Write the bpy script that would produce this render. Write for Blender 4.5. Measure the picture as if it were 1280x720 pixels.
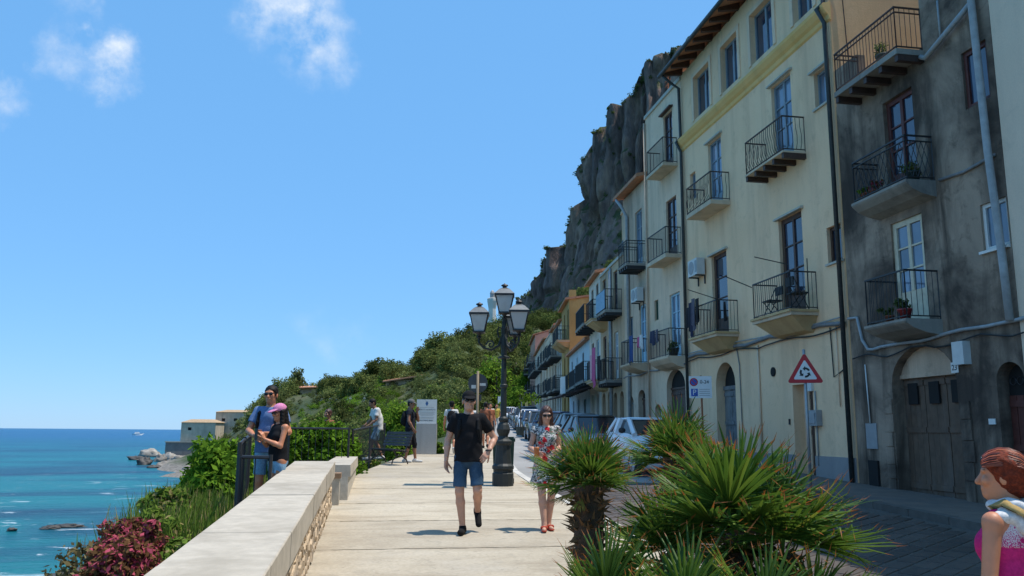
import bpy, math, random
import numpy as np
from mathutils import Vector, Matrix, Euler
R = math.radians
random.seed(7); RNG = np.random.default_rng(7)
for o in list(bpy.data.objects): bpy.data.objects.remove(o)
SC = bpy.context.scene
COL = SC.collection

# ------------------------------------------------------------------ camera, sky, sun, exposure
CAM_H = 1.65                 # eye height; the street climbs 3.3 % away from the camera
SLOPE = 0.033
cam_d = bpy.data.cameras.new('camera'); cam = bpy.data.objects.new('camera', cam_d); COL.objects.link(cam)
cam_d.sensor_width = 36.0; cam_d.lens = 36.0 * 1036 / 1280
cam_d.clip_start = 0.05; cam_d.clip_end = 60000
cam.matrix_world = (Matrix.Translation((0, 0, CAM_H)) @ Matrix.Rotation(R(-9.5), 4, 'Z')
                    @ Matrix.Rotation(R(90 + 9.86), 4, 'X') @ Matrix.Rotation(R(0.45), 4, 'Z'))
SC.camera = cam
SC.view_settings.view_transform = 'Standard'; SC.view_settings.look = 'None'
SC.view_settings.gamma = 1.0; SC.view_settings.use_curve_mapping = False
SC.view_settings.exposure = 0.45
SC.render.engine = 'CYCLES'
SC.cycles.use_denoising = True
SC.cycles.max_bounces = 6; SC.cycles.transparent_max_bounces = 8
SC.cycles.caustics_reflective = False; SC.cycles.caustics_refractive = False

SUN_EL, SUN_AZ = 70.0, 99.5            # degrees; azimuth clockwise from +Y (the street's direction)
sd = Vector((math.sin(R(SUN_AZ)) * math.cos(R(SUN_EL)), math.cos(R(SUN_AZ)) * math.cos(R(SUN_EL)), math.sin(R(SUN_EL))))
sun_d = bpy.data.lights.new('sun', 'SUN'); sun = bpy.data.objects.new('sun', sun_d); COL.objects.link(sun)
sun_d.energy = 3.6; sun_d.angle = R(0.53); sun_d.color = (1.0, 0.94, 0.85)
sun.rotation_euler = sd.to_track_quat('Z', 'Y').to_euler(); sun.location = sd * 200

world = bpy.data.worlds.new('World'); SC.world = world; world.use_nodes = True
def build_world():
    nt = world.node_tree; N = nt.nodes; L = nt.links; N.clear()
    out = N.new('ShaderNodeOutputWorld'); bg = N.new('ShaderNodeBackground')
    sky = N.new('ShaderNodeTexSky'); sky.sky_type = 'NISHITA'; sky.sun_disc = False
    sky.sun_elevation = R(SUN_EL); sky.sun_rotation = R(SUN_AZ)
    sky.altitude = 10; sky.air_density = 1.0; sky.dust_density = 0.1; sky.ozone_density = 3.0
    bg.inputs['Strength'].default_value = 0.14
    tc = N.new('ShaderNodeTexCoord')
    warp = N.new('ShaderNodeTexNoise'); warp.inputs['Scale'].default_value = 13; warp.inputs['Detail'].default_value = 6; warp.inputs['Roughness'].default_value = 0.6
    L.new(tc.outputs['Generated'], warp.inputs['Vector'])
    sub = N.new('ShaderNodeVectorMath'); sub.operation = 'SUBTRACT'; sub.inputs[1].default_value = (0.5, 0.5, 0.5)
    L.new(warp.outputs['Color'], sub.inputs[0])
    sc = N.new('ShaderNodeVectorMath'); sc.operation = 'SCALE'; sc.inputs['Scale'].default_value = 0.13
    L.new(sub.outputs[0], sc.inputs[0])
    add = N.new('ShaderNodeVectorMath'); L.new(tc.outputs['Generated'], add.inputs[0]); L.new(sc.outputs[0], add.inputs[1])
    wisp = N.new('ShaderNodeTexNoise'); wisp.inputs['Scale'].default_value = 17; wisp.inputs['Detail'].default_value = 7; wisp.inputs['Roughness'].default_value = 0.62
    L.new(tc.outputs['Generated'], wisp.inputs['Vector'])
    # small fair-weather clouds: (azimuth, elevation, radius, strength) in degrees
    clouds = CLOUDS
    total = None
    for az, el, rad, st in clouds:
        c = (math.sin(R(az)) * math.cos(R(el)), math.cos(R(az)) * math.cos(R(el)), math.sin(R(el)))
        di = N.new('ShaderNodeVectorMath'); di.operation = 'DISTANCE'; di.inputs[1].default_value = c
        L.new(add.outputs[0], di.inputs[0])
        mr = N.new('ShaderNodeMapRange'); mr.interpolation_type = 'SMOOTHSTEP'
        mr.inputs['From Min'].default_value = R(rad); mr.inputs['From Max'].default_value = R(rad) * 0.1
        mr.inputs['To Min'].default_value = 0; mr.inputs['To Max'].default_value = st
        L.new(di.outputs['Value'], mr.inputs['Value'])
        if total is None: total = mr.outputs[0]
        else:
            a = N.new('ShaderNodeMath'); a.operation = 'MAXIMUM'; L.new(total, a.inputs[0]); L.new(mr.outputs[0], a.inputs[1]); total = a.outputs[0]
    wr = N.new('ShaderNodeMapRange'); wr.inputs['From Min'].default_value = 0.36; wr.inputs['From Max'].default_value = 0.66; wr.inputs['To Min'].default_value = 0.0; wr.inputs['To Max'].default_value = 1.05
    L.new(wisp.outputs['Fac'], wr.inputs['Value'])
    m = N.new('ShaderNodeMath'); m.operation = 'MULTIPLY'; m.use_clamp = True; L.new(total, m.inputs[0]); L.new(wr.outputs[0], m.inputs[1])
    even = N.new('ShaderNodeMix'); even.data_type = 'RGBA'; even.inputs['Factor'].default_value = 0.72; even.inputs['B'].default_value = (0.88, 2.52, 4.85, 1)   # evenly blue, only slightly paler at the horizon
    mix = N.new('ShaderNodeMix'); mix.data_type = 'RGBA'; mix.inputs['B'].default_value = (5.0, 5.3, 5.6, 1)
    grade = N.new('ShaderNodeMix'); grade.data_type = 'RGBA'; grade.blend_type = 'MULTIPLY'; grade.inputs['Factor'].default_value = 1.0; grade.inputs['B'].default_value = (0.86, 1.0, 1.14, 1)
    L.new(sky.outputs['Color'], grade.inputs['A'])     # clear Mediterranean air: bluer than the model's default
    L.new(m.outputs[0], mix.inputs['Factor']); L.new(grade.outputs['Result'], even.inputs['A']); L.new(even.outputs['Result'], mix.inputs['A'])
    L.new(mix.outputs['Result'], bg.inputs['Color']); L.new(bg.outputs[0], out.inputs['Surface'])
CLOUDS = [(-6.8, 27.6, 4.4, .95), (-4.9, 25.6, 3.6, .75), (-18.2, 22.3, 2.5, .85), (-20.6, 22.2, 2.2, .4), (-23.6, 19.2, 1.8, .4), (-20.6, 26.0, 2.2, .4),
          (-60, 35, 6, .7), (-95, 28, 5, .6), (-140, 42, 6, .7), (170, 33, 5, .6), (120, 50, 5, .6), (75, 60, 4, .5), (-35, 55, 6, .6), (-1.5, 6.9, 2.0, .12), (-3.4, 6.1, 2.2, .12)]
build_world()

# ------------------------------------------------------------------ materials
MATS = {}
def new_mat(name):
    m = bpy.data.materials.new(name); m.use_nodes = True; MATS[name] = m
    nt = m.node_tree; b = nt.nodes['Principled BSDF']
    return m, nt, b
def ramp(nt, fac, stops):
    r = nt.nodes.new('ShaderNodeValToRGB'); e = r.color_ramp.elements
    while len(e) < len(stops): e.new(0.5)
    for i, (p, c) in enumerate(stops):
        e[i].position = p; e[i].color = (*c, 1) if len(c) == 3 else c
    nt.links.new(fac, r.inputs[0]); return r
def noise(nt, scale, detail=4, rough=0.55, vec=None, dist=0.0):
    n = nt.nodes.new('ShaderNodeTexNoise'); n.inputs['Scale'].default_value = scale; n.inputs['Detail'].default_value = detail
    n.inputs['Roughness'].default_value = rough; n.inputs['Distortion'].default_value = dist
    if vec is not None: nt.links.new(vec, n.inputs['Vector'])
    return n
def worldpos(nt, scale=None):
    g = nt.nodes.new('ShaderNodeNewGeometry')
    if scale is None: return g.outputs['Position']
    mp = nt.nodes.new('ShaderNodeMapping'); mp.inputs['Scale'].default_value = scale
    nt.links.new(g.outputs['Position'], mp.inputs['Vector']); return mp.outputs[0]
def mixc(nt, fac, a, b, mode='MIX'):
    m = nt.nodes.new('ShaderNodeMix'); m.data_type = 'RGBA'; m.blend_type = mode
    for s, v in (('Factor', fac), ('A', a), ('B', b)):
        if isinstance(v, (int, float)): m.inputs[s].default_value = v
        elif isinstance(v, tuple): m.inputs[s].default_value = (*v, 1) if len(v) == 3 else v
        else: nt.links.new(v, m.inputs[s])
    return m.outputs['Result']
def bump(nt, b, h, strength, dist):
    bp = nt.nodes.new('ShaderNodeBump'); bp.inputs['Strength'].default_value = strength; bp.inputs['Distance'].default_value = dist
    nt.links.new(h, bp.inputs['Height']); nt.links.new(bp.outputs[0], b.inputs['Normal'])
def cs(c, k): return tuple(min(1, v * k) for v in c)
def M(name, col, rough=0.8, scale=6.0, var=0.18, bmp=0.0, bscale=40, bdist=0.01, stain=None, stain_scale=0.7, stain_amt=0.5, streak=False, metal=0.0, objvar=0.0, spec=None):
    """Plain procedural surface: base colour with fine mottling, optional stains (blotches or vertical streaks) and fine relief."""
    if name in MATS: return MATS[name]
    m, nt, b = new_mat(name)
    vec = worldpos(nt)
    n = noise(nt, scale, 5, 0.6, vec)
    r = ramp(nt, n.outputs['Fac'], [(0.25, cs(col, 1 - var)), (0.75, cs(col, 1 + var))])
    c = r.outputs[0]
    if stain:
        v2 = worldpos(nt, (1, 1, 0.18)) if streak else vec
        n2 = noise(nt, stain_scale, 6, 0.62, v2, 0.4)
        mk = ramp(nt, n2.outputs['Fac'], [(0.47, (0, 0, 0)), (0.66, (stain_amt,) * 3)])
        c = mixc(nt, mk.outputs[0], c, stain)
    if objvar:
        oi = nt.nodes.new('ShaderNodeObjectInfo')
        rr = ramp(nt, oi.outputs['Random'], [(0, (1 - objvar,) * 3), (1, (1 + objvar,) * 3)])
        c = mixc(nt, 1.0, c, rr.outputs[0], 'MULTIPLY')
    nt.links.new(c, b.inputs['Base Color'])
    b.inputs['Roughness'].default_value = rough; b.inputs['Metallic'].default_value = metal
    if spec is not None: b.inputs['Specular IOR Level'].default_value = spec
    if bmp:
        n3 = noise(nt, bscale, 6, 0.65, vec); bump(nt, b, n3.outputs['Fac'], bmp, bdist)
    return m

# ------------------------------------------------------------------ mesh helpers
class MB:
    def __init__(s): s.v = []; s.f = []; s.mi = []; s.cur = 0; s.sm = []; s.smooth = False
    def add(s, vs, fs):
        o = len(s.v); s.v.extend([tuple(p) for p in vs]); s.f.extend([tuple(i + o for i in f) for f in fs])
        s.mi.extend([s.cur] * len(fs)); s.sm.extend([s.smooth] * len(fs))
    def box(s, x0, x1, y0, y1, z0, z1):
        s.add([(x0, y0, z0), (x1, y0, z0), (x1, y1, z0), (x0, y1, z0), (x0, y0, z1), (x1, y0, z1), (x1, y1, z1), (x0, y1, z1)],
              [(0, 3, 2, 1), (4, 5, 6, 7), (0, 1, 5, 4), (1, 2, 6, 5), (2, 3, 7, 6), (3, 0, 4, 7)])
    def hexa(s, p): s.add(p, [(0, 3, 2, 1), (4, 5, 6, 7), (0, 1, 5, 4), (1, 2, 6, 5), (2, 3, 7, 6), (3, 0, 4, 7)])
    def tube(s, pts, r, n=6, caps=True):
        pts = [Vector(p) for p in pts]; rs = r if isinstance(r, (list, tuple)) else [r] * len(pts)
        base = len(s.v); ref = None
        for i, p in enumerate(pts):
            d = (pts[min(i + 1, len(pts) - 1)] - pts[max(i - 1, 0)])
            d = d.normalized() if d.length > 1e-9 else Vector((0, 0, 1))
            if ref is None: ref = d.orthogonal().normalized()
            ref = (ref - d * ref.dot(d)); ref = ref.normalized() if ref.length > 1e-6 else d.orthogonal().normalized()
            q = d.cross(ref)
            for k in range(n):
                a = 2 * math.pi * (k + .5) / n
                s.v.append(tuple(p + (ref * math.cos(a) + q * math.sin(a)) * rs[i]))
        fs = []
        for i in range(len(pts) - 1):
            for k in range(n):
                a = base + i * n + k; b2 = base + i * n + (k + 1) % n
                fs.append((a, b2, b2 + n, a + n))
        if caps:
            fs.append(tuple(base + k for k in range(n))[::-1]); e = base + (len(pts) - 1) * n
            fs.append(tuple(e + k for k in range(n)))
        s.f.extend(fs); s.mi.extend([s.cur] * len(fs)); s.sm.extend([s.smooth] * len(fs))
    def lathe(s, prof, n=12, c=(0, 0, 0), caps=True, ph=0.0):
        base = len(s.v)
        for r, z in prof:
            for k in range(n):
                a = 2 * math.pi * k / n + ph; s.v.append((c[0] + r * math.cos(a), c[1] + r * math.sin(a), c[2] + z))
        fs = []
        for i in range(len(prof) - 1):
            for k in range(n):
                a = base + i * n + k; b2 = base + i * n + (k + 1) % n; fs.append((a, b2, b2 + n, a + n))
        if caps:
            fs.append(tuple(base + k for k in range(n))[::-1]); e = base + (len(prof) - 1) * n; fs.append(tuple(e + k for k in range(n)))
        s.f.extend(fs); s.mi.extend([s.cur] * len(fs)); s.sm.extend([s.smooth] * len(fs))
    def prism(s, poly, y0, y1, axis='y'):
        """extrude a polygon given in (x,z) along y (or (x,y) along z)"""
        n = len(poly)
        if axis == 'y': vs = [(x, y0, z) for x, z in poly] + [(x, y1, z) for x, z in poly]
        elif axis == 'x': vs = [(y0, x, z) for x, z in poly] + [(y1, x, z) for x, z in poly]
        else: vs = [(x, y, y0) for x, y in poly] + [(x, y, y1) for x, y in poly]
        s.add(vs, [tuple(range(n)), tuple(range(2 * n - 1, n - 1, -1))] + [(i, i + n, (i + 1) % n + n, (i + 1) % n) for i in range(n)])
    def sphere(s, c, r, nu=10, nv=7, rot=None):
        r = r if isinstance(r, (tuple, list)) else (r, r, r); base = len(s.v); c = Vector(c)
        for j in range(nv + 1):
            t = math.pi * j / nv
            for i in range(nu):
                a = 2 * math.pi * i / nu
                p = Vector((r[0] * math.sin(t) * math.cos(a), r[1] * math.sin(t) * math.sin(a), r[2] * math.cos(t)))
                if rot is not None: p = rot @ p
                s.v.append(tuple(c + p))
        fs = [(base + j * nu + i, base + (j + 1) * nu + i, base + (j + 1) * nu + (i + 1) % nu, base + j * nu + (i + 1) % nu) for j in range(nv) for i in range(nu)]
        s.f.extend(fs); s.mi.extend([s.cur] * len(fs)); s.sm.extend([s.smooth] * len(fs))
    def mesh(s, name):
        me = bpy.data.meshes.new(name); me.from_pydata(s.v, [], s.f)
        if any(s.mi): me.polygons.foreach_set('material_index', s.mi)
        if any(s.sm): me.polygons.foreach_set('use_smooth', s.sm)
        me.update(); return me
    def build(s, name, mat, parent=None, loc=None, rot=None, recalc=False):
        me = s.mesh(name)
        if recalc:
            import bmesh
            bm = bmesh.new(); bm.from_mesh(me); bmesh.ops.recalc_face_normals(bm, faces=bm.faces); bm.to_mesh(me); bm.free()
        return link(name, me, mat, parent, loc, rot)
def link(name, me, mat, parent=None, loc=None, rot=None):
    if mat is not None and not me.materials:
        for mm in (mat if isinstance(mat, (list, tuple)) else [mat]): me.materials.append(mm if not isinstance(mm, str) else MATS[mm])
    o = bpy.data.objects.new(name, me); COL.objects.link(o)
    if parent is not None: o.parent = parent
    if loc is not None: o.location = loc
    if rot is not None: o.rotation_euler = rot
    return o
def tag(o, label=None, cat=None, group=None, kind=None):
    if label: o['label'] = label
    if cat: o['category'] = cat
    if group: o['group'] = group
    if kind: o['kind'] = kind
    return o
def thing(name, label, cat, loc=(0, 0, 0), rz=0.0, group=None):
    o = bpy.data.objects.new(name, None); COL.objects.link(o); o.empty_display_size = 0.2
    o.location = loc; o.rotation_euler = (0, 0, rz)
    return tag(o, label, cat, group)
def np_mesh(name, verts, quads, mat, smooth=False, parent=None, loc=None, attr=None):
    verts = np.asarray(verts, np.float32); quads = np.asarray(quads, np.int32)
    k = quads.shape[1]
    me = bpy.data.meshes.new(name); me.vertices.add(len(verts)); me.vertices.foreach_set('co', verts.ravel())
    me.loops.add(quads.size); me.loops.foreach_set('vertex_index', quads.ravel())
    me.polygons.add(len(quads)); me.polygons.foreach_set('loop_start', np.arange(0, quads.size, k, dtype=np.int32))
    if smooth: me.polygons.foreach_set('use_smooth', np.ones(len(quads), bool))
    me.update(calc_edges=True)
    if attr is not None:
        for an, av in attr.items():
            a = me.attributes.new(an, 'FLOAT', 'POINT'); a.data.foreach_set('value', np.asarray(av, np.float32))
    if name is None or mat is None: return me
    return link(name, me, mat, parent, loc)
def text_mesh(txt, size, ext=0.002, align='CENTER'):
    cu = bpy.data.curves.new('lettering', 'FONT'); cu.body = txt; cu.size = size; cu.extrude = ext
    cu.align_x = align; cu.align_y = 'CENTER'
    o = bpy.data.objects.new('lettering', cu); COL.objects.link(o)
    dg = bpy.context.evaluated_depsgraph_get(); me = bpy.data.meshes.new_from_object(o.evaluated_get(dg))
    bpy.data.objects.remove(o); bpy.data.curves.remove(cu); return me
def smooth01(t): t = np.clip(t, 0, 1); return t * t * (3 - 2 * t)
def street_z(y): return SLOPE * y
def vnoise(p, seed=0):
    """cheap smooth value noise for arrays of points (N,3) -> (N,)"""
    p = np.asarray(p, float); i = np.floor(p).astype(np.int64); f = p - i; f = f * f * (3 - 2 * f)
    def h(a): 
        n = (a[:, 0] * 374761393 + a[:, 1] * 668265263 + a[:, 2] * 2147483647 + seed * 1274126177) & 0xffffffff
        n = ((n ^ (n >> 13)) * 1274126177) & 0xffffffff; return ((n ^ (n >> 16)) & 0xffff) / 65535.0
    r = 0
    for dx in (0, 1):
        for dy in (0, 1):
            for dz in (0, 1):
                w = (f[:, 0] if dx else 1 - f[:, 0]) * (f[:, 1] if dy else 1 - f[:, 1]) * (f[:, 2] if dz else 1 - f[:, 2])
                r = r + w * h(i + np.array([dx, dy, dz]))
    return r
def fbm(p, seed=0, oct=4):
    r = 0; a = .5
    for k in range(oct): r = r + a * (vnoise(np.asarray(p) * 2 ** k, seed + k) - .5); a *= .5
    return r
# ------------------------------------------------------------------ setting: sea, terrain, cliff, pavement, road
LEFT_Y = [-40, 14, 20, 22, 26, 27.6, 29, 34, 50, 70, 90, 122, 160, 220]
LEFT_X = [-0.75, -0.75, -0.3, 0.1, 0.9, 1.4, 2.0, 3.2, 6.0, 9.2, 12.9, 18.8, 27.4, 42]      # seaward edge of the promenade
KERB_Y = [-40, 17, 21, 35, 50, 70, 90, 122, 160, 220]
KERB_X = [3.5, 3.5, 3.7, 5.3, 7.3, 10.3, 13.9, 19.8, 28.4, 43]            # kerb between promenade and road
FAC_Y = [-40, 34, 40, 50, 60, 76, 95, 125, 160, 220]
FAC_X = [10.9, 10.9, 11.4, 12.7, 14.1, 16.4, 19.0, 23.4, 31.5, 46]       # building line
COAST_Y = [-60, 0, 30, 53, 75, 100, 150, 200, 232, 245, 300, 420, 900]
COAST_X = [-12, -11, -12, -13.5, -17, -22, -29, -38, -50, -40, -10, 40, 200]
def left_x(y): return np.interp(y, LEFT_Y, LEFT_X)
def kerb_x(y): return np.interp(y, KERB_Y, KERB_X)
def fac_x(y): return np.interp(y, FAC_Y, FAC_X)
SEA_Z = -6.5
def terrain_z(x, y):
    x = np.asarray(x, float); y = np.asarray(y, float)
    r = np.hypot(x, y); th = np.degrees(np.arctan2(x, y))
    st = SLOPE * np.clip(y, -40, 170) - 0.3
    s = left_x(y) - x                               # metres seaward of the promenade edge
    coast = np.interp(y, COAST_Y, COAST_X)
    w = np.maximum(left_x(y) - coast, 4.0)
    flat = np.where(y < 30, 2.0, 1.0)
    t = np.clip((s - flat) / np.maximum(w - flat, 2.0), 0, 1.6)
    bank = st - 0.05 - (st - 0.05 - SEA_Z + 0.2) * (smooth01(np.minimum(t, 1)) ** 0.8) - np.maximum(t - 1, 0) * 5
    z = np.where(s > 0, bank, st)
    ridge = np.interp(th, [-16, -12, -10, -8.2, -6, -3.5, -.8, 2.2, 4.9, 7.3, 10, 12.8, 16, 25, 40, 80],
                      [-8, -5.5, -2, 2.5, 8, 9.5, 10.5, 13, 19, 24, 31, 44, 60, 90, 110, 110])
    r0 = np.interp(th, [-12, 0, 6, 9, 11, 16, 40], [150, 70, 75, 120, 150, 130, 60])
    r1 = np.interp(th, [-12, 0, 6, 10, 13, 25], [200, 175, 195, 235, 330, 330])
    k = smooth01((r - r0) / (r1 - r0))
    hill = z * (1 - k) + ridge * k
    z = np.where(r > r0, np.where(th > -13, hill, z), z)
    back = smooth01((r - 420) / 200) * np.where(th < 13, 1, 0)
    z = z * (1 - back) + (SEA_Z - 3) * back
    # land behind the houses rises
    bx = x - fac_x(y) - 14
    z = np.where((bx > 0) & (r < 330), np.maximum(z, st + bx * 0.3), z)
    return z

def build_setting():
    # --- sea
    m, nt, b = new_mat('sea_water')
    pos = worldpos(nt)
    big = noise(nt, 0.018, 5, 0.6, worldpos(nt, (1.0, 2.2, 1)), 0.6)
    c = ramp(nt, big.outputs['Fac'], [(0.36, (0.002, 0.035, 0.075)), (0.46, (0.001, 0.085, 0.125)), (0.56, (0.002, 0.15, 0.175))])
    sep = nt.nodes.new('ShaderNodeSeparateXYZ'); nt.links.new(pos, sep.inputs[0])
    far = nt.nodes.new('ShaderNodeMapRange'); far.inputs['From Min'].default_value = 90; far.inputs['From Max'].default_value = 900
    nt.links.new(sep.outputs['Y'], far.inputs['Value'])
    c2 = mixc(nt, far.outputs[0], c.outputs[0], (0.004, 0.085, 0.20))
    fo = noise(nt, 0.16, 7, 0.7, worldpos(nt, (1, 1.6, 1)), 0.8)
    fa = ramp(nt, fo.outputs['Fac'], [(0.585, (0, 0, 0)), (0.66, (1, 1, 1))])
    nearm = nt.nodes.new('ShaderNodeMapRange'); nearm.inputs['From Min'].default_value = 230; nearm.inputs['From Max'].default_value = 60; nearm.clamp = True
    nt.links.new(sep.outputs['Y'], nearm.inputs['Value'])
    xm = nt.nodes.new('ShaderNodeMapRange'); xm.inputs['From Min'].default_value = -75; xm.inputs['From Max'].default_value = -18
    nt.links.new(sep.outputs['X'], xm.inputs['Value'])
    mm = nt.nodes.new('ShaderNodeMath'); mm.operation = 'MULTIPLY'; nt.links.new(nearm.outputs[0], mm.inputs[0]); nt.links.new(xm.outputs[0], mm.inputs[1])
    m2 = nt.nodes.new('ShaderNodeMath'); m2.operation = 'MULTIPLY'; nt.links.new(mm.outputs[0], m2.inputs[0]); nt.links.new(fa.outputs[0], m2.inputs[1])
    c3 = mixc(nt, m2.outputs[0], c2, (0.75, 0.8, 0.82))
    nt.links.new(c3, b.inputs['Base Color']); b.inputs['Roughness'].default_value = 0.3; b.inputs['IOR'].default_value = 1.33; b.inputs['Specular IOR Level'].default_value = 0.18
    w1 = noise(nt, 0.55, 6, 0.65, worldpos(nt, (0.6, 1.5, 1))); w2 = noise(nt, 3.0, 4, 0.6, worldpos(nt, (0.7, 1.5, 1)))
    hh = nt.nodes.new('ShaderNodeMath'); hh.operation = 'MULTIPLY_ADD'; hh.inputs[1].default_value = 0.25
    nt.links.new(w2.outputs['Fac'], hh.inputs[0]); nt.links.new(w1.outputs['Fac'], hh.inputs[2])
    bump(nt, b, hh.outputs[0], 0.9, 0.8)
    mb = MB(); mb.add([(-30000, -3000, SEA_Z), (30000, -3000, SEA_Z), (30000, 45000, SEA_Z), (-30000, 45000, SEA_Z)], [(0, 1, 2, 3)])
    tag(mb.build('sea', m), 'turquoise and blue sea with small waves reaching the horizon', kind='structure')

    # --- terrain
    m, nt, b = new_mat('hillside')
    n1 = noise(nt, 0.09, 6, 0.65, worldpos(nt)); n2 = noise(nt, 1.6, 5, 0.65, worldpos(nt))
    g = ramp(nt, n1.outputs['Fac'], [(0.35, (0.03, 0.055, 0.016)), (0.5, (0.06, 0.085, 0.026)), (0.66, (0.12, 0.11, 0.05))])
    g2 = mixc(nt, 0.6, g.outputs[0], ramp(nt, n2.outputs['Fac'], [(0.3, (0.35, 0.4, 0.3)), (0.7, (1, 1, 0.9))]).outputs[0], 'MULTIPLY')
    geo = nt.nodes.new('ShaderNodeNewGeometry'); sp = nt.nodes.new('ShaderNodeSeparateXYZ'); nt.links.new(geo.outputs['Position'], sp.inputs[0])
    lo = nt.nodes.new('ShaderNodeMapRange'); lo.inputs['From Min'].default_value = -4.6; lo.inputs['From Max'].default_value = -5.6
    nt.links.new(sp.outputs['Z'], lo.inputs['Value'])
    rk = ramp(nt, n2.outputs['Fac'], [(0.3, (0.10, 0.085, 0.07)), (0.7, (0.30, 0.27, 0.23))])
    nt.links.new(mixc(nt, lo.outputs[0], g2, rk.outputs[0]), b.inputs['Base Color']); b.inputs['Roughness'].default_value = 0.95
    bump(nt, b, n2.outputs['Fac'], 0.8, 0.4)
    rs = np.concatenate([[2.0], np.geomspace(3, 900, 170)]); ths = np.radians(np.arange(-100, 100.1, 0.7))
    Rr, T = np.meshgrid(rs, ths, indexing='ij'); X = Rr * np.sin(T); Y = Rr * np.cos(T)
    Z = terrain_z(X.ravel(), Y.ravel()).reshape(X.shape)
    P = np.stack([X, Y, Z], -1).reshape(-1, 3)
    s = left_x(P[:, 1]) - P[:, 0]; rr = np.hypot(P[:, 0], P[:, 1])
    amp = np.where(s > 3, np.clip((s - 3) * .25, 0, 1.2), 0) + np.where(rr > 130, np.clip((rr - 130) * .02, 0, 2.0), 0) * np.where(s < 3, np.where(P[:, 0] - fac_x(P[:, 1]) > 10, 1, 0), 1)
    P[:, 2] += amp * 1.6 * fbm(np.c_[P[:, 0] * .12, P[:, 1] * .12, P[:, 2] * 0], 3)
    nr, ntv = X.shape; I = np.arange(nr * ntv).reshape(nr, ntv)
    Q = np.stack([I[:-1, :-1], I[:-1, 1:], I[1:, 1:], I[1:, :-1]], -1).reshape(-1, 4)[:, ::-1]
    np_mesh('terrain', P, Q, m, smooth=True)['kind'] = 'structure'

    # --- promenade: poured bands of pale paving between narrow transverse joints, each band a piece of its own
    M('promenade_bed', (0.36, 0.30, 0.22), 0.95, 9, 0.3, 0.6, 60, 0.01)
    m, nt, b = new_mat('promenade_paving')
    n1 = noise(nt, 1.1, 6, 0.62, worldpos(nt, (0.7, 1.6, 1)), 0.5); n2 = noise(nt, 26, 4, 0.6, worldpos(nt)); n3 = noise(nt, 0.32, 5, 0.6, worldpos(nt))
    c = ramp(nt, n1.outputs['Fac'], [(0.30, (0.34, 0.285, 0.21)), (0.5, (0.46, 0.40, 0.305)), (0.72, (0.53, 0.47, 0.37))]).outputs[0]
    c = mixc(nt, 0.5, c, ramp(nt, n2.outputs['Fac'], [(0.3, (0.72, 0.7, 0.68)), (0.62, (1.08, 1.08, 1.08))]).outputs[0], 'MULTIPLY')
    c = mixc(nt, ramp(nt, n3.outputs['Fac'], [(0.55, (0, 0, 0)), (0.68, (0.45,) * 3)]).outputs[0], c, (0.42, 0.39, 0.35))
    n4 = noise(nt, 5.5, 7, 0.72, worldpos(nt), 0.8); c = mixc(nt, ramp(nt, n4.outputs['Fac'], [(0.53, (0, 0, 0)), (0.66, (0.5,) * 3)]).outputs[0], c, (0.30, 0.265, 0.21))
    n5 = noise(nt, 16, 4, 0.7, worldpos(nt)); c = mixc(nt, ramp(nt, n5.outputs['Fac'], [(0.64, (0, 0, 0)), (0.70, (0.55,) * 3)]).outputs[0], c, (0.20, 0.175, 0.14))
    oi = nt.nodes.new('ShaderNodeObjectInfo'); c = mixc(nt, 1.0, c, ramp(nt, oi.outputs['Random'], [(0, (0.88, 0.87, 0.86)), (1, (1.05, 1.04, 1.02))]).outputs[0], 'MULTIPLY')
    nt.links.new(c, b.inputs['Base Color']); b.inputs['Roughness'].default_value = 0.9; bump(nt, b, n2.outputs['Fac'], 0.35, 0.006)
    ys = np.concatenate([np.arange(-20, 60, 1.0), np.arange(60, 161, 4.0)])
    mb = MB(); vs = []
    for y in ys: vs += [(left_x(y) - .02, y, street_z(y) - .008), (kerb_x(y) - .15, y, street_z(y) - .008)]
    mb.add(vs, [(2 * i, 2 * i + 1, 2 * i + 3, 2 * i + 2) for i in range(len(ys) - 1)])
    prom = mb.build('promenade', 'promenade_bed'); tag(prom, kind='structure')
    edges = [-6.0, -3.6, -1.2, 1.2, 3.4, 5.6, 7.75, 9.9, 12.2, 14.3, 16.7, 19.2, 21.8, 24.4, 27.2, 30.5, 34, 38, 42, 46, 51, 56, 62, 70, 80, 90, 104, 122, 140, 160]
    rnd = random.Random(3)
    for a, b_ in zip(edges[:-1], edges[1:]):
        g = 0.012 if b_ < 35 else 0.0; mb = MB(); n = 48
        def edge(y0, sg, i):
            t = i / n; x = left_x(y0) * (1 - t) + (kerb_x(y0) - .17) * t
            return (x, y0 + sg * (g + (rnd.uniform(0, .03) ** 1 if rnd.random() < .6 else 0) * (1 if g else 0)), 0)
        lo_ = [edge(a, 1, i) for i in range(n + 1)]; hi_ = [edge(b_, -1, i) for i in range(n + 1)]
        vs = []
        for p in lo_ + hi_: vs.append((p[0], p[1], street_z(p[1])))
        for p in lo_ + hi_: vs.append((p[0], p[1], street_z(p[1]) - .03))
        k = n + 1; fs = [(i, i + 1, k + i + 1, k + i) for i in range(n)]
        fs += [(2 * k + i, 2 * k + i + 1, i + 1, i) for i in range(n)]
        mb.add(vs, fs); mb.build('paving_band', 'promenade_paving', prom)
    # --- landing behind the parapet opening
    mb = MB(); mb.add([(-1.85, 10.4, street_z(10.4)), (-0.4, 10.4, street_z(10.4)), (-0.25, 19.2, street_z(19.2)), (-1.85, 19.2, street_z(19.2)),
                       (-1.85, 10.4, street_z(10.4) - .5), (-0.4, 10.4, street_z(10.4) - .5), (-0.25, 19.2, street_z(19.2) - .5), (-1.85, 19.2, street_z(19.2) - .5)],
                      [(0, 1, 2, 3), (0, 4, 5, 1), (3, 7, 4, 0), (2, 6, 7, 3)])
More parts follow.
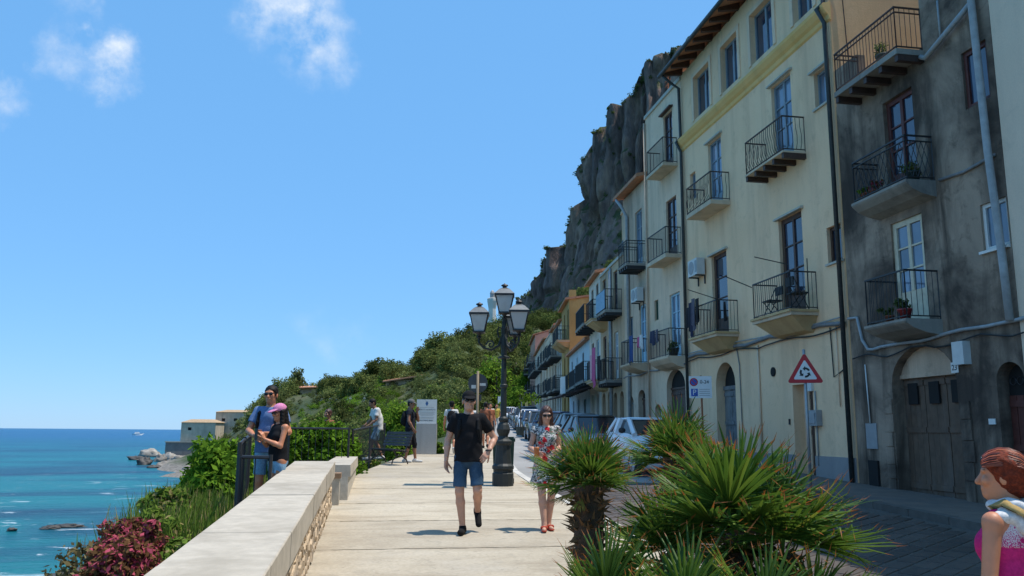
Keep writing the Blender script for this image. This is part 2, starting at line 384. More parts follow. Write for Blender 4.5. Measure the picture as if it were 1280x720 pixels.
    tag(mb.build('landing_pavement', 'promenade_paving', loc=(0, 0, -.004)), kind='structure')
    # --- kerb stones
    M('kerb_stone', (0.52, 0.49, 0.44), 0.85, 5, 0.15, 0.4, 50, 0.005, objvar=0.1)
    M('kerb_dark', (0.12, 0.105, 0.09), 0.8, 5, 0.25, 0.4, 50, 0.005, objvar=0.15)
    M('sidewalk_stone', (0.16, 0.125, 0.10), 0.8, 3, 0.25, 0.4, 40, 0.006, (0.09, 0.09, 0.09), 1.2)
    m, nt, b = new_mat('asphalt_road')
    n1 = noise(nt, 0.35, 5, 0.6, worldpos(nt)); n2 = noise(nt, 60, 3, 0.6, worldpos(nt))
    c = ramp(nt, n1.outputs['Fac'], [(0.3, (0.25, 0.245, 0.235)), (0.7, (0.36, 0.35, 0.335))]).outputs[0]
    c = mixc(nt, 0.4, c, ramp(nt, n2.outputs['Fac'], [(0.3, (0.6,) * 3), (0.7, (1.1,) * 3)]).outputs[0], 'MULTIPLY')
    nt.links.new(c, b.inputs['Base Color']); b.inputs['Roughness'].default_value = 0.85; bump(nt, b, n2.outputs['Fac'], 0.3, 0.005)
    def strip(name, xa, xb, y0, y1, dz, mat, step=1.0, parent=None, skirt=0.0):
        mb = MB(); yy = np.arange(y0, y1 + .01, step); vs = []
        for y in yy: vs += [(xa(y), y, street_z(y) + dz), (xb(y), y, street_z(y) + dz)]
        mb.add(vs, [(2 * i, 2 * i + 1, 2 * i + 3, 2 * i + 2) for i in range(len(yy) - 1)])
        if skirt:
            vs = []
            for y in yy: vs += [(xa(y), y, street_z(y) + dz), (xa(y), y, street_z(y) + dz - skirt)]
            mb.add(vs, [(2 * i, 2 * i + 2, 2 * i + 3, 2 * i + 1) for i in range(len(yy) - 1)])
        return mb.build(name, mat, parent)
    road = strip('road', lambda y: kerb_x(y) - .1, lambda y: fac_x(y) - 1.8, -20, 160, -.12, 'asphalt_road'); tag(road, kind='structure')
    walk = strip('sidewalk', lambda y: fac_x(y) - 1.78, lambda y: fac_x(y) + .1, -12, 150, 0.0, 'sidewalk_stone', skirt=.3); tag(walk, kind='structure')
    kerb = strip('kerb', lambda y: kerb_x(y) - .13, lambda y: kerb_x(y) - .02, -12, 150, -.03, 'kerb_stone'); tag(kerb, kind='structure')
    def stone_run(fx, y0, y1, ln, w, mat, parent, top):
        y = y0
        while y < y1:
            l = min(ln, y1 - y) - .012; mb = MB(); xa, xb = fx(y), fx(y + l); z0, z1 = street_z(y), street_z(y + l)
            d = .012; j = random.uniform(-.004, .004)
            mb.hexa([(xa, y, z0 - .2), (xa + w, y, z0 - .2), (xb + w, y + l, z1 - .2), (xb, y + l, z1 - .2),
                     (xa, y, z0 + top + j), (xa + w - d, y, z0 + top + j), (xb + w - d, y + l, z1 + top + j), (xb, y + l, z1 + top + j)])
            mb.build('kerb_stone', mat, parent); y += ln
    stone_run(lambda y: kerb_x(y) - .15, 5.0, 60, 1.0, .17, 'kerb_stone', kerb, .006)
    stone_run(lambda y: fac_x(y) - 1.98, 7.0, 34, 1.0, .2, 'kerb_dark', walk, .006)
    # --- stone setts of the road near the camera: diagonal rows of dark basalt blocks
    m, nt, b = new_mat('basalt_sett')
    n1 = noise(nt, 3, 5, 0.6, worldpos(nt)); n2 = noise(nt, 45, 4, 0.65, worldpos(nt))
    oi = nt.nodes.new('ShaderNodeObjectInfo')
    gi = nt.nodes.new('ShaderNodeNewGeometry')
    c = ramp(nt, n1.outputs['Fac'], [(0.3, (0.055, 0.043, 0.036)), (0.7, (0.088, 0.069, 0.057))]).outputs[0]
    c = mixc(nt, 1.0, c, ramp(nt, gi.outputs['Random Per Island'], [(0, (0.72,) * 3), (1, (1.3,) * 3)]).outputs[0], 'MULTIPLY')
    c = mixc(nt, 1.0, c, ramp(nt, oi.outputs['Random'], [(0, (0.75,) * 3), (1, (1.25,) * 3)]).outputs[0], 'MULTIPLY')
    nt.links.new(c, b.inputs['Base Color']); b.inputs['Roughness'].default_value = 0.62; bump(nt, b, n2.outputs['Fac'], 0.5, 0.006)
    M('sett_joint', (0.10, 0.085, 0.07), 0.95, 20, 0.4)
    bed = strip('sett_paving', lambda y: 3.52 if y < 17 else 3.7, lambda y: 8.92, -6, 19.0, -.116, 'sett_joint'); tag(bed, kind='structure')
    bw, bl = .26, .50; ang = R(38); ca, sa = math.cos(ang), math.sin(ang); stones = []
    for i in range(-60, 90):
        for j in range(-60, 80):
            lx, ly = (i + (.5 if j % 2 else 0)) * bl, j * bw
            x, y = 6 + lx * ca - ly * sa, 9 + lx * sa + ly * ca
            if 3.85 < x < 8.62 and 1.0 < y < 18.4: stones.append((x, y))
    # the 300 nearest to what the camera sees become single pieces
    def vis(p):
        a = math.degrees(math.atan2(p[0], p[1])) - 9.5; return 12 < a < 33
    stones.sort(key=lambda p: (not vis(p), math.hypot(*p)))
    base = []
    rr = random.Random(5)
    for v in range(6):
        mb = MB(); w, l = bw / 2 - .009 - rr.uniform(0, .006), bl / 2 - .009 - rr.uniform(0, .008); e = .014
        mb.hexa([(-l, -w, -.03), (l, -w, -.03), (l, w, -.03), (-l, w, -.03), (-l + e, -w + e, .005 + rr.uniform(-.003, .003)), (l - e, -w + e, .005 + rr.uniform(-.003, .003)), (l - e, w - e, .005 + rr.uniform(-.003, .003)), (-l + e, w - e, .005 + rr.uniform(-.003, .003))])
        me = mb.mesh('sett'); me.materials.append(MATS['basalt_sett']); base.append(me)
    rest = MB(); tilt = math.atan(SLOPE)
    for k, (x, y) in enumerate(stones):
        z = street_z(y) - .116 + .004
        if k < 300:
            o = link('sett', base[k % 6], None, bed, (x, y, z)); o.rotation_euler = Euler((tilt, 0, 0)).to_matrix().to_4x4().to_3x3().to_euler()
            o.rotation_euler = (Matrix.Rotation(tilt, 3, 'X') @ Matrix.Rotation(ang, 3, 'Z')).to_euler()
        else:
            Mx = Matrix.Translation((x, y, z)) @ Matrix.Rotation(tilt, 4, 'X') @ Matrix.Rotation(ang, 4, 'Z')
            src = base[k % 6]; rest.add([tuple(Mx @ v.co) for v in src.vertices], [tuple(p.vertices) for p in src.polygons])
    tag(rest.build('setts', 'basalt_sett', bed), kind='stuff')
build_setting()
# ------------------------------------------------------------------ buildings
def wall_material(name, col, col2, dirty, amt=0.5, rough=0.92):
    """painted render: broad patchiness, vertical rain streaks, grime blotches and fine plaster relief"""
    if name in MATS: return MATS[name]
    m, nt, b = new_mat(name)
    n1 = noise(nt, 0.45, 6, 0.62, worldpos(nt), 0.6); n2 = noise(nt, 1.3, 6, 0.65, worldpos(nt, (1, 1, 0.13)), 0.3); n3 = noise(nt, 30, 4, 0.6, worldpos(nt))
    n4 = noise(nt, 2.6, 6, 0.68, worldpos(nt), 0.5)
    c = ramp(nt, n1.outputs['Fac'], [(0.38, col), (0.62, col2)]).outputs[0]
    c = mixc(nt, ramp(nt, n2.outputs['Fac'], [(0.48, (0, 0, 0)), (0.68, (amt,) * 3)]).outputs[0], c, dirty)
    c = mixc(nt, ramp(nt, n4.outputs['Fac'], [(0.55, (0, 0, 0)), (0.75, (amt * .7,) * 3)]).outputs[0], c, cs(dirty, .8))
    c = mixc(nt, 0.25, c, ramp(nt, n3.outputs['Fac'], [(0.3, (0.75,) * 3), (0.7, (1.1,) * 3)]).outputs[0], 'MULTIPLY')
    nt.links.new(c, b.inputs['Base Color']); b.inputs['Roughness'].default_value = rough; b.inputs['Specular IOR Level'].default_value = 0.25
    s = nt.nodes.new('ShaderNodeMath'); s.operation = 'ADD'; nt.links.new(n3.outputs['Fac'], s.inputs[0]); nt.links.new(n4.outputs['Fac'], s.inputs[1])
    bump(nt, b, s.outputs[0], 0.45, 0.012)
    return m
wall_material('render_yellow', (0.89, 0.59, 0.355), (0.93, 0.635, 0.395), (0.62, 0.40, 0.25), 0.55)
wall_material('render_orange', (0.82, 0.50, 0.25), (0.88, 0.55, 0.29), (0.5, 0.31, 0.17), 0.3)
wall_material('render_grey', (0.085, 0.062, 0.048), (0.40, 0.295, 0.215), (0.048, 0.036, 0.028), 0.9)
wall_material('render_pale', (0.74, 0.58, 0.43), (0.80, 0.63, 0.47), (0.58, 0.46, 0.35), 0.4)
wall_material('render_cream', (0.78, 0.56, 0.38), (0.86, 0.63, 0.44), (0.50, 0.36, 0.25), 0.6)
wall_material('render_greybeige', (0.58, 0.42, 0.30), (0.74, 0.55, 0.39), (0.30, 0.215, 0.155), 0.65)
wall_material('render_tan', (0.54, 0.36, 0.22), (0.64, 0.44, 0.28), (0.25, 0.19, 0.14), 0.5)
wall_material('render_white', (0.76, 0.65, 0.53), (0.84, 0.72, 0.60), (0.46, 0.40, 0.34), 0.55)
wall_material('render_blue', (0.45, 0.56, 0.62), (0.52, 0.63, 0.68), (0.35, 0.40, 0.42), 0.4)
wall_material('render_ochre', (0.47, 0.27, 0.09), (0.58, 0.36, 0.13), (0.33, 0.20, 0.09), 0.5)
wall_material('render_pink', (0.56, 0.30, 0.21), (0.62, 0.36, 0.26), (0.40, 0.25, 0.19), 0.4)
wall_material('plinth_grey', (0.30, 0.28, 0.27), (0.36, 0.335, 0.32), (0.18, 0.18, 0.19), 0.4)
wall_material('cornice_yellow', (0.82, 0.50, 0.18), (0.88, 0.55, 0.22), (0.6, 0.38, 0.16), 0.4)
wall_material('balcony_stone', (0.60, 0.47, 0.33), (0.68, 0.54, 0.39), (0.34, 0.27, 0.19), 0.5)
wall_material('balcony_dirty', (0.26, 0.24, 0.21), (0.36, 0.33, 0.28), (0.13, 0.12, 0.11), 0.7)
wall_material('corbel_orange', (0.55, 0.37, 0.18), (0.60, 0.43, 0.23), (0.40, 0.24, 0.12), 0.6)
M('iron_black', (0.018, 0.018, 0.020), 0.5, 30, 0.3)
M('iron_brown', (0.055, 0.030, 0.022), 0.6, 30, 0.4)
M('wood_brown', (0.085, 0.040, 0.024), 0.6, 12, 0.35, 0.3, 60, 0.003)
M('wood_darkred', (0.11, 0.030, 0.022), 0.6, 12, 0.3)
M('wood_grey', (0.17, 0.17, 0.17), 0.8, 5, 0.4, 0.5, 40, 0.004, (0.30, 0.29, 0.27), 2.0, 0.7, True)
M('wood_garage', (0.135, 0.085, 0.055), 0.8, 5, 0.3, 0.4, 40, 0.004, (0.20, 0.17, 0.15), 1.6, 0.6, True)
M('paint_white', (0.72, 0.71, 0.67), 0.55, 8, 0.08)
M('paint_cream', (0.66, 0.58, 0.42), 0.6, 8, 0.12, 0.2, 40, 0.003, (0.42, 0.34, 0.24), 3.0, 0.5)
M('paint_bluegrey', (0.22, 0.27, 0.31), 0.6, 8, 0.15)
M('paint_skyblue', (0.36, 0.55, 0.66), 0.6, 8, 0.12)
M('paint_green', (0.05, 0.10, 0.06), 0.6, 8, 0.2)
M('zinc_dark', (0.05, 0.055, 0.055), 0.5, 12, 0.3, metal=0.3)
M('pipe_grey', (0.33, 0.34, 0.34), 0.6, 6, 0.25)
M('cable_grey', (0.20, 0.20, 0.20), 0.7, 8, 0.25)
M('cable_black', (0.02, 0.02, 0.02), 0.6, 8, 0.2)
M('tile_roof', (0.50, 0.22, 0.115), 0.85, 4, 0.3, 0.6, 12, 0.05, (0.30, 0.22, 0.15), 1.5, 0.6)
M('plastic_white', (0.60, 0.60, 0.57), 0.5, 6, 0.1)
M('plastic_grey', (0.30, 0.30, 0.30), 0.5, 6, 0.15)
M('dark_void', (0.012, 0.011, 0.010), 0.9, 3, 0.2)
M('stone_trim', (0.47, 0.44, 0.37), 0.85, 7, 0.15, 0.4, 40, 0.005)
def glass_mat(name, col, rough=0.04):
    m, nt, b = new_mat(name)
    n = noise(nt, 0.8, 3, 0.5, worldpos(nt)); oi = nt.nodes.new('ShaderNodeObjectInfo')
    c = ramp(nt, n.outputs['Fac'], [(0.3, cs(col, .6)), (0.7, cs(col, 1.4))]).outputs[0]
    c = mixc(nt, 1.0, c, ramp(nt, oi.outputs['Random'], [(0, (0.6,) * 3), (1, (1.4,) * 3)]).outputs[0], 'MULTIPLY')
    nt.links.new(c, b.inputs['Base Color']); b.inputs['Roughness'].default_value = rough; b.inputs['IOR'].default_value = 1.9
    n2 = noise(nt, 1.7, 2, 0.5, worldpos(nt)); bump(nt, b, n2.outputs['Fac'], 0.05, 0.02)
glass_mat('window_glass', (0.030, 0.045, 0.075)); glass_mat('curtained_glass', (0.13, 0.18, 0.25))

def arc_pts(x0, x1, zs, rise, n=12):
    cx, rx = (x0 + x1) / 2, (x1 - x0) / 2
    return [(cx - rx * math.cos(math.pi * i / n), zs + rise * math.sin(math.pi * i / n)) for i in range(n + 1)]
def facade(mb, L, z0, z1, ops, depth=.24, y=0.0):
    """front wall sheet in the x-z plane (facing -y) with real openings and reveals"""
    xs = sorted({0.0, L} | {min(max(v, 0), L) for o in ops for v in (o['x0'], o['x1'])})
    zs = sorted({z0, z1} | {min(max(v, z0), z1) for o in ops for v in (o['z0'], o['z1'])})
    for i in range(len(xs) - 1):
        for j in range(len(zs) - 1):
            cx, cz = (xs[i] + xs[i + 1]) / 2, (zs[j] + zs[j + 1]) / 2
            if any(o['x0'] < cx < o['x1'] and o['z0'] < cz < o['z1'] for o in ops): continue
            mb.add([(xs[i], y, zs[j]), (xs[i + 1], y, zs[j]), (xs[i + 1], y, zs[j + 1]), (xs[i], y, zs[j + 1])], [(0, 1, 2, 3)])
    for o in ops:
        x0, x1, a, b, d = o['x0'], o['x1'], o['z0'], o['z1'], o.get('d', depth)
        if o.get('rise'):
            zs_ = b - o['rise']; arc = arc_pts(x0, x1, zs_, o['rise']); n = len(arc); h = n // 2
            mb.add([(x0, y, b)] + [(p[0], y, p[1]) for p in arc[:h + 1]], [tuple(range(h + 2))[::-1]][:1])
            mb.add([(x1, y, b)] + [(p[0], y, p[1]) for p in arc[h:][::-1]], [tuple(range(n - h + 1))])
            path = [(x0, a)] + arc + [(x1, a)]
        else: path = [(x0, a), (x0, b), (x1, b), (x1, a)]
        for p, q in zip(path[:-1], path[1:]):
            mb.add([(p[0], y, p[1]), (p[0], y + d, p[1]), (q[0], y + d, q[1]), (q[0], y, q[1])], [(0, 1, 2, 3)])
        mb.add([(x0, y, a), (x1, y, a), (x1, y + d, a), (x0, y + d, a)], [(0, 1, 2, 3)])
def window(par, x0, x1, z0, z1, y=.12, cols=2, rows=2, frame='wood_brown', glass='window_glass', fw=.07, panel=0.0, name='window', bar=.035):
    """frame of stiles, rails and glazing bars; every pane is a sub-part; panel = height of a solid lower panel"""
    mb = MB(); t = .05
    mb.box(x0, x0 + fw, y - t, y + .02, z0, z1); mb.box(x1 - fw, x1, y - t, y + .02, z0, z1)
    mb.box(x0 + fw, x1 - fw, y - t + .002, y + .018, z1 - fw, z1); mb.box(x0 + fw, x1 - fw, y - t + .002, y + .018, z0, z0 + fw)
    zi = z0 + fw
    if panel: mb.box(x0 + fw, x1 - fw, y - t + .015, y + .01, z0 + fw, z0 + panel); zi = z0 + panel
    ix0, ix1, iz1 = x0 + fw, x1 - fw, z1 - fw; cw = (ix1 - ix0) / cols; ch = (iz1 - zi) / rows
    for c in range(1, cols):
        w = bar * (1.3 if cols == 2 else 1); mb.box(ix0 + c * cw - w, ix0 + c * cw + w, y - t + .004, y + .016, zi, iz1)
    for r in range(1, rows): mb.box(ix0, ix1, y - t + .008, y + .014, zi + r * ch - bar / 2, zi + r * ch + bar / 2)
    f = mb.build(name, frame, par)
    for c in range(cols):
        for r in range(rows):
            p = MB(); a0, a1 = ix0 + c * cw + .004, ix0 + (c + 1) * cw - .004; b0, b1 = zi + r * ch + .004, zi + (r + 1) * ch - .004
            p.box(a0, a1, y - .012, y - .004, b0, b1); p.build('pane', glass, f)
    return f
def lintel(par, x0, x1, z, mat='stone_trim', proj=.10, th=.05, over=.12):
    mb = MB(); mb.hexa([(x0 - over, -proj, z), (x1 + over, -proj, z), (x1 + over, .02, z), (x0 - over, .02, z), (x0 - over, -proj, z + th), (x1 + over, -proj, z + th), (x1 + over, .02, z + th * 1.6), (x0 - over, .02, z + th * 1.6)])
    return mb.build('drip_ledge', mat, par)
def sill(par, x0, x1, z, mat='stone_trim'):
    mb = MB(); mb.box(x0 - .06, x1 + .06, -.06, .1, z - .05, z); return mb.build('sill', mat, par)
def balcony(par, x0, x1, zs, depth=.7, th=.13, rail=.98, style='plain', support=None, slab='balcony_stone', iron='iron_black', railmat=None):
    """projecting slab (part) with railing and brackets (sub-parts); front faces -y"""
    mb = MB()
    if support == 'curved':
        pr = [(0, zs - th * 2.6), (-depth * .45, zs - th * 2.2), (-depth * .8, zs - th * 1.5), (-depth, zs - th * .7), (-depth - .03, zs - th * .4), (-depth - .03, zs), (0, zs)]
        mb.prism([(a, b) for a, b in pr], x0, x1, 'x')
    else: mb.box(x0, x1, -depth, .03, zs - th, zs)
    s = mb.build('balcony', slab, par)
    if support == 'beams':
        n = 5
        for i in range(n):
            x = x0 + .06 + (x1 - x0 - .12) * i / (n - 1); b = MB(); b.box(x - .055, x + .055, -depth + .03, .03, zs - th - .14, zs - th - .002); b.build('bracket', iron, s)
    if support == 'corbel':
        b = MB(); e = .12
        b.hexa([(x0 + e * 2.2, -depth * .35, zs - th - .34), (x1 - e * 2.2, -depth * .35, zs - th - .34), (x1 - e * 2.2, .02, zs - th - .40), (x0 + e * 2.2, .02, zs - th - .40),
                (x0 + e * .5, -depth + .06, zs - th - .002), (x1 - e * .5, -depth + .06, zs - th - .002), (x1 - e * .5, .02, zs - th - .002), (x0 + e * .5, .02, zs - th - .002)])
        b.box(x0 - .03, x1 + .03, -depth - .05, .03, zs - .055, zs + .006); b.build('corbel', 'corbel_orange', s)
    r = MB(); zt = zs + rail; f = -depth + .04; tk = .013
    xa, xb = x0 + .04, x1 - .04
    def bars(p, q, n, sty):
        for i in range(n + 1):
            t = i / n; x = p[0] + (q[0] - p[0]) * t; y = p[1] + (q[1] - p[1]) * t
            corner = i in (0, n)
            if sty == 'bow' and not corner:
                dx, dy = (0, -.07) if abs(q[0] - p[0]) > .2 else ((-.07 if p[0] < (xa + xb) / 2 else .07), 0)
                r.tube([(x, y, zs + .06), (x + dx * .9, y + dy * .9, zs + .22), (x + dx, y + dy, zs + .42), (x + dx * .1, y + dy * .1, zs + rail * .72), (x, y, zt - .03)], .009, 4)
            elif sty == 'ornate' and not corner:
                sx = (q[0] - p[0]) / n * .5; sy = (q[1] - p[1]) / n * .5
                for sg in (-1, 1):
                    r.tube([(x, y, zs + .05), (x + sg * sx, y + sg * sy, zs + rail * .25), (x, y, zs + rail * .47), (x + sg * sx, y + sg * sy, zs + rail * .68), (x, y, zs + rail * .88)], .009, 4)
            else: r.tube([(x, y, zs if corner else zs + .05), (x, y, zt)], .016 if corner else .008, 4)
    nf = max(4, int((x1 - x0) / (.115 if style != 'ornate' else .17))); ns = max(2, int(depth / .12))
    bars((xa, f), (xb, f), nf, style); bars((xa, 0), (xa, f), ns, style); bars((xb, f), (xb, 0), ns, style)
    levels = [zt, zs + .06] + ([zs + rail * .88] if style in ('ornate', 'double') else [])
    for z in levels:
        h = .016 if z == zt else .01
        r.box(xa - tk, xb + tk, f - .016, f + .016, z - h, z + h); r.box(xa - .016, xa + .016, f + .016, .02, z - h, z + h); r.box(xb - .016, xb + .016, f + .016, .02, z - h, z + h)
    if style == 'scroll':
        pass
    r.build('railing', railmat or iron, s)
    return s
def block(par, L, z0, z1, depth, wallmat, ops, name='wall', x_off=0.0):
    mb = MB(); facade(mb, L, z0, z1, ops)
    mb.add([(0, 0, z0), (0, depth, z0), (0, depth, z1), (0, 0, z1)], [(0, 1, 2, 3)][::-1])
    mb.add([(L, 0, z0), (L, depth, z0), (L, depth, z1), (L, 0, z1)], [(0, 1, 2, 3)])
    mb.add([(0, depth, z0), (L, depth, z0), (L, depth, z1), (0, depth, z1)], [(3, 2, 1, 0)])
    mb.add([(0, 0, z1), (L, 0, z1), (L, depth, z1), (0, depth, z1)], [(0, 1, 2, 3)])
    return mb.build(name, wallmat, par, loc=(x_off, 0, 0))
def plank_door(par, x0, x1, z0, z1, y, mat, n=6, name='door', cols=2, rise=0.0):
    """board door: each plank of a leaf stands a little proud or back"""
    mb = MB(); rd = random.Random(int(x0 * 100) + 7)
    w = (x1 - x0) / n
    for i in range(n):
        j = rd.uniform(0, .012); mb.box(x0 + i * w + .004, x0 + (i + 1) * w - .004, y + j, y + .05, z0, z1)
    mb.box(x0, x1, y + .03, y + .055, z0, z1)
    for k in range(cols):
        a, b = x0 + (x1 - x0) * k / cols + .02, x0 + (x1 - x0) * (k + 1) / cols - .02
        for zz in (z0 + .12, z0 + (z1 - z0) * .52, z1 - .2): mb.box(a, b, y - .022, y + .006, zz, zz + .11)
    return mb.build(name, mat, par)
def pipe(par, pts, r, mat, name='drainpipe'):
    mb = MB(); mb.smooth = True; mb.tube(pts, r, 8)
    o = mb.build(name, mat, par)
    return o
def frame_of(A, B):
    d = Vector((B[0] - A[0], B[1] - A[1], 0)); return d.length, math.atan2(d.y, d.x)

# ---- yellow four-storey house
def yellow_house():
    A, B = (10.9, 27.55), (10.9, 17.62); L, rz = frame_of(A, B); Y = lambda y: 27.55 - y
    t = thing('yellow_house', 'tall pale yellow house with ochre cornice, green drainpipes and wooden eaves', 'house', (*A, 0), rz)
    ops = []
    def op(ya, yb, z0, z1, **k): d = dict(x0=Y(ya), x1=Y(yb), z0=z0, z1=z1, **k); ops.append(d); return d
    tops = [op(26.35, 24.95, 12.55, 14.12, d=.3), op(24.0, 22.75, 12.55, 14.12, d=.3), op(21.85, 20.45, 12.55, 14.12, d=.3), op(19.3, 18.3, 12.55, 14.12, d=.3)]
    d3 = [op(25.3, 24.25, 8.9, 11.25), op(20.75, 19.65, 8.9, 11.35)]
    sm = op(18.48, 17.86, 9.8, 10.75); sl = op(26.95, 26.45, 9.75, 10.72)
    d2 = [op(25.32, 24.15, 4.75, 7.4), op(20.7, 19.45, 4.75, 7.45)]
    wr = op(18.3, 17.68, 5.75, 6.65)
    ad = op(25.3, 23.85, 0.75, 3.86, rise=.72, d=.35); dr = op(20.38, 19.36, 0.45, 2.92, d=.4)
    block(t, L, 0, 14.75, 9, 'render_yellow', ops)
    for o in tops:
        window(t, o['x0'], o['x1'], o['z0'], o['z1'], .2, 2, 1, 'paint_bluegrey', 'window_glass', .06); 
        fr = MB(); e = .16   # ochre surround
        for a, b, c, d in ((o['x0'] - e, o['x0'], o['z0'] - .03, o['z1'] + e), (o['x1'], o['x1'] + e, o['z0'] - .03, o['z1'] + e), (o['x0'], o['x1'], o['z1'], o['z1'] + e)): fr.box(a, b, -.035, .0, c, d)
        fr.build('window_surround', 'render_cream', t)
    for o in d3:
        window(t, o['x0'], o['x1'], o['z0'], o['z1'], .14, 2, 3, 'paint_bluegrey', 'curtained_glass', .07, .5, 'balcony_door'); lintel(t, o['x0'], o['x1'], o['z1'] + .02)
    window(t, sm['x0'], sm['x1'], sm['z0'], sm['z1'], .16, 1, 1, 'paint_bluegrey', 'curtained_glass', .05); lintel(t, sm['x0'], sm['x1'], sm['z1'] + .02); sill(t, sm['x0'], sm['x1'], sm['z0'])
    window(t, sl['x0'], sl['x1'], sl['z0'], sl['z1'], .16, 1, 1, 'paint_bluegrey', 'curtained_glass', .05)
    window(t, d2[0]['x0'], d2[0]['x1'], d2[0]['z0'], d2[0]['z1'], .14, 1, 3, 'wood_brown', 'window_glass', .13, .55, 'balcony_door'); lintel(t, d2[0]['x0'], d2[0]['x1'], d2[0]['z1'])
    window(t, d2[1]['x0'], d2[1]['x1'], d2[1]['z0'], d2[1]['z1'], .14, 2, 3, 'wood_brown', 'window_glass', .13, .6, 'balcony_door'); lintel(t, d2[1]['x0'], d2[1]['x1'], d2[1]['z1'])
    window(t, wr['x0'], wr['x1'], wr['z0'], wr['z1'], .14, 1, 1, 'wood_brown', 'window_glass', .08); sill(t, wr['x0'], wr['x1'], wr['z0']); 
    # arched doorway with plank leaves and fanlight
    plank_door(t, ad['x0'], ad['x1'], .75, 3.02, .28, 'wood_grey', 8)
    fl = MB(); fl.prism(arc_pts(ad['x0'] + .04, ad['x1'] - .04, 3.14, .68), .3, .32); fl.build('fanlight', 'dark_void', t)
    mb = MB(); mb.box(ad['x0'], ad['x1'], .24, .34, 3.02, 3.14); mb.build('door_rail', 'wood_grey', t)
    plank_door(t, dr['x0'] + .3, dr['x1'], .45, 2.75, .33, 'wood_brown', 5, cols=1)
    mb = MB(); mb.box(dr['x0'], dr['x0'] + .3, .3, .36, .45, 2.92); mb.box(dr['x0'] + .3, dr['x1'], .3, .36, 2.75, 2.92); mb.build('door_frame', 'render_cream', t)
    # plinth, cornice, side wall, eaves
    mb = MB(); a = 0.0
    for o in sorted((ad, dr), key=lambda o: o['x0']) + [dict(x0=L)]:
        mb.box(a, o['x0'], -.03, .0, 0, 1.13); a = o.get('x1', L)
    mb.build('plinth', 'plinth_grey', t)
    mb = MB(); pr = [(0.0, 11.78), (-.05, 11.82), (-.07, 11.92), (-.14, 11.98), (-.22, 12.10), (-.24, 12.18), (-.20, 12.22), (0.0, 12.26)]
    mb.prism(pr, -.03, L + .1, 'x'); mb.build('cornice', 'cornice_yellow', t)
    mb = MB(); mb.box(L + .002, L + .03, .02, 9, 0, 16.5); mb.build('side_wall', 'render_orange', t)
    rf = MB(); rf.hexa([(-.25, -.72, 14.72), (L + .12, -.72, 14.72), (L + .12, 5, 16.6), (-.25, 5, 16.6), (-.25, -.72, 14.84), (L + .12, -.72, 14.84), (L + .12, 5, 16.75), (-.25, 5, 16.75)])
    rf.hexa([(-.25, 5, 16.6), (L + .12, 5, 16.6), (L + .12, 9.2, 15.2), (-.25, 9.2, 15.2), (-.25, 5, 16.75), (L + .12, 5, 16.75), (L + .12, 9.2, 15.35), (-.25, 9.2, 15.35)])
    roof = rf.build('roof', 'tile_roof', t)
    ml = bpy.data.meshes.new('x'); bpy.data.meshes.remove(ml)
    corb = MB(); corb.hexa([(-.06, -.66, 14.62), (.06, -.66, 14.62), (.06, .02, 14.72), (-.06, .02, 14.72), (-.06, -.66, 14.73), (.06, -.66, 14.73), (.06, .02, 14.96), (-.06, .02, 14.96)])
    cm = corb.mesh('rafter_end'); cm.materials.append(MATS['wood_brown'])
    for i in range(15): link('rafter_end', cm, None, roof, (.1 + i * (L - .2) / 14, 0, 0))
    mb = MB(); mb.smooth = True; mb.tube([(-.3, -.76, 14.74), (L + .15, -.76, 14.74)], .07, 8); mb.build('gutter', 'zinc_dark', t)
    pipe(t, [(-.02, -.7, 14.7), (.0, -.45, 14.45), (.06, -.12, 14.2), (.06, -.1, 12.3), (.06, -.28, 12.1), (.06, -.1, 11.75), (.06, -.1, .95)], .055, 'zinc_dark')
    pipe(t, [(L - .06, -.1, 15.0), (L - .06, -.1, 12.3), (L - .06, -.3, 12.1), (L - .06, -.1, 11.75), (L - .06, -.1, .58)], .055, 'zinc_dark')
    # balconies
    balcony(t, Y(25.78), Y(23.7), 8.88, .66, .14, .92, 'bow', None, 'balcony_stone', 'iron_brown')
    balcony(t, Y(21.26), Y(19.04), 8.88, .66, .05, .95, 'bow', 'beams', 'balcony_stone', 'iron_brown')
    balcony(t, Y(25.6), Y(23.45), 4.69, .72, .14, .97, 'plain', 'corbel')
    balcony(t, Y(21.0), Y(18.87), 4.71, .74, .14, .96, 'plain', 'corbel')
    # meter box, vent, junction pipes
    mb = MB(); mb.box(Y(19.42), Y(18.98), -.16, 0, 1.86, 2.24); mb.box(Y(19.36), Y(19.04), -.18, -.16, 1.92, 2.18); mb.build('meter_box', 'plastic_grey', t)
    mb = MB(); mb.box(Y(19.56), Y(19.3), -.07, 0, 2.72, 3.0); mb.build('junction_box', 'plastic_white', t)
    mb = MB(); mb.lathe([(.13, 0), (.13, .03), (.09, .035)], 14); v = mb.build('air_vent', 'dark_void', t, loc=(Y(21.37), -.0, 3.34), rot=(R(90), 0, 0))
    pipe(t, [(Y(19.2), -.03, 2.72), (Y(19.2), -.03, .9)], .018, 'pipe_grey', 'conduit'); pipe(t, [(Y(22.2), -.03, 4.15), (Y(22.2), -.03, 1.1)], .03, 'render_cream', 'conduit')
    pipe(t, [(Y(23.6), -.03, 4.2), (Y(23.45), -.03, 3.7), (Y(23.4), -.03, 1.1)], .016, 'cable_grey', 'conduit')
    pipe(t, [(Y(18.35), -.03, 4.2), (Y(18.3), -.03, 3.0), (Y(18.0), -.03, 3.1), (Y(17.75), -.03, 3.2)], .014, 'cable_black', 'conduit')
    pipe(t, [(Y(18.1), -.03, 4.2), (Y(18.1), -.03, 2.3)], .014, 'render_cream', 'conduit')
    mb = MB(); mb.box(Y(20.62), Y(20.56), -.03, 0, 1.9, 2.05); mb.build('doorbell', 'cable_black', t)
    return t
yellow_house()

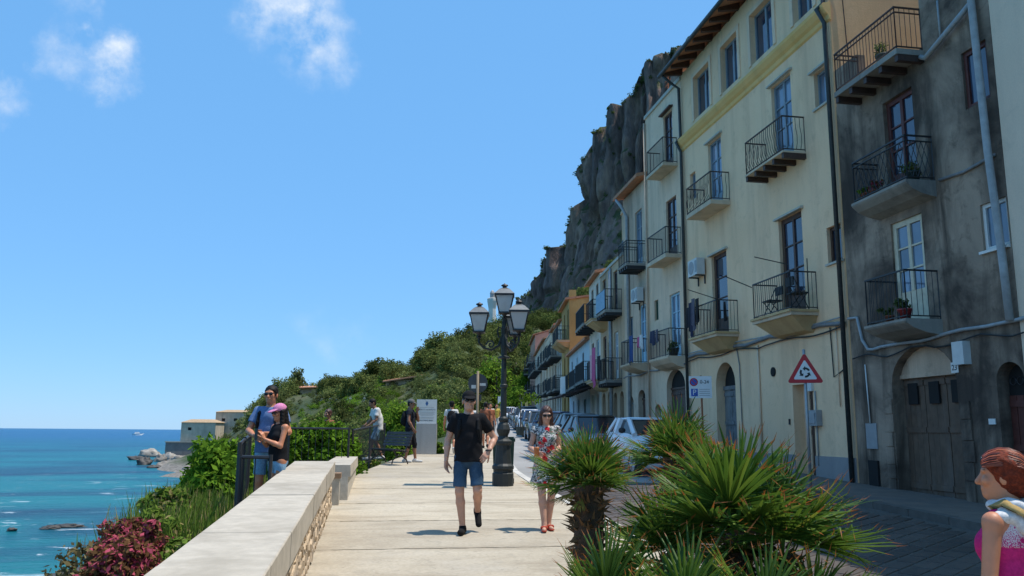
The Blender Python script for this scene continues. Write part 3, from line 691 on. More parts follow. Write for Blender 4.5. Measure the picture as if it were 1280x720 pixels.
# ---- weathered grey house
def grey_house():
    A, B = (10.9, 17.55), (10.9, 12.45); L, rz = frame_of(A, B); Y = lambda y: 17.55 - y
    t = thing('grey_house', 'unpainted grey weathered house with garage arch, between yellow and pale houses', 'house', (*A, 0), rz)
    ops = []
    def op(ya, yb, z0, z1, **k): d = dict(x0=Y(ya), x1=Y(yb), z0=z0, z1=z1, **k); ops.append(d); return d
    d2 = op(15.75, 14.75, 6.68, 8.85); wt = op(13.25, 12.6, 7.72, 8.85); wm = op(13.12, 12.46 + .02, 4.95, 5.82); d1 = op(15.78, 14.75, 3.9, 6.12)
    ga = op(16.12, 14.12, .45, 3.44, rise=.75, d=.35); ra = op(13.1, 12.46, .35, 2.92, rise=.3, d=.3)
    mb = MB(); facade(mb, L, 0, 9.5, ops)
    mb.add([(0, 0, 0), (0, 9, 0), (0, 9, 9.5), (0, 0, 9.5)], [(3, 2, 1, 0)]); mb.add([(L, 0, 0), (L, 9, 0), (L, 9, 9.5), (L, 0, 9.5)], [(0, 1, 2, 3)])
    mb.add([(0, 0, 9.5), (L, 0, 9.5), (L, 9, 9.5), (0, 9, 9.5)], [(0, 1, 2, 3)])
    mb.box(Y(14.32), L, .0, 9, 9.5, 15.2); mb.box(.02, .95, .0, .22, 9.5, 10.42); mb.box(.02, .25, .22, 3, 9.5, 10.42)
    mb.build('wall', 'render_grey', t)
    window(t, d2['x0'], d2['x1'], d2['z0'], d2['z1'], .14, 2, 3, 'wood_darkred', 'window_glass', .1, .5, 'balcony_door')
    window(t, wt['x0'], wt['x1'], wt['z0'], wt['z1'], .1, 1, 1, 'wood_darkred', 'window_glass', .08)
    window(t, wm['x0'], wm['x1'], wm['z0'], wm['z1'], .1, 2, 1, 'paint_white', 'curtained_glass', .07); sill(t, wm['x0'], wm['x1'] - .06, wm['z0'], 'paint_white')
    window(t, d1['x0'], d1['x1'], d1['z0'], d1['z1'], .1, 2, 3, 'paint_cream', 'curtained_glass', .12, .7, 'balcony_door')
    # garage: plank leaves with three small lights below a rendered arch
    g0, g1 = ga['x0'], ga['x1']
    plank_door(t, g0, g1, .45, 2.86, .28, 'wood_garage', 12, 'garage_door', 3)
    for k in range(3):
        c = g0 + (g1 - g0) * (k + .5) / 3; p = MB(); p.box(c - .15, c + .15, .235, .275, 2.28, 2.72); p.build('pane', 'dark_void', t)
    mb = MB(); mb.prism(arc_pts(g0, g1, 2.87, .57), .2, .34); mb.box(g0, g1, .18, .34, 2.82, 2.9); mb.build('arch_infill', 'render_greybeige', t)
    plank_door(t, ra['x0'], ra['x1'], .35, 2.35, .22, 'wood_darkred', 4, cols=1)
    mb = MB(); mb.prism(arc_pts(ra['x0'], ra['x1'], 2.6, .3), .24, .27); mb.box(ra['x0'], ra['x1'], .24, .27, 2.35, 2.6); mb.build('fanlight', 'dark_void', t)
    mb = MB()
    for k in range(3): mb.tube([(ra['x0'] + .15 + .16 * k + .07 * math.cos(a), .2, 2.6 + .07 * math.sin(a)) for a in [i * math.pi / 5 for i in range(11)]], .008, 4)
    mb.build('fanlight_grille', 'iron_black', t)
    # stone jambs and plinth blocks left bare of render
    rd = random.Random(4)
    for xx, n in ((g0 - .32, 6), (g1 + .02, 5)):
        z = .45
        for i in range(n):
            h = rd.uniform(.28, .4); mb = MB(); w = rd.uniform(.26, .34); mb.box(xx + rd.uniform(0, .03), xx + w, -.025 - rd.uniform(0, .012), .002, z, z + h - .015); mb.build('jamb_stone', 'render_grey', t); z += h
    balcony(t, Y(16.6), Y(14.28), 9.42, .62, .12, .92, 'double', 'beams', 'balcony_dirty', 'iron_brown')
    balcony(t, Y(16.14), Y(14.24), 6.64, .63, .13, .92, 'ornate', 'curved', 'balcony_dirty')
    balcony(t, Y(15.76), Y(14.38), 3.88, .76, .12, .96, 'plain', 'curved', 'balcony_dirty')
    pipe(t, [(Y(12.72), -.12, 15), (Y(12.72), -.12, 9.6), (Y(12.66), -.12, 6.7), (Y(12.55), -.12, 4.6), (Y(12.52), -.12, 3.6)], .07, 'pipe_grey')
    pipe(t, [(Y(14.25), -.1, 9.25), (Y(14.1), -.12, 9.15), (Y(12.72), -.12, 9.62)], .055, 'pipe_grey', 'waste_pipe')
    pipe(t, [(Y(13.7), -.05, 10.2), (Y(13.7), -.05, 9.4)], .02, 'pipe_grey', 'conduit')
    pipe(t, [(Y(14.1), -.03, 6.6), (Y(13.4), -.03, 6.55), (Y(12.6), -.03, 6.62)], .03, 'cable_grey', 'conduit')
    mb = MB(); mb.box(Y(13.98), Y(13.68), -.16, 0, 2.95, 3.38); mb.build('meter_box', 'plastic_white', t)
    mb = MB(); mb.box(Y(14.1), Y(14.02), -.05, 0, 3.05, 3.3); mb.build('gas_tag', M('plastic_yellow', (0.5, 0.42, 0.08), .5), t)
    pl = MB(); pl.box(-.1, .1, -.012, 0, -.1, .1); plate = pl.build('number_plate', 'paint_white', t, loc=(Y(14.12), -.012, 2.92))
    link('lettering', text_mesh('23', .15), 'cable_black', plate, (0, -.015, -.005), (R(90), 0, 0))
    pl = MB(); pl.box(-.08, .08, -.02, 0, -.05, .05); pl.build('door_plate', 'paint_white', t, loc=(Y(13.28), -.002, 1.9))
    mb = MB(); mb.box(Y(17.15), Y(16.75), -.02, 0, 1.35, 1.9); mb.build('meter_hatch', 'plastic_grey', t)
    mb = MB(); mb.box(Y(17.1), Y(16.75), -.05, .0, .5, 1.1); mb.build('cellar_grille', 'dark_void', t)
    pipe(t, [(Y(17.0), -.03, 3.2), (Y(16.95), -.03, 1.9)], .014, 'paint_white', 'conduit')
    return t
grey_house()

def pale_house():
    A, B = (10.9, 12.44), (10.9, -14); L, rz = frame_of(A, B)
    t = thing('pale_house', 'pale grey-green house at the right edge, beyond the grey house', 'house', (*A, 0), rz)
    ops = [dict(x0=1.6 + 3.2 * i, x1=2.7 + 3.2 * i, z0=z, z1=z + 1.9) for i in range(7) for z in (4.4, 7.8, 11.2)]
    block(t, L, -1, 15.4, 9, 'render_pale', ops)
    for o in ops[:6]: window(t, o['x0'], o['x1'], o['z0'], o['z1'], .14, 2, 3, 'wood_brown')
    mb = MB(); 
    for o in ops[6:]: mb.box(o['x0'], o['x1'], .12, .2, o['z0'], o['z1'])
    mb.build('shutters', 'wood_brown', t)
    return t
pale_house()

# ---- the row beyond the yellow house
def row_house(name, label, ya, yb, z1, wallmat, doors, z0=0, depth=9, roofmat=None, eave=.3, roof_rise=1.2, side=None, extra_x=0.0):
    """doors: list of (y_far, y_near, z0, z1, style, frame, glass)"""
    A, B = (fac_x(ya) + extra_x, ya), (fac_x(yb) + extra_x, yb); L, rz = frame_of(A, B)
    t = thing(name, label, 'house', (*A, 0), rz); k = L / (ya - yb)
    ops = []
    for (yf, yn, a, b, st, fr, gl) in doors:
        ops.append(dict(x0=max(.05, (ya - yf) * k), x1=min(L - .05, (ya - yn) * k), z0=a, z1=b, rise=.55 * (yf - yn) / 1.6 if st == 'arch' else 0, st=st, fr=fr, gl=gl))
    block(t, L, -1, z1, depth, wallmat, ops)
    for o in ops:
        if o['st'] == 'arch':
            zz = o['z1'] - o['rise']
            plank_door(t, o['x0'], o['x1'], o['z0'], zz - .05, .2, o['fr'], 5)
            mb = MB(); mb.prism(arc_pts(o['x0'], o['x1'], zz + .02, o['rise'] - .03), .2, .23); mb.build('fanlight', 'dark_void', t)
            mb = MB(); mb.box(o['x0'], o['x1'], .16, .22, zz - .05, zz + .02); mb.build('door_rail', o['fr'], t)
        elif o['st'] == 'plank': plank_door(t, o['x0'], o['x1'], o['z0'], o['z1'], .16, o['fr'], 4, cols=1)
        elif o['st'] == 'win': window(t, o['x0'], o['x1'], o['z0'], o['z1'], .12, 2, 1, o['fr'], o['gl'], .06)
        else:
            window(t, o['x0'], o['x1'], o['z0'], o['z1'], .12, 2, 3, o['fr'], o['gl'], .08, .45, 'balcony_door')
    if roofmat:
        rf = MB(); e = eave
        rf.hexa([(-.1, -e, z1 - .02), (L + .1, -e, z1 - .02), (L + .1, depth / 2, z1 + roof_rise), (-.1, depth / 2, z1 + roof_rise), (-.1, -e, z1 + .12), (L + .1, -e, z1 + .12), (L + .1, depth / 2, z1 + roof_rise + .15), (-.1, depth / 2, z1 + roof_rise + .15)])
        rf.hexa([(-.1, depth / 2, z1 + roof_rise), (L + .1, depth / 2, z1 + roof_rise), (L + .1, depth + .2, z1), (-.1, depth + .2, z1), (-.1, depth / 2, z1 + roof_rise + .15), (L + .1, depth / 2, z1 + roof_rise + .15), (L + .1, depth + .2, z1 + .15), (-.1, depth + .2, z1 + .15)])
        rf.build('roof', roofmat, t)
        gb = MB(); gb.prism([(0, z1), (depth, z1), (depth / 2, z1 + roof_rise)], .01, L - .01, 'x'); gb.build('gable', wallmat, t)
    else:
        mb = MB(); mb.box(-.02, L + .02, -.06, .25, z1 - .02, z1 + .12); mb.build('coping', 'stone_trim', t)
    return t, L, (lambda y: (ya - y) * k)
G = 'window_glass'; CG = 'curtained_glass'
# B3: narrow cream house
t3, L3, X3 = row_house('cream_house', 'narrow cream four-storey house left of the yellow house', 31.65, 27.57, 14.6, 'render_cream',
    [(29.5, 28.55, 11.58, 13.85, 'door', 'wood_brown', G), (29.45, 28.35, 8.1, 10.4, 'door', 'wood_brown', G), (29.3, 28.25, 4.4, 6.75, 'door', 'paint_skyblue', CG),
     (29.85, 27.95, .8, 3.95, 'arch', 'wood_brown', G), (31.2, 30.5, .95, 2.75, 'arch', 'wood_grey', G), (31.0, 30.55, 6.0, 6.8, 'win', 'paint_green', G)])
lintel(t3, X3(29.5), X3(28.55), 13.9, 'wood_brown', .16)
balcony(t3, X3(30.0), X3(28.1), 11.55, .58, .12, .98, 'plain', None, 'balcony_stone', 'iron_brown')
balcony(t3, X3(30.0), X3(27.95), 8.06, .62, .14, 1.0, 'plain', None, 'balcony_stone')
balcony(t3, X3(29.9), X3(27.85), 4.35, .62, .16, .98, 'plain', 'curved', 'balcony_stone')
pipe(t3, [(.05, -.08, 14.4), (.05, -.08, .9)], .04, 'render_greybeige')
# B4
t4, L4, X4 = row_house('beige_house', 'grey beige three-storey house with blue balcony doors, two left of the yellow house', 35.3, 31.67, 12.1, 'render_greybeige',
    [(33.4, 32.4, 8.5, 11.0, 'door', 'paint_bluegrey', CG), (33.0, 32.1, 4.5, 6.9, 'door', 'paint_skyblue', CG), (34.6, 34.0, 5.2, 6.6, 'win', 'paint_bluegrey', G),
     (33.4, 32.4, .95, 3.4, 'arch', 'wood_brown', G), (34.9, 34.1, .95, 3.2, 'arch', 'wood_grey', G)], roofmat='tile_roof', eave=.45, roof_rise=1.0)
balcony(t4, X4(33.2), X4(31.9), 8.5, .85, .1, .95, 'double', 'beams', 'balcony_dirty')
balcony(t4, X4(33.3), X4(31.75), 4.4, .75, .13, .98, 'plain', 'curved', 'balcony_stone')
pipe(t4, [(X4(34.9), -.42, 12.0), (X4(34.5), -.3, 11.6), (X4(34.4), -.08, 11.1), (X4(34.4), -.08, 1.2)], .07, 'pipe_grey')
# B5
t5, L5, X5 = row_house('terrace_house', 'tan house with corrugated blue balcony screen and chimney, third left of the yellow house', 38.2, 35.32, 9.6, 'render_tan',
    [(37.6, 36.7, 7.2, 9.2, 'door', 'wood_brown', G), (37.6, 36.7, 4.1, 6.3, 'door', 'paint_white', CG), (37.9, 37.1, 1.1, 3.5, 'arch', 'wood_brown', G), (36.5, 35.7, 1.1, 3.5, 'arch', 'wood_brown', G)])
b5 = balcony(t5, X5(37.9), X5(35.8), 7.15, .8, .12, .95, 'plain', 'beams', 'balcony_dirty')
mb = MB(); xs = [X5(37.9) + i * (X5(35.8) - X5(37.9)) / 24 for i in range(25)]
for i in range(24): mb.hexa([(xs[i], -.80 - .02 * (i % 2), 7.2), (xs[i + 1], -.80 - .02 * ((i + 1) % 2), 7.2), (xs[i + 1], -.79, 7.2), (xs[i], -.79, 7.2), (xs[i], -.80 - .02 * (i % 2), 8.05), (xs[i + 1], -.80 - .02 * ((i + 1) % 2), 8.05), (xs[i + 1], -.79, 8.05), (xs[i], -.79, 8.05)])
mb.build('balcony_screen', M('sheet_blue', (0.22, 0.36, 0.48), .5, 8, .2), b5)
balcony(t5, X5(37.9), X5(36.0), 4.0, .75, .13, .98, 'plain', 'beams', 'balcony_dirty')
mb = MB(); mb.box(X5(37.4), X5(36.9), .4, .9, 9.6, 12.0); mb.box(X5(37.45), X5(36.85), .35, .95, 12.0, 12.15); mb.build('chimney', 'render_tan', t5)
mb = MB(); mb.smooth = True; mb.lathe([(.0, 0), (.42, 0), (.42, .9), (.3, 1.02), (0, 1.05)], 14, (X5(36.4), .6, 9.6), caps=False); mb.build('water_tank', 'zinc_dark', t5)
pipe(t5, [(X5(38.05), -.06, 9.5), (X5(38.05), -.06, 1.3)], .05, 'pipe_grey')
# B6
t6, L6, X6 = row_house('brown_house', 'tan house with orange balcony undersides beside the white gabled house', 41.2, 38.22, 9.6, 'render_tan',
    [(40.5, 39.6, 7.3, 9.3, 'door', 'wood_brown', G), (40.5, 39.6, 4.3, 6.4, 'door', 'wood_brown', G), (39.2, 38.7, 4.6, 6.0, 'win', 'paint_white', CG), (40.9, 40.0, 1.3, 3.6, 'arch', 'wood_brown', G), (39.4, 38.6, 1.3, 3.6, 'arch', 'wood_grey', G)])
balcony(t6, X6(41.0), X6(39.1), 7.2, .8, .14, .95, 'plain', 'corbel'); balcony(t6, X6(41.0), X6(39.1), 4.2, .8, .14, .95, 'plain', 'corbel')
pipe(t6, [(L6 - .1, -.06, 9.4), (L6 - .1, -.06, 1.3)], .05, 'pipe_grey')
# B7
t7, L7, X7 = row_house('white_house', 'white gabled house with dark awning over its ground floor', 45.6, 41.22, 9.9, 'render_white',
    [(44.7, 43.8, 7.6, 9.5, 'door', 'wood_brown', G), (42.8, 41.9, 7.6, 9.5, 'door', 'wood_brown', G), (44.7, 43.8, 4.5, 6.5, 'door', 'wood_brown', G), (42.8, 41.9, 4.5, 6.5, 'door', 'paint_skyblue', CG), (44.9, 43.8, 1.45, 3.7, 'plank', 'paint_white', G), (43.0, 42.0, 1.4, 3.7, 'arch', 'wood_brown', G)], roofmat='tile_roof', roof_rise=1.0)
balcony(t7, X7(45.3), X7(41.6), 7.3, .85, .12, 1.0, 'plain', 'beams', 'balcony_dirty'); balcony(t7, X7(45.3), X7(41.6), 4.3, .9, .12, 1.0, 'plain', 'beams', 'balcony_dirty')
mb = MB(); mb.hexa([(X7(53.0), -2.3, 3.55), (X7(41.4), -2.0, 3.5), (X7(41.4), -.02, 4.1), (X7(53.0), -.02, 4.1), (X7(53.0), -2.3, 3.62), (X7(41.4), -2.0, 3.57), (X7(41.4), -.02, 4.17), (X7(53.0), -.02, 4.17)])
mb.build('awning', M('awning_brown', (0.06, 0.04, 0.035), .8), t7)
# B7b low blue
t, L, X = row_house('blue_house', 'low pale blue house with a small tiled roof between white and ochre houses', 56.9, 45.62, 6.9, 'render_blue',
    [(55.6, 54.7, 4.5, 6.4, 'door', 'wood_brown', G), (52.4, 51.5, 4.5, 6.4, 'door', 'paint_white', CG), (49.2, 48.3, 4.5, 6.4, 'door', 'wood_brown', G), (54.8, 53.8, 1.7, 3.7, 'plank', 'wood_grey', G), (51.8, 50.8, 1.6, 3.7, 'plank', 'paint_bluegrey', G), (48.5, 47.5, 1.5, 3.6, 'plank', 'wood_brown', G)], roofmat='tile_roof', roof_rise=.8)
balcony(t, X(56.2), X(51), 4.3, .75, .12, .95, 'plain', 'beams', 'balcony_dirty'); balcony(t, X(49.9), X(46.6), 4.3, .8, .12, .95, 'plain', 'beams', 'balcony_dirty')
# B8 ochre
t8, L8, X8 = row_house('ochre_house', 'tall ochre house with bare side wall and tiled roof edge rising above its neighbours', 63.2, 56.92, 11.0, 'render_ochre',
    [(61.2, 60.2, 8.3, 10.4, 'door', 'wood_brown', G), (58.4, 57.4, 8.3, 10.4, 'door', 'paint_green', G), (61.2, 60.2, 5.0, 7.1, 'door', 'wood_brown', G), (58.4, 57.4, 5.0, 7.1, 'door', 'wood_brown', G), (61.2, 59.8, 1.9, 4.2, 'arch', 'wood_brown', G), (58.4, 57.2, 1.9, 4.2, 'arch', 'wood_grey', G)], roofmat='tile_roof', roof_rise=.5, depth=7)
balcony(t8, X8(61.8), X8(59.6), 8.1, .85, .12, 1.0, 'plain', 'corbel'); balcony(t8, X8(59.0), X8(56.9), 8.1, .85, .12, 1.0, 'plain', 'corbel'); balcony(t8, X8(61.8), X8(59.6), 4.8, .85, .12, 1.0, 'plain', 'beams', 'balcony_dirty')
mb = MB(); mb.box(L8 - .5, L8 + .03, .0, .5, 11.0, 11.7); mb.build('wall_pier', 'render_ochre', t8)
# further houses
def far_row(name, label, ya, yb, z1, mat, seed, rm=None, floors=3):
    rd = random.Random(seed); g = street_z((ya + yb) / 2); ds = []; n = max(2, int((ya - yb) / 3.2)); w = (ya - yb) / n; fh = (z1 - g) / floors
    bal = []
    for f in range(floors):
        for i in range(n):
            yc = ya - w * (i + .5); zb = g + f * fh
            fr = rd.choice(['wood_brown', 'wood_brown', 'paint_white', 'paint_green', 'paint_bluegrey', 'wood_grey'])
            if f == 0: ds.append((yc + .6, yc - .6, zb - .1, zb + 2.3, 'arch' if rd.random() < .4 else 'plank', fr, G))
            else:
                ds.append((yc + .5, yc - .5, zb + .1, zb + 2.2, 'door', fr, rd.choice([G, CG])))
                if rd.random() < .75: bal.append((yc, zb))
    t, L, X = row_house(name, label, ya, yb, z1, mat, ds, roofmat=rm, depth=8)
    for yc, zb in bal: balcony(t, X(yc + 1.1), X(yc - 1.1), zb, .9, .12, 1.0, 'plain', 'beams', 'balcony_dirty')
    return t
far_row('grey_row_house', 'narrow white-grey house with stepped tile eaves just past the ochre house', 68.0, 63.22, 10.3, 'render_white', 1, 'tile_roof')
far_row('beige_row_house', 'beige balconied house second past the ochre house', 74, 68.02, 10.6, 'render_greybeige', 2, 'tile_roof')
far_row('white_row_house', 'pale balconied house third past the ochre house', 82, 74.02, 10.7, 'render_cream', 3, None)
far_row('cream_row_house', 'cream house fourth past the ochre house with many small balconies', 91, 82.02, 11.0, 'render_greybeige', 4, 'tile_roof')
far_row('grey_low_house', 'pale grey house next to the pink end house', 101, 91.02, 10.9, 'render_white', 5, 'tile_roof')
tp = far_row('pink_end_house', 'salmon pink house at the far end of the house row', 114, 101.02, 13.6, 'render_pink', 6, 'tile_roof')
far_row('last_row_house', 'grey house beyond the pink house where the street bends', 128, 114.02, 12.6, 'render_greybeige', 8, None)
# ------------------------------------------------------------------ rock massif behind the town
def build_cliff():
    m, nt, b = new_mat('limestone_cliff')
    geo = nt.nodes.new('ShaderNodeNewGeometry'); sp = nt.nodes.new('ShaderNodeSeparateXYZ'); nt.links.new(geo.outputs['Normal'], sp.inputs[0])
    n1 = noise(nt, 0.05, 7, 0.65, worldpos(nt, (1, 1, 0.35)), 0.5); n2 = noise(nt, 0.35, 6, 0.7, worldpos(nt, (1, 1, 0.3))); n3 = noise(nt, 0.11, 6, 0.65, worldpos(nt))
    c = ramp(nt, n1.outputs['Fac'], [(0.32, (0.115, 0.080, 0.068)), (0.46, (0.24, 0.165, 0.14)), (0.58, (0.38, 0.245, 0.175)), (0.72, (0.48, 0.335, 0.265))]).outputs[0]
    c = mixc(nt, 0.7, c, ramp(nt, n2.outputs['Fac'], [(0.35, (0.45,) * 3), (0.6, (1.05,) * 3)]).outputs[0], 'MULTIPLY')
    up = nt.nodes.new('ShaderNodeMath'); up.operation = 'MULTIPLY_ADD'; up.inputs[1].default_value = 0.9; nt.links.new(n3.outputs['Fac'], up.inputs[0]); nt.links.new(sp.outputs['Z'], up.inputs[2])
    veg = ramp(nt, up.outputs[0], [(0.80, (0, 0, 0)), (0.95, (1, 1, 1))])
    gc = ramp(nt, n2.outputs['Fac'], [(0.35, (0.03, 0.05, 0.018)), (0.55, (0.09, 0.10, 0.035)), (0.7, (0.22, 0.16, 0.07))])
    c = mixc(nt, veg.outputs[0], c, gc.outputs[0])
    nt.links.new(c, b.inputs['Base Color']); b.inputs['Roughness'].default_value = 0.95
    bump(nt, b, n2.outputs['Fac'], 1.0, 2.5)
    # plan of the foot of the rock face, from its left end round towards the back of the houses; height of its rim there
    # (x, y, z_foot, z_rim)
    rim = [(640, 385, 520), (655, 372, 470), (668, 332, 462), (690, 312, 452), (703, 300, 442), (708, 250, 434), (714, 215, 428), (727, 193, 422), (732, 160, 416), (750, 148, 411), (756, 120, 406), (775, 108, 400), (789, 80, 395), (810, 60, 390), (848, 36, 385), (900, 16, 378), (1000, 12, 368), (1150, 0, 350), (1300, 0, 330)]
    plan = []
    for u, v, D in rim:          # rim of the rock as surveyed from the viewpoint: bearing, height, distance
        th = math.atan((u - 640) / 1036) + R(9.5); r_ = D / math.cos(th - R(9.5)); plan.append([r_ * math.sin(th), r_ * math.cos(th), 30 + (u - 640) * .08, CAM_H + (540 - v) * D / 1036 + 4])
    plan = np.array([[plan[0][0] + 60, plan[0][1] + 130, 34, 44]] + plan)
    s = np.r_[0, np.cumsum(np.hypot(*np.diff(plan[:, :2], axis=0).T))]
    nu, nv, nb = 560, 220, 30
    ss = np.linspace(0, s[-1], nu); px = np.interp(ss, s, plan[:, 0]); py = np.interp(ss, s, plan[:, 1])
    k = np.ones(13) / 13
    px = np.convolve(np.pad(px, 6, 'edge'), k, 'valid'); py = np.convolve(np.pad(py, 6, 'edge'), k, 'valid')
    z0 = np.interp(ss, s, plan[:, 2]); z1 = np.interp(ss, s, plan[:, 3])
    # stepped, broken rim
    st = fbm(np.c_[ss * .09, ss * 0, ss * 0 + 2.2], 21, 4) * 6
    z1 = z1 + st * smooth01((ss - 60) / 60)
    tx, ty = np.gradient(px), np.gradient(py); ln = np.hypot(tx, ty); nx, ny = ty / ln, -tx / ln     # outward
    if nx[nu // 2] * (0 - px[nu // 2]) + ny[nu // 2] * (0 - py[nu // 2]) < 0: nx, ny = -nx, -ny
    rows = []
    for j in range(nv):
        t = j / (nv - 1); z = z0 + (z1 - z0) * t
        lean = 30 * (1 - t) ** 3.2 - 3 * t                # talus apron at the foot, near-vertical above
        rows.append(np.c_[px + nx * lean, py + ny * lean, z])
    for j in range(1, nb + 1):
        t = j / nb; back = 130 * t ** 1.3
        rows.append(np.c_[px - nx * (7 + back), py - ny * (7 + back), z1 + 12 * np.sqrt(t) - 10 * t * t * 2])
    P = np.array(rows); nr = P.shape[0]; F = P.reshape(-1, 3)
    g = fbm(np.c_[F[:, 0] * .05, F[:, 1] * .05, F[:, 2] * .012], 11, 5) * 11 + fbm(np.c_[F[:, 0] * .16, F[:, 1] * .16, F[:, 2] * .022], 15, 4) * 8
    crack = -(1 - np.minimum(1, np.abs(fbm(np.c_[F[:, 0] * .075, F[:, 1] * .075, F[:, 2] * .012], 31, 3)) * 12)) * 8
    ledge = fbm(np.c_[F[:, 0] * .03, F[:, 1] * .03, F[:, 2] * .14], 41, 3) * 2.2
    fine = fbm(np.c_[F[:, 0] * .4, F[:, 1] * .4, F[:, 2] * .10], 51, 3) * 3.6 - (1 - np.minimum(1, np.abs(fbm(np.c_[F[:, 0] * .2, F[:, 1] * .2, F[:, 2] * .03], 61, 2)) * 14)) * 3.2
    g = (g + crack + ledge + fine).reshape(nr, nu); w = np.r_[np.minimum(1, np.linspace(.25, 2.2, nv)), np.linspace(1, .4, nb)][:, None]
    P[:, :, 0] += nx * g * w; P[:, :, 1] += ny * g * w; P[nv:, :, 2] += .45 * g[nv:]
    I = np.arange(nr * nu).reshape(nr, nu)
    Q = np.stack([I[:-1, :-1], I[:-1, 1:], I[1:, 1:], I[1:, :-1]], -1).reshape(-1, 4)
    o = np_mesh('cliff', P.reshape(-1, 3), Q, m, smooth=False); o['kind'] = 'structure'
    return P, nv
CLIFF_P, CLIFF_NV = build_cliff()

# ------------------------------------------------------------------ foliage
def leaf_mat(name, dark, light, dry=None, dry_amt=0.25, scale=0.6, transl=0.3):
    m = bpy.data.materials.new(name); m.use_nodes = True; MATS[name] = m; nt = m.node_tree; N = nt.nodes; N.clear()
    out = N.new('ShaderNodeOutputMaterial'); d = N.new('ShaderNodeBsdfDiffuse'); tr = N.new('ShaderNodeBsdfTranslucent'); mx = N.new('ShaderNodeMixShader'); mx.inputs[0].default_value = transl
    gi = N.new('ShaderNodeNewGeometry'); n = noise(nt, scale, 4, 0.6, gi.outputs['Position']); oi = N.new('ShaderNodeObjectInfo')
    a = N.new('ShaderNodeMath'); a.operation = 'MULTIPLY_ADD'; a.inputs[1].default_value = 0.55; nt.links.new(gi.outputs['Random Per Island'], a.inputs[0])
    h = N.new('ShaderNodeMath'); h.operation = 'MULTIPLY'; h.inputs[1].default_value = 0.8; nt.links.new(n.outputs['Fac'], h.inputs[0]); nt.links.new(h.outputs[0], a.inputs[2])
    c = ramp(nt, a.outputs[0], [(0.3, dark), (0.95, light)]).outputs[0]
    tt = N.new('ShaderNodeAttribute'); tt.attribute_name = 'tree'; t1 = N.new('ShaderNodeMath'); t1.operation = 'ADD'; t1.inputs[1].default_value = 1.0; nt.links.new(tt.outputs['Fac'], t1.inputs[0]); c = mixc(nt, 1.0, c, t1.outputs[0], 'MULTIPLY')
    if dry:
        dm = ramp(nt, gi.outputs['Random Per Island'], [(1 - dry_amt, (0, 0, 0)), (1 - dry_amt + .02, (1, 1, 1))]); c = mixc(nt, dm.outputs[0], c, dry)
    c = mixc(nt, 1.0, c, ramp(nt, oi.outputs['Random'], [(0, (0.8, 0.85, 0.8)), (1, (1.2, 1.12, 1.1))]).outputs[0], 'MULTIPLY')
    nt.links.new(c, d.inputs['Color']); nt.links.new(c, tr.inputs['Color']); nt.links.new(d.outputs[0], mx.inputs[1]); nt.links.new(tr.outputs[0], mx.inputs[2]); nt.links.new(mx.outputs[0], out.inputs[0])
    return m
leaf_mat('leaf_pine', (0.034, 0.058, 0.018), (0.15, 0.18, 0.055))
leaf_mat('leaf_olive', (0.050, 0.075, 0.026), (0.18, 0.21, 0.075))
leaf_mat('leaf_bright', (0.055, 0.12, 0.014), (0.20, 0.32, 0.04))
leaf_mat('leaf_brown', (0.09, 0.065, 0.025), (0.22, 0.16, 0.06))
leaf_mat('leaf_hedge', (0.030, 0.085, 0.010), (0.17, 0.30, 0.030), scale=2.5)
leaf_mat('leaf_grass', (0.05, 0.105, 0.018), (0.20, 0.29, 0.05), (0.30, 0.25, 0.11), 0.18, 2.0)
leaf_mat('leaf_red', (0.09, 0.05, 0.025), (0.24, 0.13, 0.06), (0.45, 0.09, 0.14), 0.34, 2.0)
leaf_mat('leaf_dry', (0.10, 0.075, 0.035), (0.26, 0.20, 0.10), (0.33, 0.27, 0.15), 0.3, 2.0)
M('bark', (0.10, 0.075, 0.055), 0.95, 10, 0.3, 0.6, 30, 0.02)
def leaf_cloud(rng, centres, radii, per, size, flat=0.8, up=0.35, aspect=2.0):
    """leaf-sized quads spread through clumps: centres (N,3), radii (N,), per leaves each"""
    n = len(centres); c = np.repeat(np.asarray(centres), per, 0); r = np.repeat(np.asarray(radii), per)
    d = rng.normal(size=(n * per, 3)); d /= np.linalg.norm(d, axis=1)[:, None]
    rad = rng.random(n * per) ** 0.45
    p = c + d * (r * rad)[:, None] * np.array([1, 1, flat])
    nrm = d * .6 + rng.normal(size=d.shape) * .6 + np.array([0, 0, up]); nrm /= np.linalg.norm(nrm, axis=1)[:, None]
    t = np.cross(nrm, rng.normal(size=d.shape)); t /= np.linalg.norm(t, axis=1)[:, None]; bt = np.cross(nrm, t)
    s = size * rng.uniform(.6, 1.35, n * per)[:, None]
    a, b_ = t * s * .5 * math.sqrt(aspect), bt * s * .5 / math.sqrt(aspect)
    V = np.stack([p - a, p - b_, p + a, p + b_], 1).reshape(-1, 3)
    Q = np.arange(len(V)).reshape(-1, 4); return V, Q
def crown_centres(rng, n, rx, rz, z, kind):
    d = rng.normal(size=(n, 3)); d /= np.linalg.norm(d, axis=1)[:, None]
    rad = rng.uniform(.35, 1, n) ** .6
    c = d * rad[:, None] * np.array([rx, rx, rz])
    if kind == 'umbrella': c[:, 2] = np.abs(c[:, 2]) * .8 - rz * .2
    if kind == 'cone': f = rng.random(n); c[:, 2] = (f * 2 - .8) * rz; c[:, :2] *= (1.05 - f)[:, None]
    c[:, :2] += rng.normal(size=2) * rx * .15
    return c + np.array([0, 0, z])
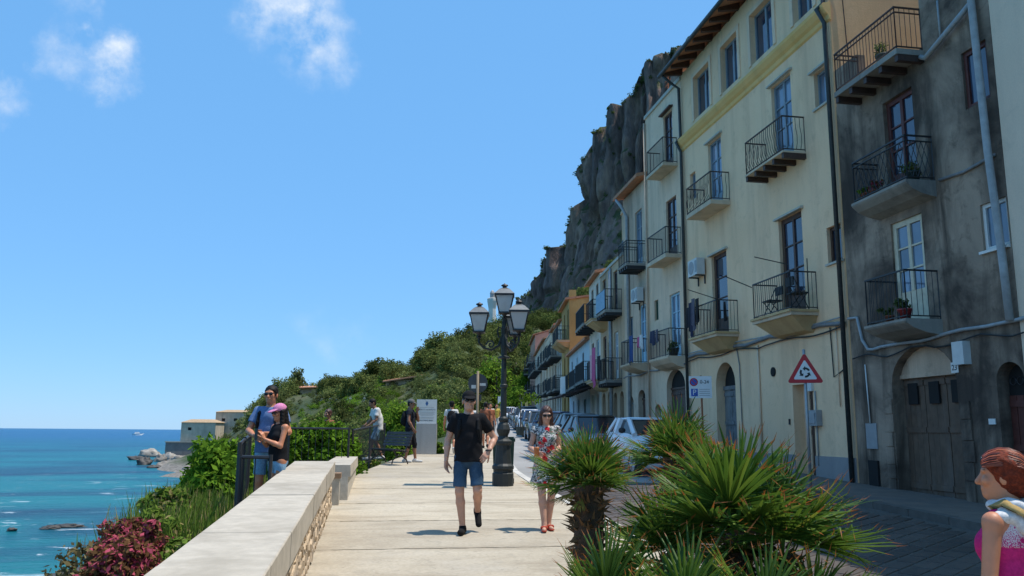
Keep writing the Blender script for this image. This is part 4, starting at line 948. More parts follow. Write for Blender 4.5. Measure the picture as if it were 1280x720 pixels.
def tree_meshes(seed, h, rx, rz, kind='round', n=34, per=46, size=.34, limbs=6):
    """returns (trunk MB, crown verts, quads): tapered trunk, limbs reaching the clumps, leaves in clumps"""
    rng = np.random.default_rng(seed); zc = h - rz
    cc = crown_centres(rng, n, rx * .8, rz * .82, zc, kind); rr = rng.uniform(.26, .44, n) * rx
    V, Q = leaf_cloud(rng, cc, rr, per, size)
    mb = MB(); bend = rng.normal(size=2) * .06 * h
    tr = [(0, 0, -.6), (bend[0] * .3, bend[1] * .3, h * .3), (bend[0], bend[1], max(h * .55, zc)), (bend[0] * 1.2, bend[1] * 1.2, zc + rz * .5)]
    mb.smooth = True; mb.tube(tr, [h * .035, h * .026, h * .018, h * .006], 7)
    for i in range(limbs):
        e = cc[i * (n // limbs)]; s = Vector(tr[1]).lerp(Vector(tr[2]), .3 + .7 * (i / limbs)); e = Vector(e)
        mb.tube([s, s.lerp(e, .5) + Vector((0, 0, -.06 * h)), e], [h * .014, h * .009, h * .003], 5)
    return mb, V, Q
TREE_LIB = {}
def tree_proto(key, *a, **k):
    if key not in TREE_LIB:
        mb, V, Q = tree_meshes(*a, **k)
        me = np_mesh(None, V, Q, None) if False else None
        TREE_LIB[key] = (mb.mesh('trunk'), V, Q)
    return TREE_LIB[key]
def plant_tree(name, label, loc, key, params, leaf, scale=1.0, rz=0.0, group=None, cat='tree'):
    tm, V, Q = tree_proto(key, *params[0], **params[1])
    t = thing(name, label, cat, loc, rz, group)
    t.scale = (scale,) * 3
    if not tm.materials: tm.materials.append(MATS['bark'])
    o = bpy.data.objects.new('trunk', tm); COL.objects.link(o); o.parent = t
    ck = key + '|' + leaf
    if ck not in TREE_LIB:
        TREE_LIB[ck] = np_mesh('crown', V, Q, leaf, parent=t)
    else:
        c = TREE_LIB[ck].copy(); COL.objects.link(c); c.parent = t
    return t
def at(u, v, D):
    """design helper: point at camera depth D seen at photo pixel (u, v)"""
    d = cam.matrix_world.to_3x3() @ Vector(((u - 640) / 1036, (360 - v) / 1036, -1)); return Vector((0, 0, CAM_H)) + d * D
PINE = ((101, 8.0, 3.6, 2.2, 'umbrella'), dict(n=40, per=60, size=.34)); PINE2 = ((102, 9.0, 3.4, 3.0, 'round'), dict(n=42, per=60, size=.34))
OLIV = ((103, 6.0, 2.6, 2.3, 'round'), dict(n=34, per=60, size=.30)); BRIG = ((104, 7.0, 3.0, 2.8, 'round'), dict(n=40, per=64, size=.30)); CONE = ((105, 6.5, 2.4, 2.8, 'cone'), dict(n=36, per=60, size=.28))
def hill_trees():
    KP = dict(pine=('pine', PINE, 'leaf_pine'), pine2=('pine2', PINE2, 'leaf_pine'), olive=('olive', OLIV, 'leaf_olive'), bright=('bright', BRIG, 'leaf_bright'), cone=('cone', CONE, 'leaf_olive'), brown=('olive', OLIV, 'leaf_brown'))
    # (photo column, row of the crown top, depth, crown width px, kind, label)
    spec = [(372, 463, 192, 46, 'cone', 'lone bushy tree on the headland skyline beside small tiled roof'),
            (330, 497, 195, 40, 'olive', 'leftmost rounded tree where the headland meets the sea horizon'),
            (468, 457, 185, 40, 'pine', 'umbrella pine at the left tip of the wooded ridge'),
            (497, 452, 182, 44, 'pine', 'spreading pine just above the long tiled roof'),
            (523, 444, 185, 30, 'pine2', 'dark pine between the long roof and the taller pines'),
            (548, 428, 190, 50, 'pine2', 'tall dark pine midway up the ridge left of the lighthouse'),
            (580, 411, 196, 56, 'pine2', 'tallest dark pine just left of the lighthouse tower'),
            (606, 424, 190, 46, 'pine', 'dark pine directly below the lighthouse'),
            (534, 447, 168, 40, 'bright', 'light green tree in front of the ridge pines'),
            (560, 462, 150, 46, 'brown', 'brownish tree in the middle of the wooded slope'),
            (578, 457, 135, 60, 'bright', 'yellow-green tree behind the round back-turned road sign'),
            (618, 446, 125, 70, 'bright', 'bright green tree behind the street lamp post'),
            (645, 440, 140, 60, 'pine2', 'dark tree between the lamp lanterns and the house row'),
            (655, 462, 120, 46, 'bright', 'bright leafy tree at the far end of the house row'),
            (640, 480, 112, 36, 'bright', 'small bright tree where the road disappears'),
            (552, 472, 120, 56, 'olive', 'grey-green tree above the notice board'),
            (500, 487, 130, 50, 'olive', 'olive tree below the long tiled roof'),
            (455, 480, 150, 50, 'olive', 'rounded tree above the row of parked vans, right'),
            (425, 483, 155, 44, 'pine2', 'dark rounded tree above the row of parked vans, left'),
            (412, 490, 160, 36, 'olive', 'grey-green tree right of the small tiled roof'),
            (590, 480, 100, 60, 'olive', 'dusky green tree left of the back-turned round sign'),
            (352, 505, 170, 40, 'pine2', 'dark tree on the headland slope left of the van row')]
    for i, (u, v, D, w, kd, lab) in enumerate(spec):
        key, par, leaf = KP[kd]; h, rx = par[0][1], par[0][2]
        sc = (w / 1036 * D) / (2 * rx); top = at(u, v, D)
        base = top.z - h * sc; g = float(terrain_z(top.x, top.y)); 
        plant_tree('pine_tree' if 'pine' in kd else 'hillside_tree', lab, (top.x, top.y, base), key, par, leaf, sc, rz=i * 1.3)
        if base > g + .4:   # taller bole where the ground lies lower
            mb = MB(); mb.tube([(0, 0, (g - base) / sc - .3), (0, 0, .2)], [h * .045, h * .034], 7); tt = COL.objects[-1] if False else None
            par_o = [o for o in bpy.data.objects if o.get('label') == lab][0]; mb.build('lower_trunk', 'bark', par_o)
    # the wood that fills the slope between them reads as one mass
    rng = np.random.default_rng(5); VV = []; QQ = []; off = 0; SRC = [tree_proto('pine2', *PINE2[0], **PINE2[1]), tree_proto('olive', *OLIV[0], **OLIV[1]), tree_proto('bright', *BRIG[0], **BRIG[1])]
    def scatter(n, thr, rr, sizes, keep, probs, sub=1, clear=True):
        V_, A_ = [], []; k = 0; tries = 0
        while k < n and tries < n * 20:
            tries += 1
            th = R(rng.uniform(*thr)); r = math.sqrt(rng.uniform(rr[0] ** 2, rr[1] ** 2)); x, y = r * math.sin(th), r * math.cos(th)
            if not keep(x, y): continue
            uu = 640 + 1036 * math.tan(th - R(9.5))
            if clear and ((475 < uu < 540 and 70 < r < 141) or (370 < uu < 402 and 120 < r < 190) or (396 < uu < 482 and 130 < r < 145)): continue      # clearings by the villas and the upper road
            s = rng.choice(3, p=probs); V = SRC[s][1]; V = V.reshape(-1, 4, 3)[rng.random(len(V) // 4) < sub].reshape(-1, 3)
            h = (PINE2, OLIV, BRIG)[s][0][1]
            sc = rng.uniform(*sizes); a = rng.uniform(0, 6.28); ca, sa = math.cos(a), math.sin(a)
            W = V * sc * np.array([1, 1, rng.uniform(.75, 1.05)]); W = np.c_[W[:, 0] * ca - W[:, 1] * sa, W[:, 0] * sa + W[:, 1] * ca, W[:, 2] - h * sc * .42]
            W = W + np.array([x, y, float(terrain_z(x, y))]); V_.append(W); A_.append(np.full(len(W), rng.uniform(-.45, .6))); k += 1
        V_ = np.concatenate(V_); return V_, np.arange(len(V_)).reshape(-1, 4), np.concatenate(A_)
    road_clear = lambda x, y: y > 168 or x < left_x(y) - 2.2 or x > fac_x(y) + 20
    landw = lambda x, y: terrain_z(x, y) > -4.5
    for nm, lab, leafm, n, thr, rr, sz, pr in [('woodland', 'dense dark green wood covering the slope below the lighthouse', 'leaf_pine', 170, (-7.5, 13), (115, 215), (.6, 1.05), [.7, .2, .1]),
                                      ('scrub', 'mixed olive green scrub filling the hillside above the promenade', 'leaf_olive', 230, (-10, 9), (55, 190), (.38, .75), [.1, .7, .2]),
                                      ('bright_thicket', 'bright green thicket on the slope beside the promenade', 'leaf_bright', 170, (-6, 8), (34, 120), (.2, .42), [.1, .2, .7]),
                                      ('rock_foot_scrub', 'dark scrub and trees on the slope at the foot of the rock', 'leaf_pine', 420, (8.5, 18), (170, 400), (.7, 1.3), [.6, .3, .1])]:
        V, Q, A = scatter(n, thr, rr, sz, lambda x, y: road_clear(x, y) and landw(x, y), pr, .6)
        tag(np_mesh(nm, V, Q, leafm, attr=dict(tree=A)), lab, kind='stuff')
    V, Q, A = scatter(420, (-9.5, 8), (42, 190), (.13, .24), lambda x, y: road_clear(x, y) and landw(x, y), [.1, .6, .3], .3, False)
    tag(np_mesh('low_scrub', V, Q, 'leaf_olive', attr=dict(tree=A)), 'low green scrub between the trees of the hillside', kind='stuff')
    for nm, lab, th_, r_, n_ in (('villa_scrub', 'green scrub on the slope below the long tiled roof', (.2, 5.0), (60, 152), 240), ('verge_scrub', 'green scrub on the slope below the upper road', (-4.6, 1.6), (58, 152), 290)):
        V, Q, A = scatter(n_, th_, r_, (.22, .4), lambda x, y: road_clear(x, y) and landw(x, y), [.1, .5, .4], .4, False); tag(np_mesh(nm, V, Q, 'leaf_bright' if n_ == 290 else 'leaf_olive', attr=dict(tree=A)), lab, kind='stuff')
    # shrubs on the ledges and rim of the rock
    rng = np.random.default_rng(9); P = CLIFF_P; nr, nu, _ = P.shape; cs_, rs_ = [], []
    while len(cs_) < 1700:
        i = int(rng.integers(60, 400)); j = int(rng.integers(0, 60)) if rng.random() < .35 else int(rng.integers(CLIFF_NV - 3, CLIFF_NV + 16)) if rng.random() < .8 else int(rng.integers(30, CLIFF_NV))
        if j >= nr: continue
        cs_.append(P[j, i] + np.array([0, 0, .4])); rs_.append(rng.uniform(.8, 2.2))
    V, Q = leaf_cloud(rng, np.array(cs_), np.array(rs_), 50, .7, .8)
    tag(np_mesh('ledge_shrubs', V, Q, 'leaf_olive'), 'dark shrubs growing on the rim and ledges of the rock', kind='stuff')
hill_trees()
# ------------------------------------------------------------------ parapet wall, bank planting, railings
M('coping_stone', (0.47, 0.415, 0.335), 0.88, 9, 0.16, 0.5, 45, 0.008, (0.33, 0.285, 0.22), 1.7, 0.65, objvar=0.06)
M('rubble_stone', (0.44, 0.335, 0.225), 0.92, 7, 0.3, 0.7, 35, 0.012, (0.30, 0.25, 0.20), 3.0, 0.6, objvar=0.4)
M('rubble_mortar', (0.50, 0.45, 0.37), 0.95, 12, 0.2, 0.7, 40, 0.012)
def parapet(label, xr, w, y0, y1, hgt, cope, slabs, name='parapet_wall', stones=True, seed=1):
    """xr(y): promenade-side face; coping slabs on a rubble core"""
    t = thing(name, label, 'wall', (0, 0, 0)); rd = random.Random(seed); ov = .04
    mb = MB(); a, b = y0, y1
    mb.hexa([(xr(a) - w + ov, a, street_z(a) - .5), (xr(a) - ov, a, street_z(a) - .5), (xr(b) - ov, b, street_z(b) - .5), (xr(b) - w + ov, b, street_z(b) - .5),
             (xr(a) - w + ov, a, street_z(a) + hgt - cope), (xr(a) - ov, a, street_z(a) + hgt - cope), (xr(b) - ov, b, street_z(b) + hgt - cope), (xr(b) - w + ov, b, street_z(b) + hgt - cope)])
    mb.build('wall_core', 'rubble_mortar', t)
    n = slabs; L = (b - a) / n
    for i in range(n):
        p, q = a + i * L + .0015, a + (i + 1) * L - .0015; e = .008; m2 = MB(); j = rd.uniform(-.003, .003); jx = rd.uniform(-.004, .004)
        def ring(y): 
            z = street_z(y) + hgt + j; x1, x0 = xr(y) + jx, xr(y) - w + jx
            return [(x0, y, z - cope), (x1, y, z - cope), (x1, y, z - e), (x1 - e, y, z), (x0 + e, y, z), (x0, y, z - e)]
        r0, r1 = ring(p), ring(q); k = 6
        m2.add(r0 + r1, [tuple(range(k))[::-1], tuple(range(k, 2 * k))] + [(s, (s + 1) % k, (s + 1) % k + k, s + k) for s in range(k)][:])
        m2.build('coping_slab', 'coping_stone', t, recalc=True)
    if stones:
        base = []
        for v in range(10):
            ms = MB(); m_ = rd.randint(5, 7); ang = sorted(rd.uniform(0, 6.28) for _ in range(m_)); ang = [6.28 * (i + rd.uniform(-.25, .25)) / m_ for i in range(m_)]
            o_ = [(.5 * math.cos(a_) * rd.uniform(.85, 1.1), .5 * math.sin(a_) * rd.uniform(.85, 1.1)) for a_ in ang]
            ms.add([(0, x, z) for x, z in o_] + [(rd.uniform(.7, 1.0), x * .78, z * .78) for x, z in o_], [tuple(range(m_, 2 * m_))] + [(i, (i + 1) % m_, (i + 1) % m_ + m_, i + m_) for i in range(m_)])
            me = ms.mesh('stone'); me.materials.append(MATS['rubble_stone']); base.append(me)
        k = 0; z = .03; rows = 0
        while z < hgt - cope - .03:
            rh = rd.uniform(.085, .15); y = a + .04
            while y < b - .04:
                l = rd.uniform(.11, .30)
                if k < 300 or True:
                    o = link('stone', base[rd.randrange(10)], None, t, (xr(y) - ov - .006, y + l / 2, street_z(y) + z + rh / 2)); o.scale = (rd.uniform(.016, .032), l * 1.04, rh * 1.06); o.rotation_euler = (rd.uniform(-.45, .45), 0, 0); k += 1
                y += l + .008
            z += rh + .006
    return t
parapet('long pale stone parapet wall with broad smooth coping beside the couple', lambda y: -0.52, .62, 2.6, 13.45, .74, .24, 9)
def wall_block():
    t = thing('wall_block', 'short pale wall block beyond the gap in the long parapet', 'wall', (0, 0, 0)); a, b = 14.75, 19.5; x = lambda y: -.30 + .012 * (y - 14.75); zt = 1.075
    mb = MB(); mb.hexa([(x(a) - .46, a, street_z(a) - .3), (x(a) - .04, a, street_z(a) - .3), (x(b) - .04, b, street_z(b) - .3), (x(b) - .46, b, street_z(b) - .3), (x(a) - .46, a, zt - .2), (x(a) - .04, a, zt - .2), (x(b) - .04, b, zt - .2), (x(b) - .46, b, zt - .2)]); mb.build('wall_core', 'rubble_mortar', t)
    for i in range(3):
        p, q = a + (b - a) * i / 3 + .002, a + (b - a) * (i + 1) / 3 - .002; mb = MB(); mb.hexa([(x(p) - .5, p, zt - .2), (x(p), p, zt - .2), (x(q), q, zt - .2), (x(q) - .5, q, zt - .2), (x(p) - .49, p, zt), (x(p) - .01, p, zt), (x(q) - .01, q, zt), (x(q) - .49, q, zt)]); mb.build('coping_slab', 'coping_stone', t)
wall_block()
def steps():
    t = thing('wall_pier', 'small stone pier with rusty cap standing in the parapet gap', 'pier', (-.62, 14.2, street_z(14.2)))
    mb = MB(); mb.box(-.16, .16, -.16, .16, -.2, .42); mb.build('shaft', 'coping_stone', t)
    mb = MB(); mb.box(-.18, .18, -.18, .18, .42, .50); mb.build('cap', M('rust_stone', (0.30, 0.18, 0.10), .9, 10, .3), t)
steps()
def rail_run(label, pts, h, name='railing', spacing=.13, mid=True):
    """iron railing along points (x, y, z ground): top and bottom rail, posts, balusters"""
    t = thing(name, label, 'railing', pts[0])
    o = Vector(pts[0]); P = [Vector(p) - o for p in pts]
    top = MB(); top.smooth = False; top.tube([p + Vector((0, 0, h)) for p in P], .022, 6); top.build('handrail', 'iron_black', t)
    lo = MB(); lo.tube([p + Vector((0, 0, .1)) for p in P], .012, 4); lo.build('bottom_rail', 'iron_black', t)
    for a, b in zip(P[:-1], P[1:]):
        n = max(2, int((b - a).length / spacing))
        for i in range(1, n): q = a.lerp(b, i / n); bal = MB(); bal.tube([q + Vector((0, 0, .1)), q + Vector((0, 0, h))], .007, 4); bal.build('baluster', 'iron_black', t)
    for p in P: mb = MB(); mb.tube([p + Vector((0, 0, -.1)), p + Vector((0, 0, h + .03))], .024, 6); mb.build('post', 'iron_black', t)
sz = street_z
rail_run('black iron railing crossing in front of the posing couple', [(-1.17, 10.55, sz(10.5)), (-1.53, 10.6, sz(10.6))], .98)
rail_run('black iron railing running along the sea side of the landing', [(-1.55, 10.62, sz(10.7)), (-1.72, 12.2, sz(12.2)), (-1.86, 13.8, sz(13.8))], 1.12, spacing=.3)
rail_run('black iron railing in front of the dense green hedge', [(-1.72, 18.75, sz(18.7)), (-.45, 18.65, sz(18.6))], 1.08)
rail_run('thin black railing at the promenade edge behind the bench', [(-.4, 20.2, sz(20.2)), (.0, 23.0, sz(23)), (.45, 26.5, sz(26.5))], 1.0, spacing=.16)
def shrub(name, label, c, r, leaf, n, per, size, flat=.8, cat='shrub', seed=0, stem=True, aspect=2.0):
    rng = np.random.default_rng(seed + 77); t = thing(name, label, cat, c)
    d = rng.normal(size=(n, 3)); d /= np.linalg.norm(d, axis=1)[:, None]; d[:, 2] = np.abs(d[:, 2]) if flat < 2 else d[:, 2]
    cc = d * (rng.uniform(.3, 1, n) ** .5)[:, None] * np.array(r) * .85
    V, Q = leaf_cloud(rng, cc, rng.uniform(.16, .3, n) * max(r[0], r[1]), per, size, .9, .4, aspect)
    V[:, 2] = np.maximum(V[:, 2], -.3)
    np_mesh('foliage', V, Q, leaf, parent=t)
    if stem:
        mb = MB()
        for i in range(6): e = cc[i]; mb.tube([(e[0] * .1, e[1] * .1, -.5), (e[0] * .5, e[1] * .5, e[2] * .5), tuple(e)], [.03, .02, .006], 5)
        mb.build('stems', 'bark', t)
    return t
shrub('hedge', 'dense bright green hedge behind the railing right of the couple', (-1.0, 20.2, sz(20) - .1), (.95, .8, 1.55), 'leaf_hedge', 170, 120, .085, seed=1, cat='hedge')
shrub('hedge', 'dense bright green hedge directly behind the couple', (-1.9, 20.0, sz(20) - .15), (.9, .7, 1.4), 'leaf_hedge', 130, 120, .085, seed=11, cat='hedge')
shrub('laurel_bush', 'glossy green bush left of the posing couple', (-2.5, 15.2, sz(15) - .3), (.6, 1.2, 1.5), 'leaf_hedge', 130, 120, .09, seed=2, cat='bush')
shrub('laurel_bush', 'leafy green bush lower on the bank, nearest the far sea wall', (-3.05, 17.0, sz(15) - .7), (.6, 1.3, 1.3), 'leaf_hedge', 100, 110, .09, seed=12, cat='bush')
shrub('flowering_bush', 'tangled bush with pink flowers at the end of the railing behind the bench', (-.7, 27.0, sz(26) - .5), (1.2, 1.6, 1.4), 'leaf_grass', 110, 90, .08, seed=3, cat='bush')
shrub('leafy_bush', 'bright green bush rising behind the notice board', (1.0, 31.0, sz(30) - .6), (1.1, 1.6, 2.6), 'leaf_bright', 130, 100, .10, seed=4, cat='bush')
shrub('leafy_bush', 'low green weeds at the foot of the notice board plinth', (2.25, 28.3, sz(28) - .1), (.35, .4, .5), 'leaf_bright', 30, 60, .07, seed=5, cat='bush')
shrub('leafy_bush', 'dark green bush on the slope between hedge and bench', (-3.0, 27.5, sz(26) - 1.2), (2.0, 2.2, 2.1), 'leaf_olive', 140, 90, .11, seed=6, cat='bush')
def bank_plants():
    rng = np.random.default_rng(31)
    def bank_z(x, y): return float(terrain_z(x, y))
    # grassy growth: upright blades
    def blades(pts, hts, per, name, label, leaf, w=.012, spread=.25, lean=.35):
        P = np.repeat(pts, per, 0) + np.c_[rng.normal(size=(len(pts) * per, 2)) * spread, np.zeros(len(pts) * per)]
        H = np.repeat(hts, per) * rng.uniform(.5, 1.1, len(P)); a = rng.uniform(0, 6.28, len(P)); d = np.c_[np.cos(a), np.sin(a), a * 0]; ln = rng.uniform(.05, lean, len(P))
        sd_ = np.c_[-np.sin(a), np.cos(a), a * 0] * w
        m_ = P + d * (H * ln * .35)[:, None] + np.c_[a * 0, a * 0, H * .6]; tp = P + d * (H * ln)[:, None] + np.c_[a * 0, a * 0, H]
        V = np.stack([P - sd_, P + sd_, m_ + sd_ * .8, m_ - sd_ * .8, tp + sd_ * .15, tp - sd_ * .15], 1).reshape(-1, 3); i = np.arange(len(P))[:, None] * 6
        Q = np.concatenate([i + np.array([[0, 1, 2, 3]]), i + np.array([[3, 2, 4, 5]])]); o = np_mesh(name, V, Q, leaf); tag(o, label, kind='stuff')
    pts = []; hs = []
    for k in range(420):
        y = rng.uniform(10.2, 17); x = rng.uniform(-1.25 - .13 * y, -1.95 if y > 10 else -1.45); pts.append((x, y, bank_z(x, y) - .05)); hs.append(rng.uniform(.4, .75) * (1 if y > 9.5 else .45))
    blades(np.array(pts), np.array(hs), 34, 'tall_grass', 'tall green grass and reeds on the bank left of the railing', 'leaf_grass')
    for k, (x, y, r, h, lab) in enumerate([(-1.45, 6.0, .42, .66, 'red-brown dry bush against the parapet, nearest the camera'), (-1.75, 6.8, .45, .74, 'red-brown bush with pink blooms at the outer edge of the bank'), (-1.7, 7.7, .48, .80, 'red-brown bush between the grass and the parapet'),
                                           (-2.2, 8.5, .5, 1.0, 'pink flowering bush at the bank edge against the sea'), (-2.42, 9.6, .5, 1.08, 'pink flowering bush farthest along the bank')]):
        shrub('flowering_bush', lab, (x, y, bank_z(x, y) - .1), (r, r, h), 'leaf_red', 90, 110, .05, seed=40 + k, cat='bush')
    for k, (x, y, r, h, lab) in enumerate([(-1.85, 9.4, .4, .8, 'green shrub in the grass just behind the pink blooms'), (-2.4, 10.6, .5, .95, 'green shrub at the outer edge of the tall grass'), (-2.75, 12.5, .55, 1.0, 'green shrub on the bank below the glossy bush')]):
        shrub('leafy_shrub', lab, (x, y, bank_z(x, y) - .1), (r, r, h), 'leaf_grass', 90, 110, .06, seed=60 + k)
    shrub('dry_bush', 'dead twiggy grey bush overhanging the sea at the bank edge', (-2.55, 8.5, bank_z(-2.55, 8.5)), (.4, .5, .8), 'leaf_dry', 50, 30, .05, seed=70, cat='bush')
bank_plants()

# ------------------------------------------------------------------ shore rocks, sea wall, houses on the point, boat
M('shore_rock', (0.24, 0.215, 0.185), 0.95, 1.2, 0.35, 0.9, 3, 0.15, (0.42, 0.39, 0.34), 0.5, 0.7, objvar=.25)
M('wet_rock', (0.07, 0.062, 0.055), 0.6, 1.2, 0.35, 0.9, 3, 0.12, objvar=.2)
def rock(label, c, r, seed, mat='shore_rock'):
    n = 26; m_ = 18; P = []; r = [v * .72 for v in r]
    for j in range(m_ + 1):
        t = math.pi * j / m_
        for i in range(n): a = 2 * math.pi * i / n; P.append((math.sin(t) * math.cos(a), math.sin(t) * math.sin(a), math.cos(t)))
    P = np.array(P); k = 1 + 1.2 * fbm(P * 1.5 + seed * 3.1, seed, 3) + .9 * fbm(P * 3.6 + seed, seed + 5, 3); k = np.round(k * 9) / 9 * .6 + k * .4; P = P * k[:, None] * np.array(r)
    Q = [(j * n + i, (j + 1) * n + i, (j + 1) * n + (i + 1) % n, j * n + (i + 1) % n) for j in range(m_) for i in range(n)]
    o = np_mesh('shore_rock', P, Q, mat, loc=c); return tag(o, label, 'rock', 'rocks along the shore')
def pt(u, v, z):
    d = at(u, v, 1) - Vector((0, 0, CAM_H)); return Vector((0, 0, CAM_H)) + d * ((z - CAM_H) / d.z)
for i, (u, v, r, mt, lab) in enumerate([(188, 571, (4.6, 3.5, 2.6), 'shore_rock', 'largest pale boulder standing in the sea before the sea wall'), (172, 575, (3, 2.5, 1.3), 'wet_rock', 'low brown boulder left of the largest pale boulder'),
                                   (180, 581, (2.4, 2, 2.0), 'wet_rock', 'dark boulder in front of the largest pale boulder'), (200, 577, (2.2, 2, 1.8), 'shore_rock', 'grey boulder right of the largest pale boulder'),
                                   (212, 576, (2.5, 2, 2.4), 'shore_rock', 'grey boulder at the corner of the sea wall'), (224, 580, (3, 2, 2.2), 'shore_rock', 'grey boulder piled below the sea wall'), (238, 582, (3, 2, 1.9), 'shore_rock', 'pale boulder below the far sea wall, rightmost'),
                                   (206, 584, (2.6, 2, 1.3), 'shore_rock', 'tan boulder on the strand in front of the sea wall corner'), (222, 587, (3, 2, 1.5), 'shore_rock', 'broad tan boulder on the strand nearer the bank bushes'), (194, 585, (2.0, 1.6, .8), 'wet_rock', 'low wet boulder at the water line before the tan boulders'), (240, 590, (3, 2, 1.4), 'shore_rock', 'tan boulder half hidden by the bank bushes'), (62, 661, (1.0, .8, .35), 'wet_rock', 'low dark reef rock awash in the middle of the water'), (15, 664, (.5, .4, .3), 'wet_rock', 'tiny dark rock awash at the left picture edge'), (85, 659, (1.8, .7, .3), 'wet_rock', 'long low reef rock with breaking foam'),
                                   (95, 720, (1.6, 1.2, .5), 'wet_rock', 'dark shore rock at the bottom left corner'), (78, 722, (1.3, 1, .35), 'wet_rock', 'flat wet rock lapped by foam, bottom left'), (122, 715, (1.3, 1, .9), 'shore_rock', 'brown shore boulder under the pink bush')]):
    p = pt(u, v, SEA_Z); rock(lab, (p.x, p.y, SEA_Z + r[2] * .15), r, i + 2, mt)
def point_houses():
    wall_material('wall_fort', (0.50, 0.42, 0.31), (0.60, 0.51, 0.39), (0.28, 0.25, 0.21), 0.5)
    M('seawall_stone', (0.20, 0.19, 0.18), .95, 1.0, .25, .6, 4, .08)
    p0, p1 = at(207, 553, 226), at(330, 552, 232); t = thing('sea_wall', 'dark grey sea wall on the rocky point below the two block houses', 'wall', (p0.x, p0.y, SEA_Z - .5), 0)
    d = p1 - p0; mb = MB(); mb.box(0, d.length, 0, 22, 0, p0.z - SEA_Z + .5); w = mb.build('wall_face', 'seawall_stone', t); t.rotation_euler.z = math.atan2(d.y, d.x)
    mb = MB(); mb.box(-.2, d.length, -.2, .5, p0.z - SEA_Z + .5, p0.z - SEA_Z + .8); mb.build('wall_cap', 'coping_stone', t)
    def hut(name, label, u0, u1, vb, vt, D, dep, rise, wins):
        a, b = at(u0, vb, D), at(u1, vb, D); zt = at((u0 + u1) / 2, vt, D).z; L = (b - a).length; t = thing(name, label, 'house', (a.x, a.y, a.z), math.atan2(b.y - a.y, b.x - a.x)); h = zt - a.z
        ops = [dict(x0=L * x - .5, x1=L * x + .5, z0=h * .62, z1=h * .62 + .8) for x in wins]
        mb = MB(); facade(mb, L, 0, h, ops); 
        mb.add([(0, 0, 0), (0, dep, 0), (0, dep, h), (0, 0, h)], [(3, 2, 1, 0)]); mb.add([(L, 0, 0), (L, dep, 0), (L, dep, h), (L, 0, h)], [(0, 1, 2, 3)]); mb.build('wall', 'wall_fort', t)
        for o in ops: m2 = MB(); m2.box(o['x0'], o['x1'], .15, .2, o['z0'], o['z1']); m2.build('window', 'dark_void', t)
        rf = MB(); rf.hexa([(-.3, -.3, h), (L + .3, -.3, h), (L + .3, dep + .3, h), (-.3, dep + .3, h), (L * .2, dep * .3, h + rise), (L * .8, dep * .3, h + rise), (L * .8, dep * .7, h + rise), (L * .2, dep * .7, h + rise)]); rf.build('roof', M('tile_pale', (.42, .29, .17), .9, 2, .25), t)
        return t
    hut('block_house', 'squat stone block house on the sea wall, nearer the open sea', 225, 268, 554, 528, 228, 7, .9, (.25,))
    hut('block_house', 'taller stone block house right of the squat one on the point', 268, 318, 545, 515, 236, 8, .7, (.2, .5, .8))
    def villa(label, u0, u1, v0, v1, D, slope_v):
        a, b = at(u0, v0, D), at(u1, v0 - slope_v, D + 1); L = (Vector((a.x, a.y)) - Vector((b.x, b.y))).length
        gz = min(-1.5, float(terrain_z(a.x, a.y)) - a.z - 1); t = thing('hillside_villa', label, 'house', (a.x, a.y, a.z), math.atan2(b.y - a.y, b.x - a.x)); dz = b.z - a.z; h = at(u0, v1, D).z - a.z
        mb = MB(); mb.hexa([(0, 0, gz), (L, 0, gz), (L, 6, gz), (0, 6, gz), (0, 0, h * .5), (L, 0, dz + h * .5), (L, 6, dz + h * .5), (0, 6, h * .5)]); mb.build('wall', 'render_tan', t)
        mb = MB(); mb.hexa([(-.5, -.8, h * .4), (L + .5, -.8, dz + h * .4), (L + .5, 6.5, dz + h), (-.5, 6.5, h), (-.5, -.8, h * .4 + .2), (L + .5, -.8, dz + h * .4 + .2), (L + .5, 6.5, dz + h + .2), (-.5, 6.5, h + .2)]); mb.build('roof', 'tile_roof', t)
    villa('long low villa with orange tiled roof among the ridge pines', 482, 531, 481, 474, 138, 9)
    villa('small villa with orange roof beside the lone headland tree', 376, 396, 488, 482, 185, 1)
    # lighthouse
    M('lighthouse_white', (0.66, 0.63, 0.56), .8, .6, .12, .2, 5, .05)
    D = 235; p = at(615, 412, D); t = thing('lighthouse', 'white octagonal lighthouse tower above the pines', 'lighthouse', p); s = D / 1036
    mb = MB(); mb.lathe([(10.5 * s / 2, -6 * s), (10 * s / 2, 2 * s), (9.4 * s / 2, 26 * s), (13 * s / 2, 36 * s), (13 * s / 2, 39 * s), (6 * s, 39.5 * s)], 8); mb.build('tower', 'lighthouse_white', t)
    mb = MB(); mb.lathe([(3 * s, 39 * s), (3 * s, 45 * s), (3.4 * s, 45.5 * s), (2.4 * s, 48 * s), (.3 * s, 50.5 * s)], 10); mb.build('lantern_room', 'plastic_grey', t)
    mb = MB(); mb.box(-9 * s, 8 * s, -6 * s, 6 * s, -16 * s, -2 * s); mb.box(-9.5 * s, 8.5 * s, -6.5 * s, 6.5 * s, -2 * s, -1 * s); mb.build('keepers_house', 'lighthouse_white', t)
    # boat
    p = pt(172, 544, SEA_Z); k = 1.0; t = thing('motor_boat', 'small white motor boat on the open sea', 'boat', p, R(10))
    mb = MB(); mb.hexa([(-6, -1.6, -.3), (5, -1.2, -.3), (5, 1.2, -.3), (-6, 1.6, -.3), (-7, -2.2, 2.0), (8.5, -.4, 2.6), (8.5, .4, 2.6), (-7, 2.2, 2.0)]); mb.build('hull', 'paint_white', t)
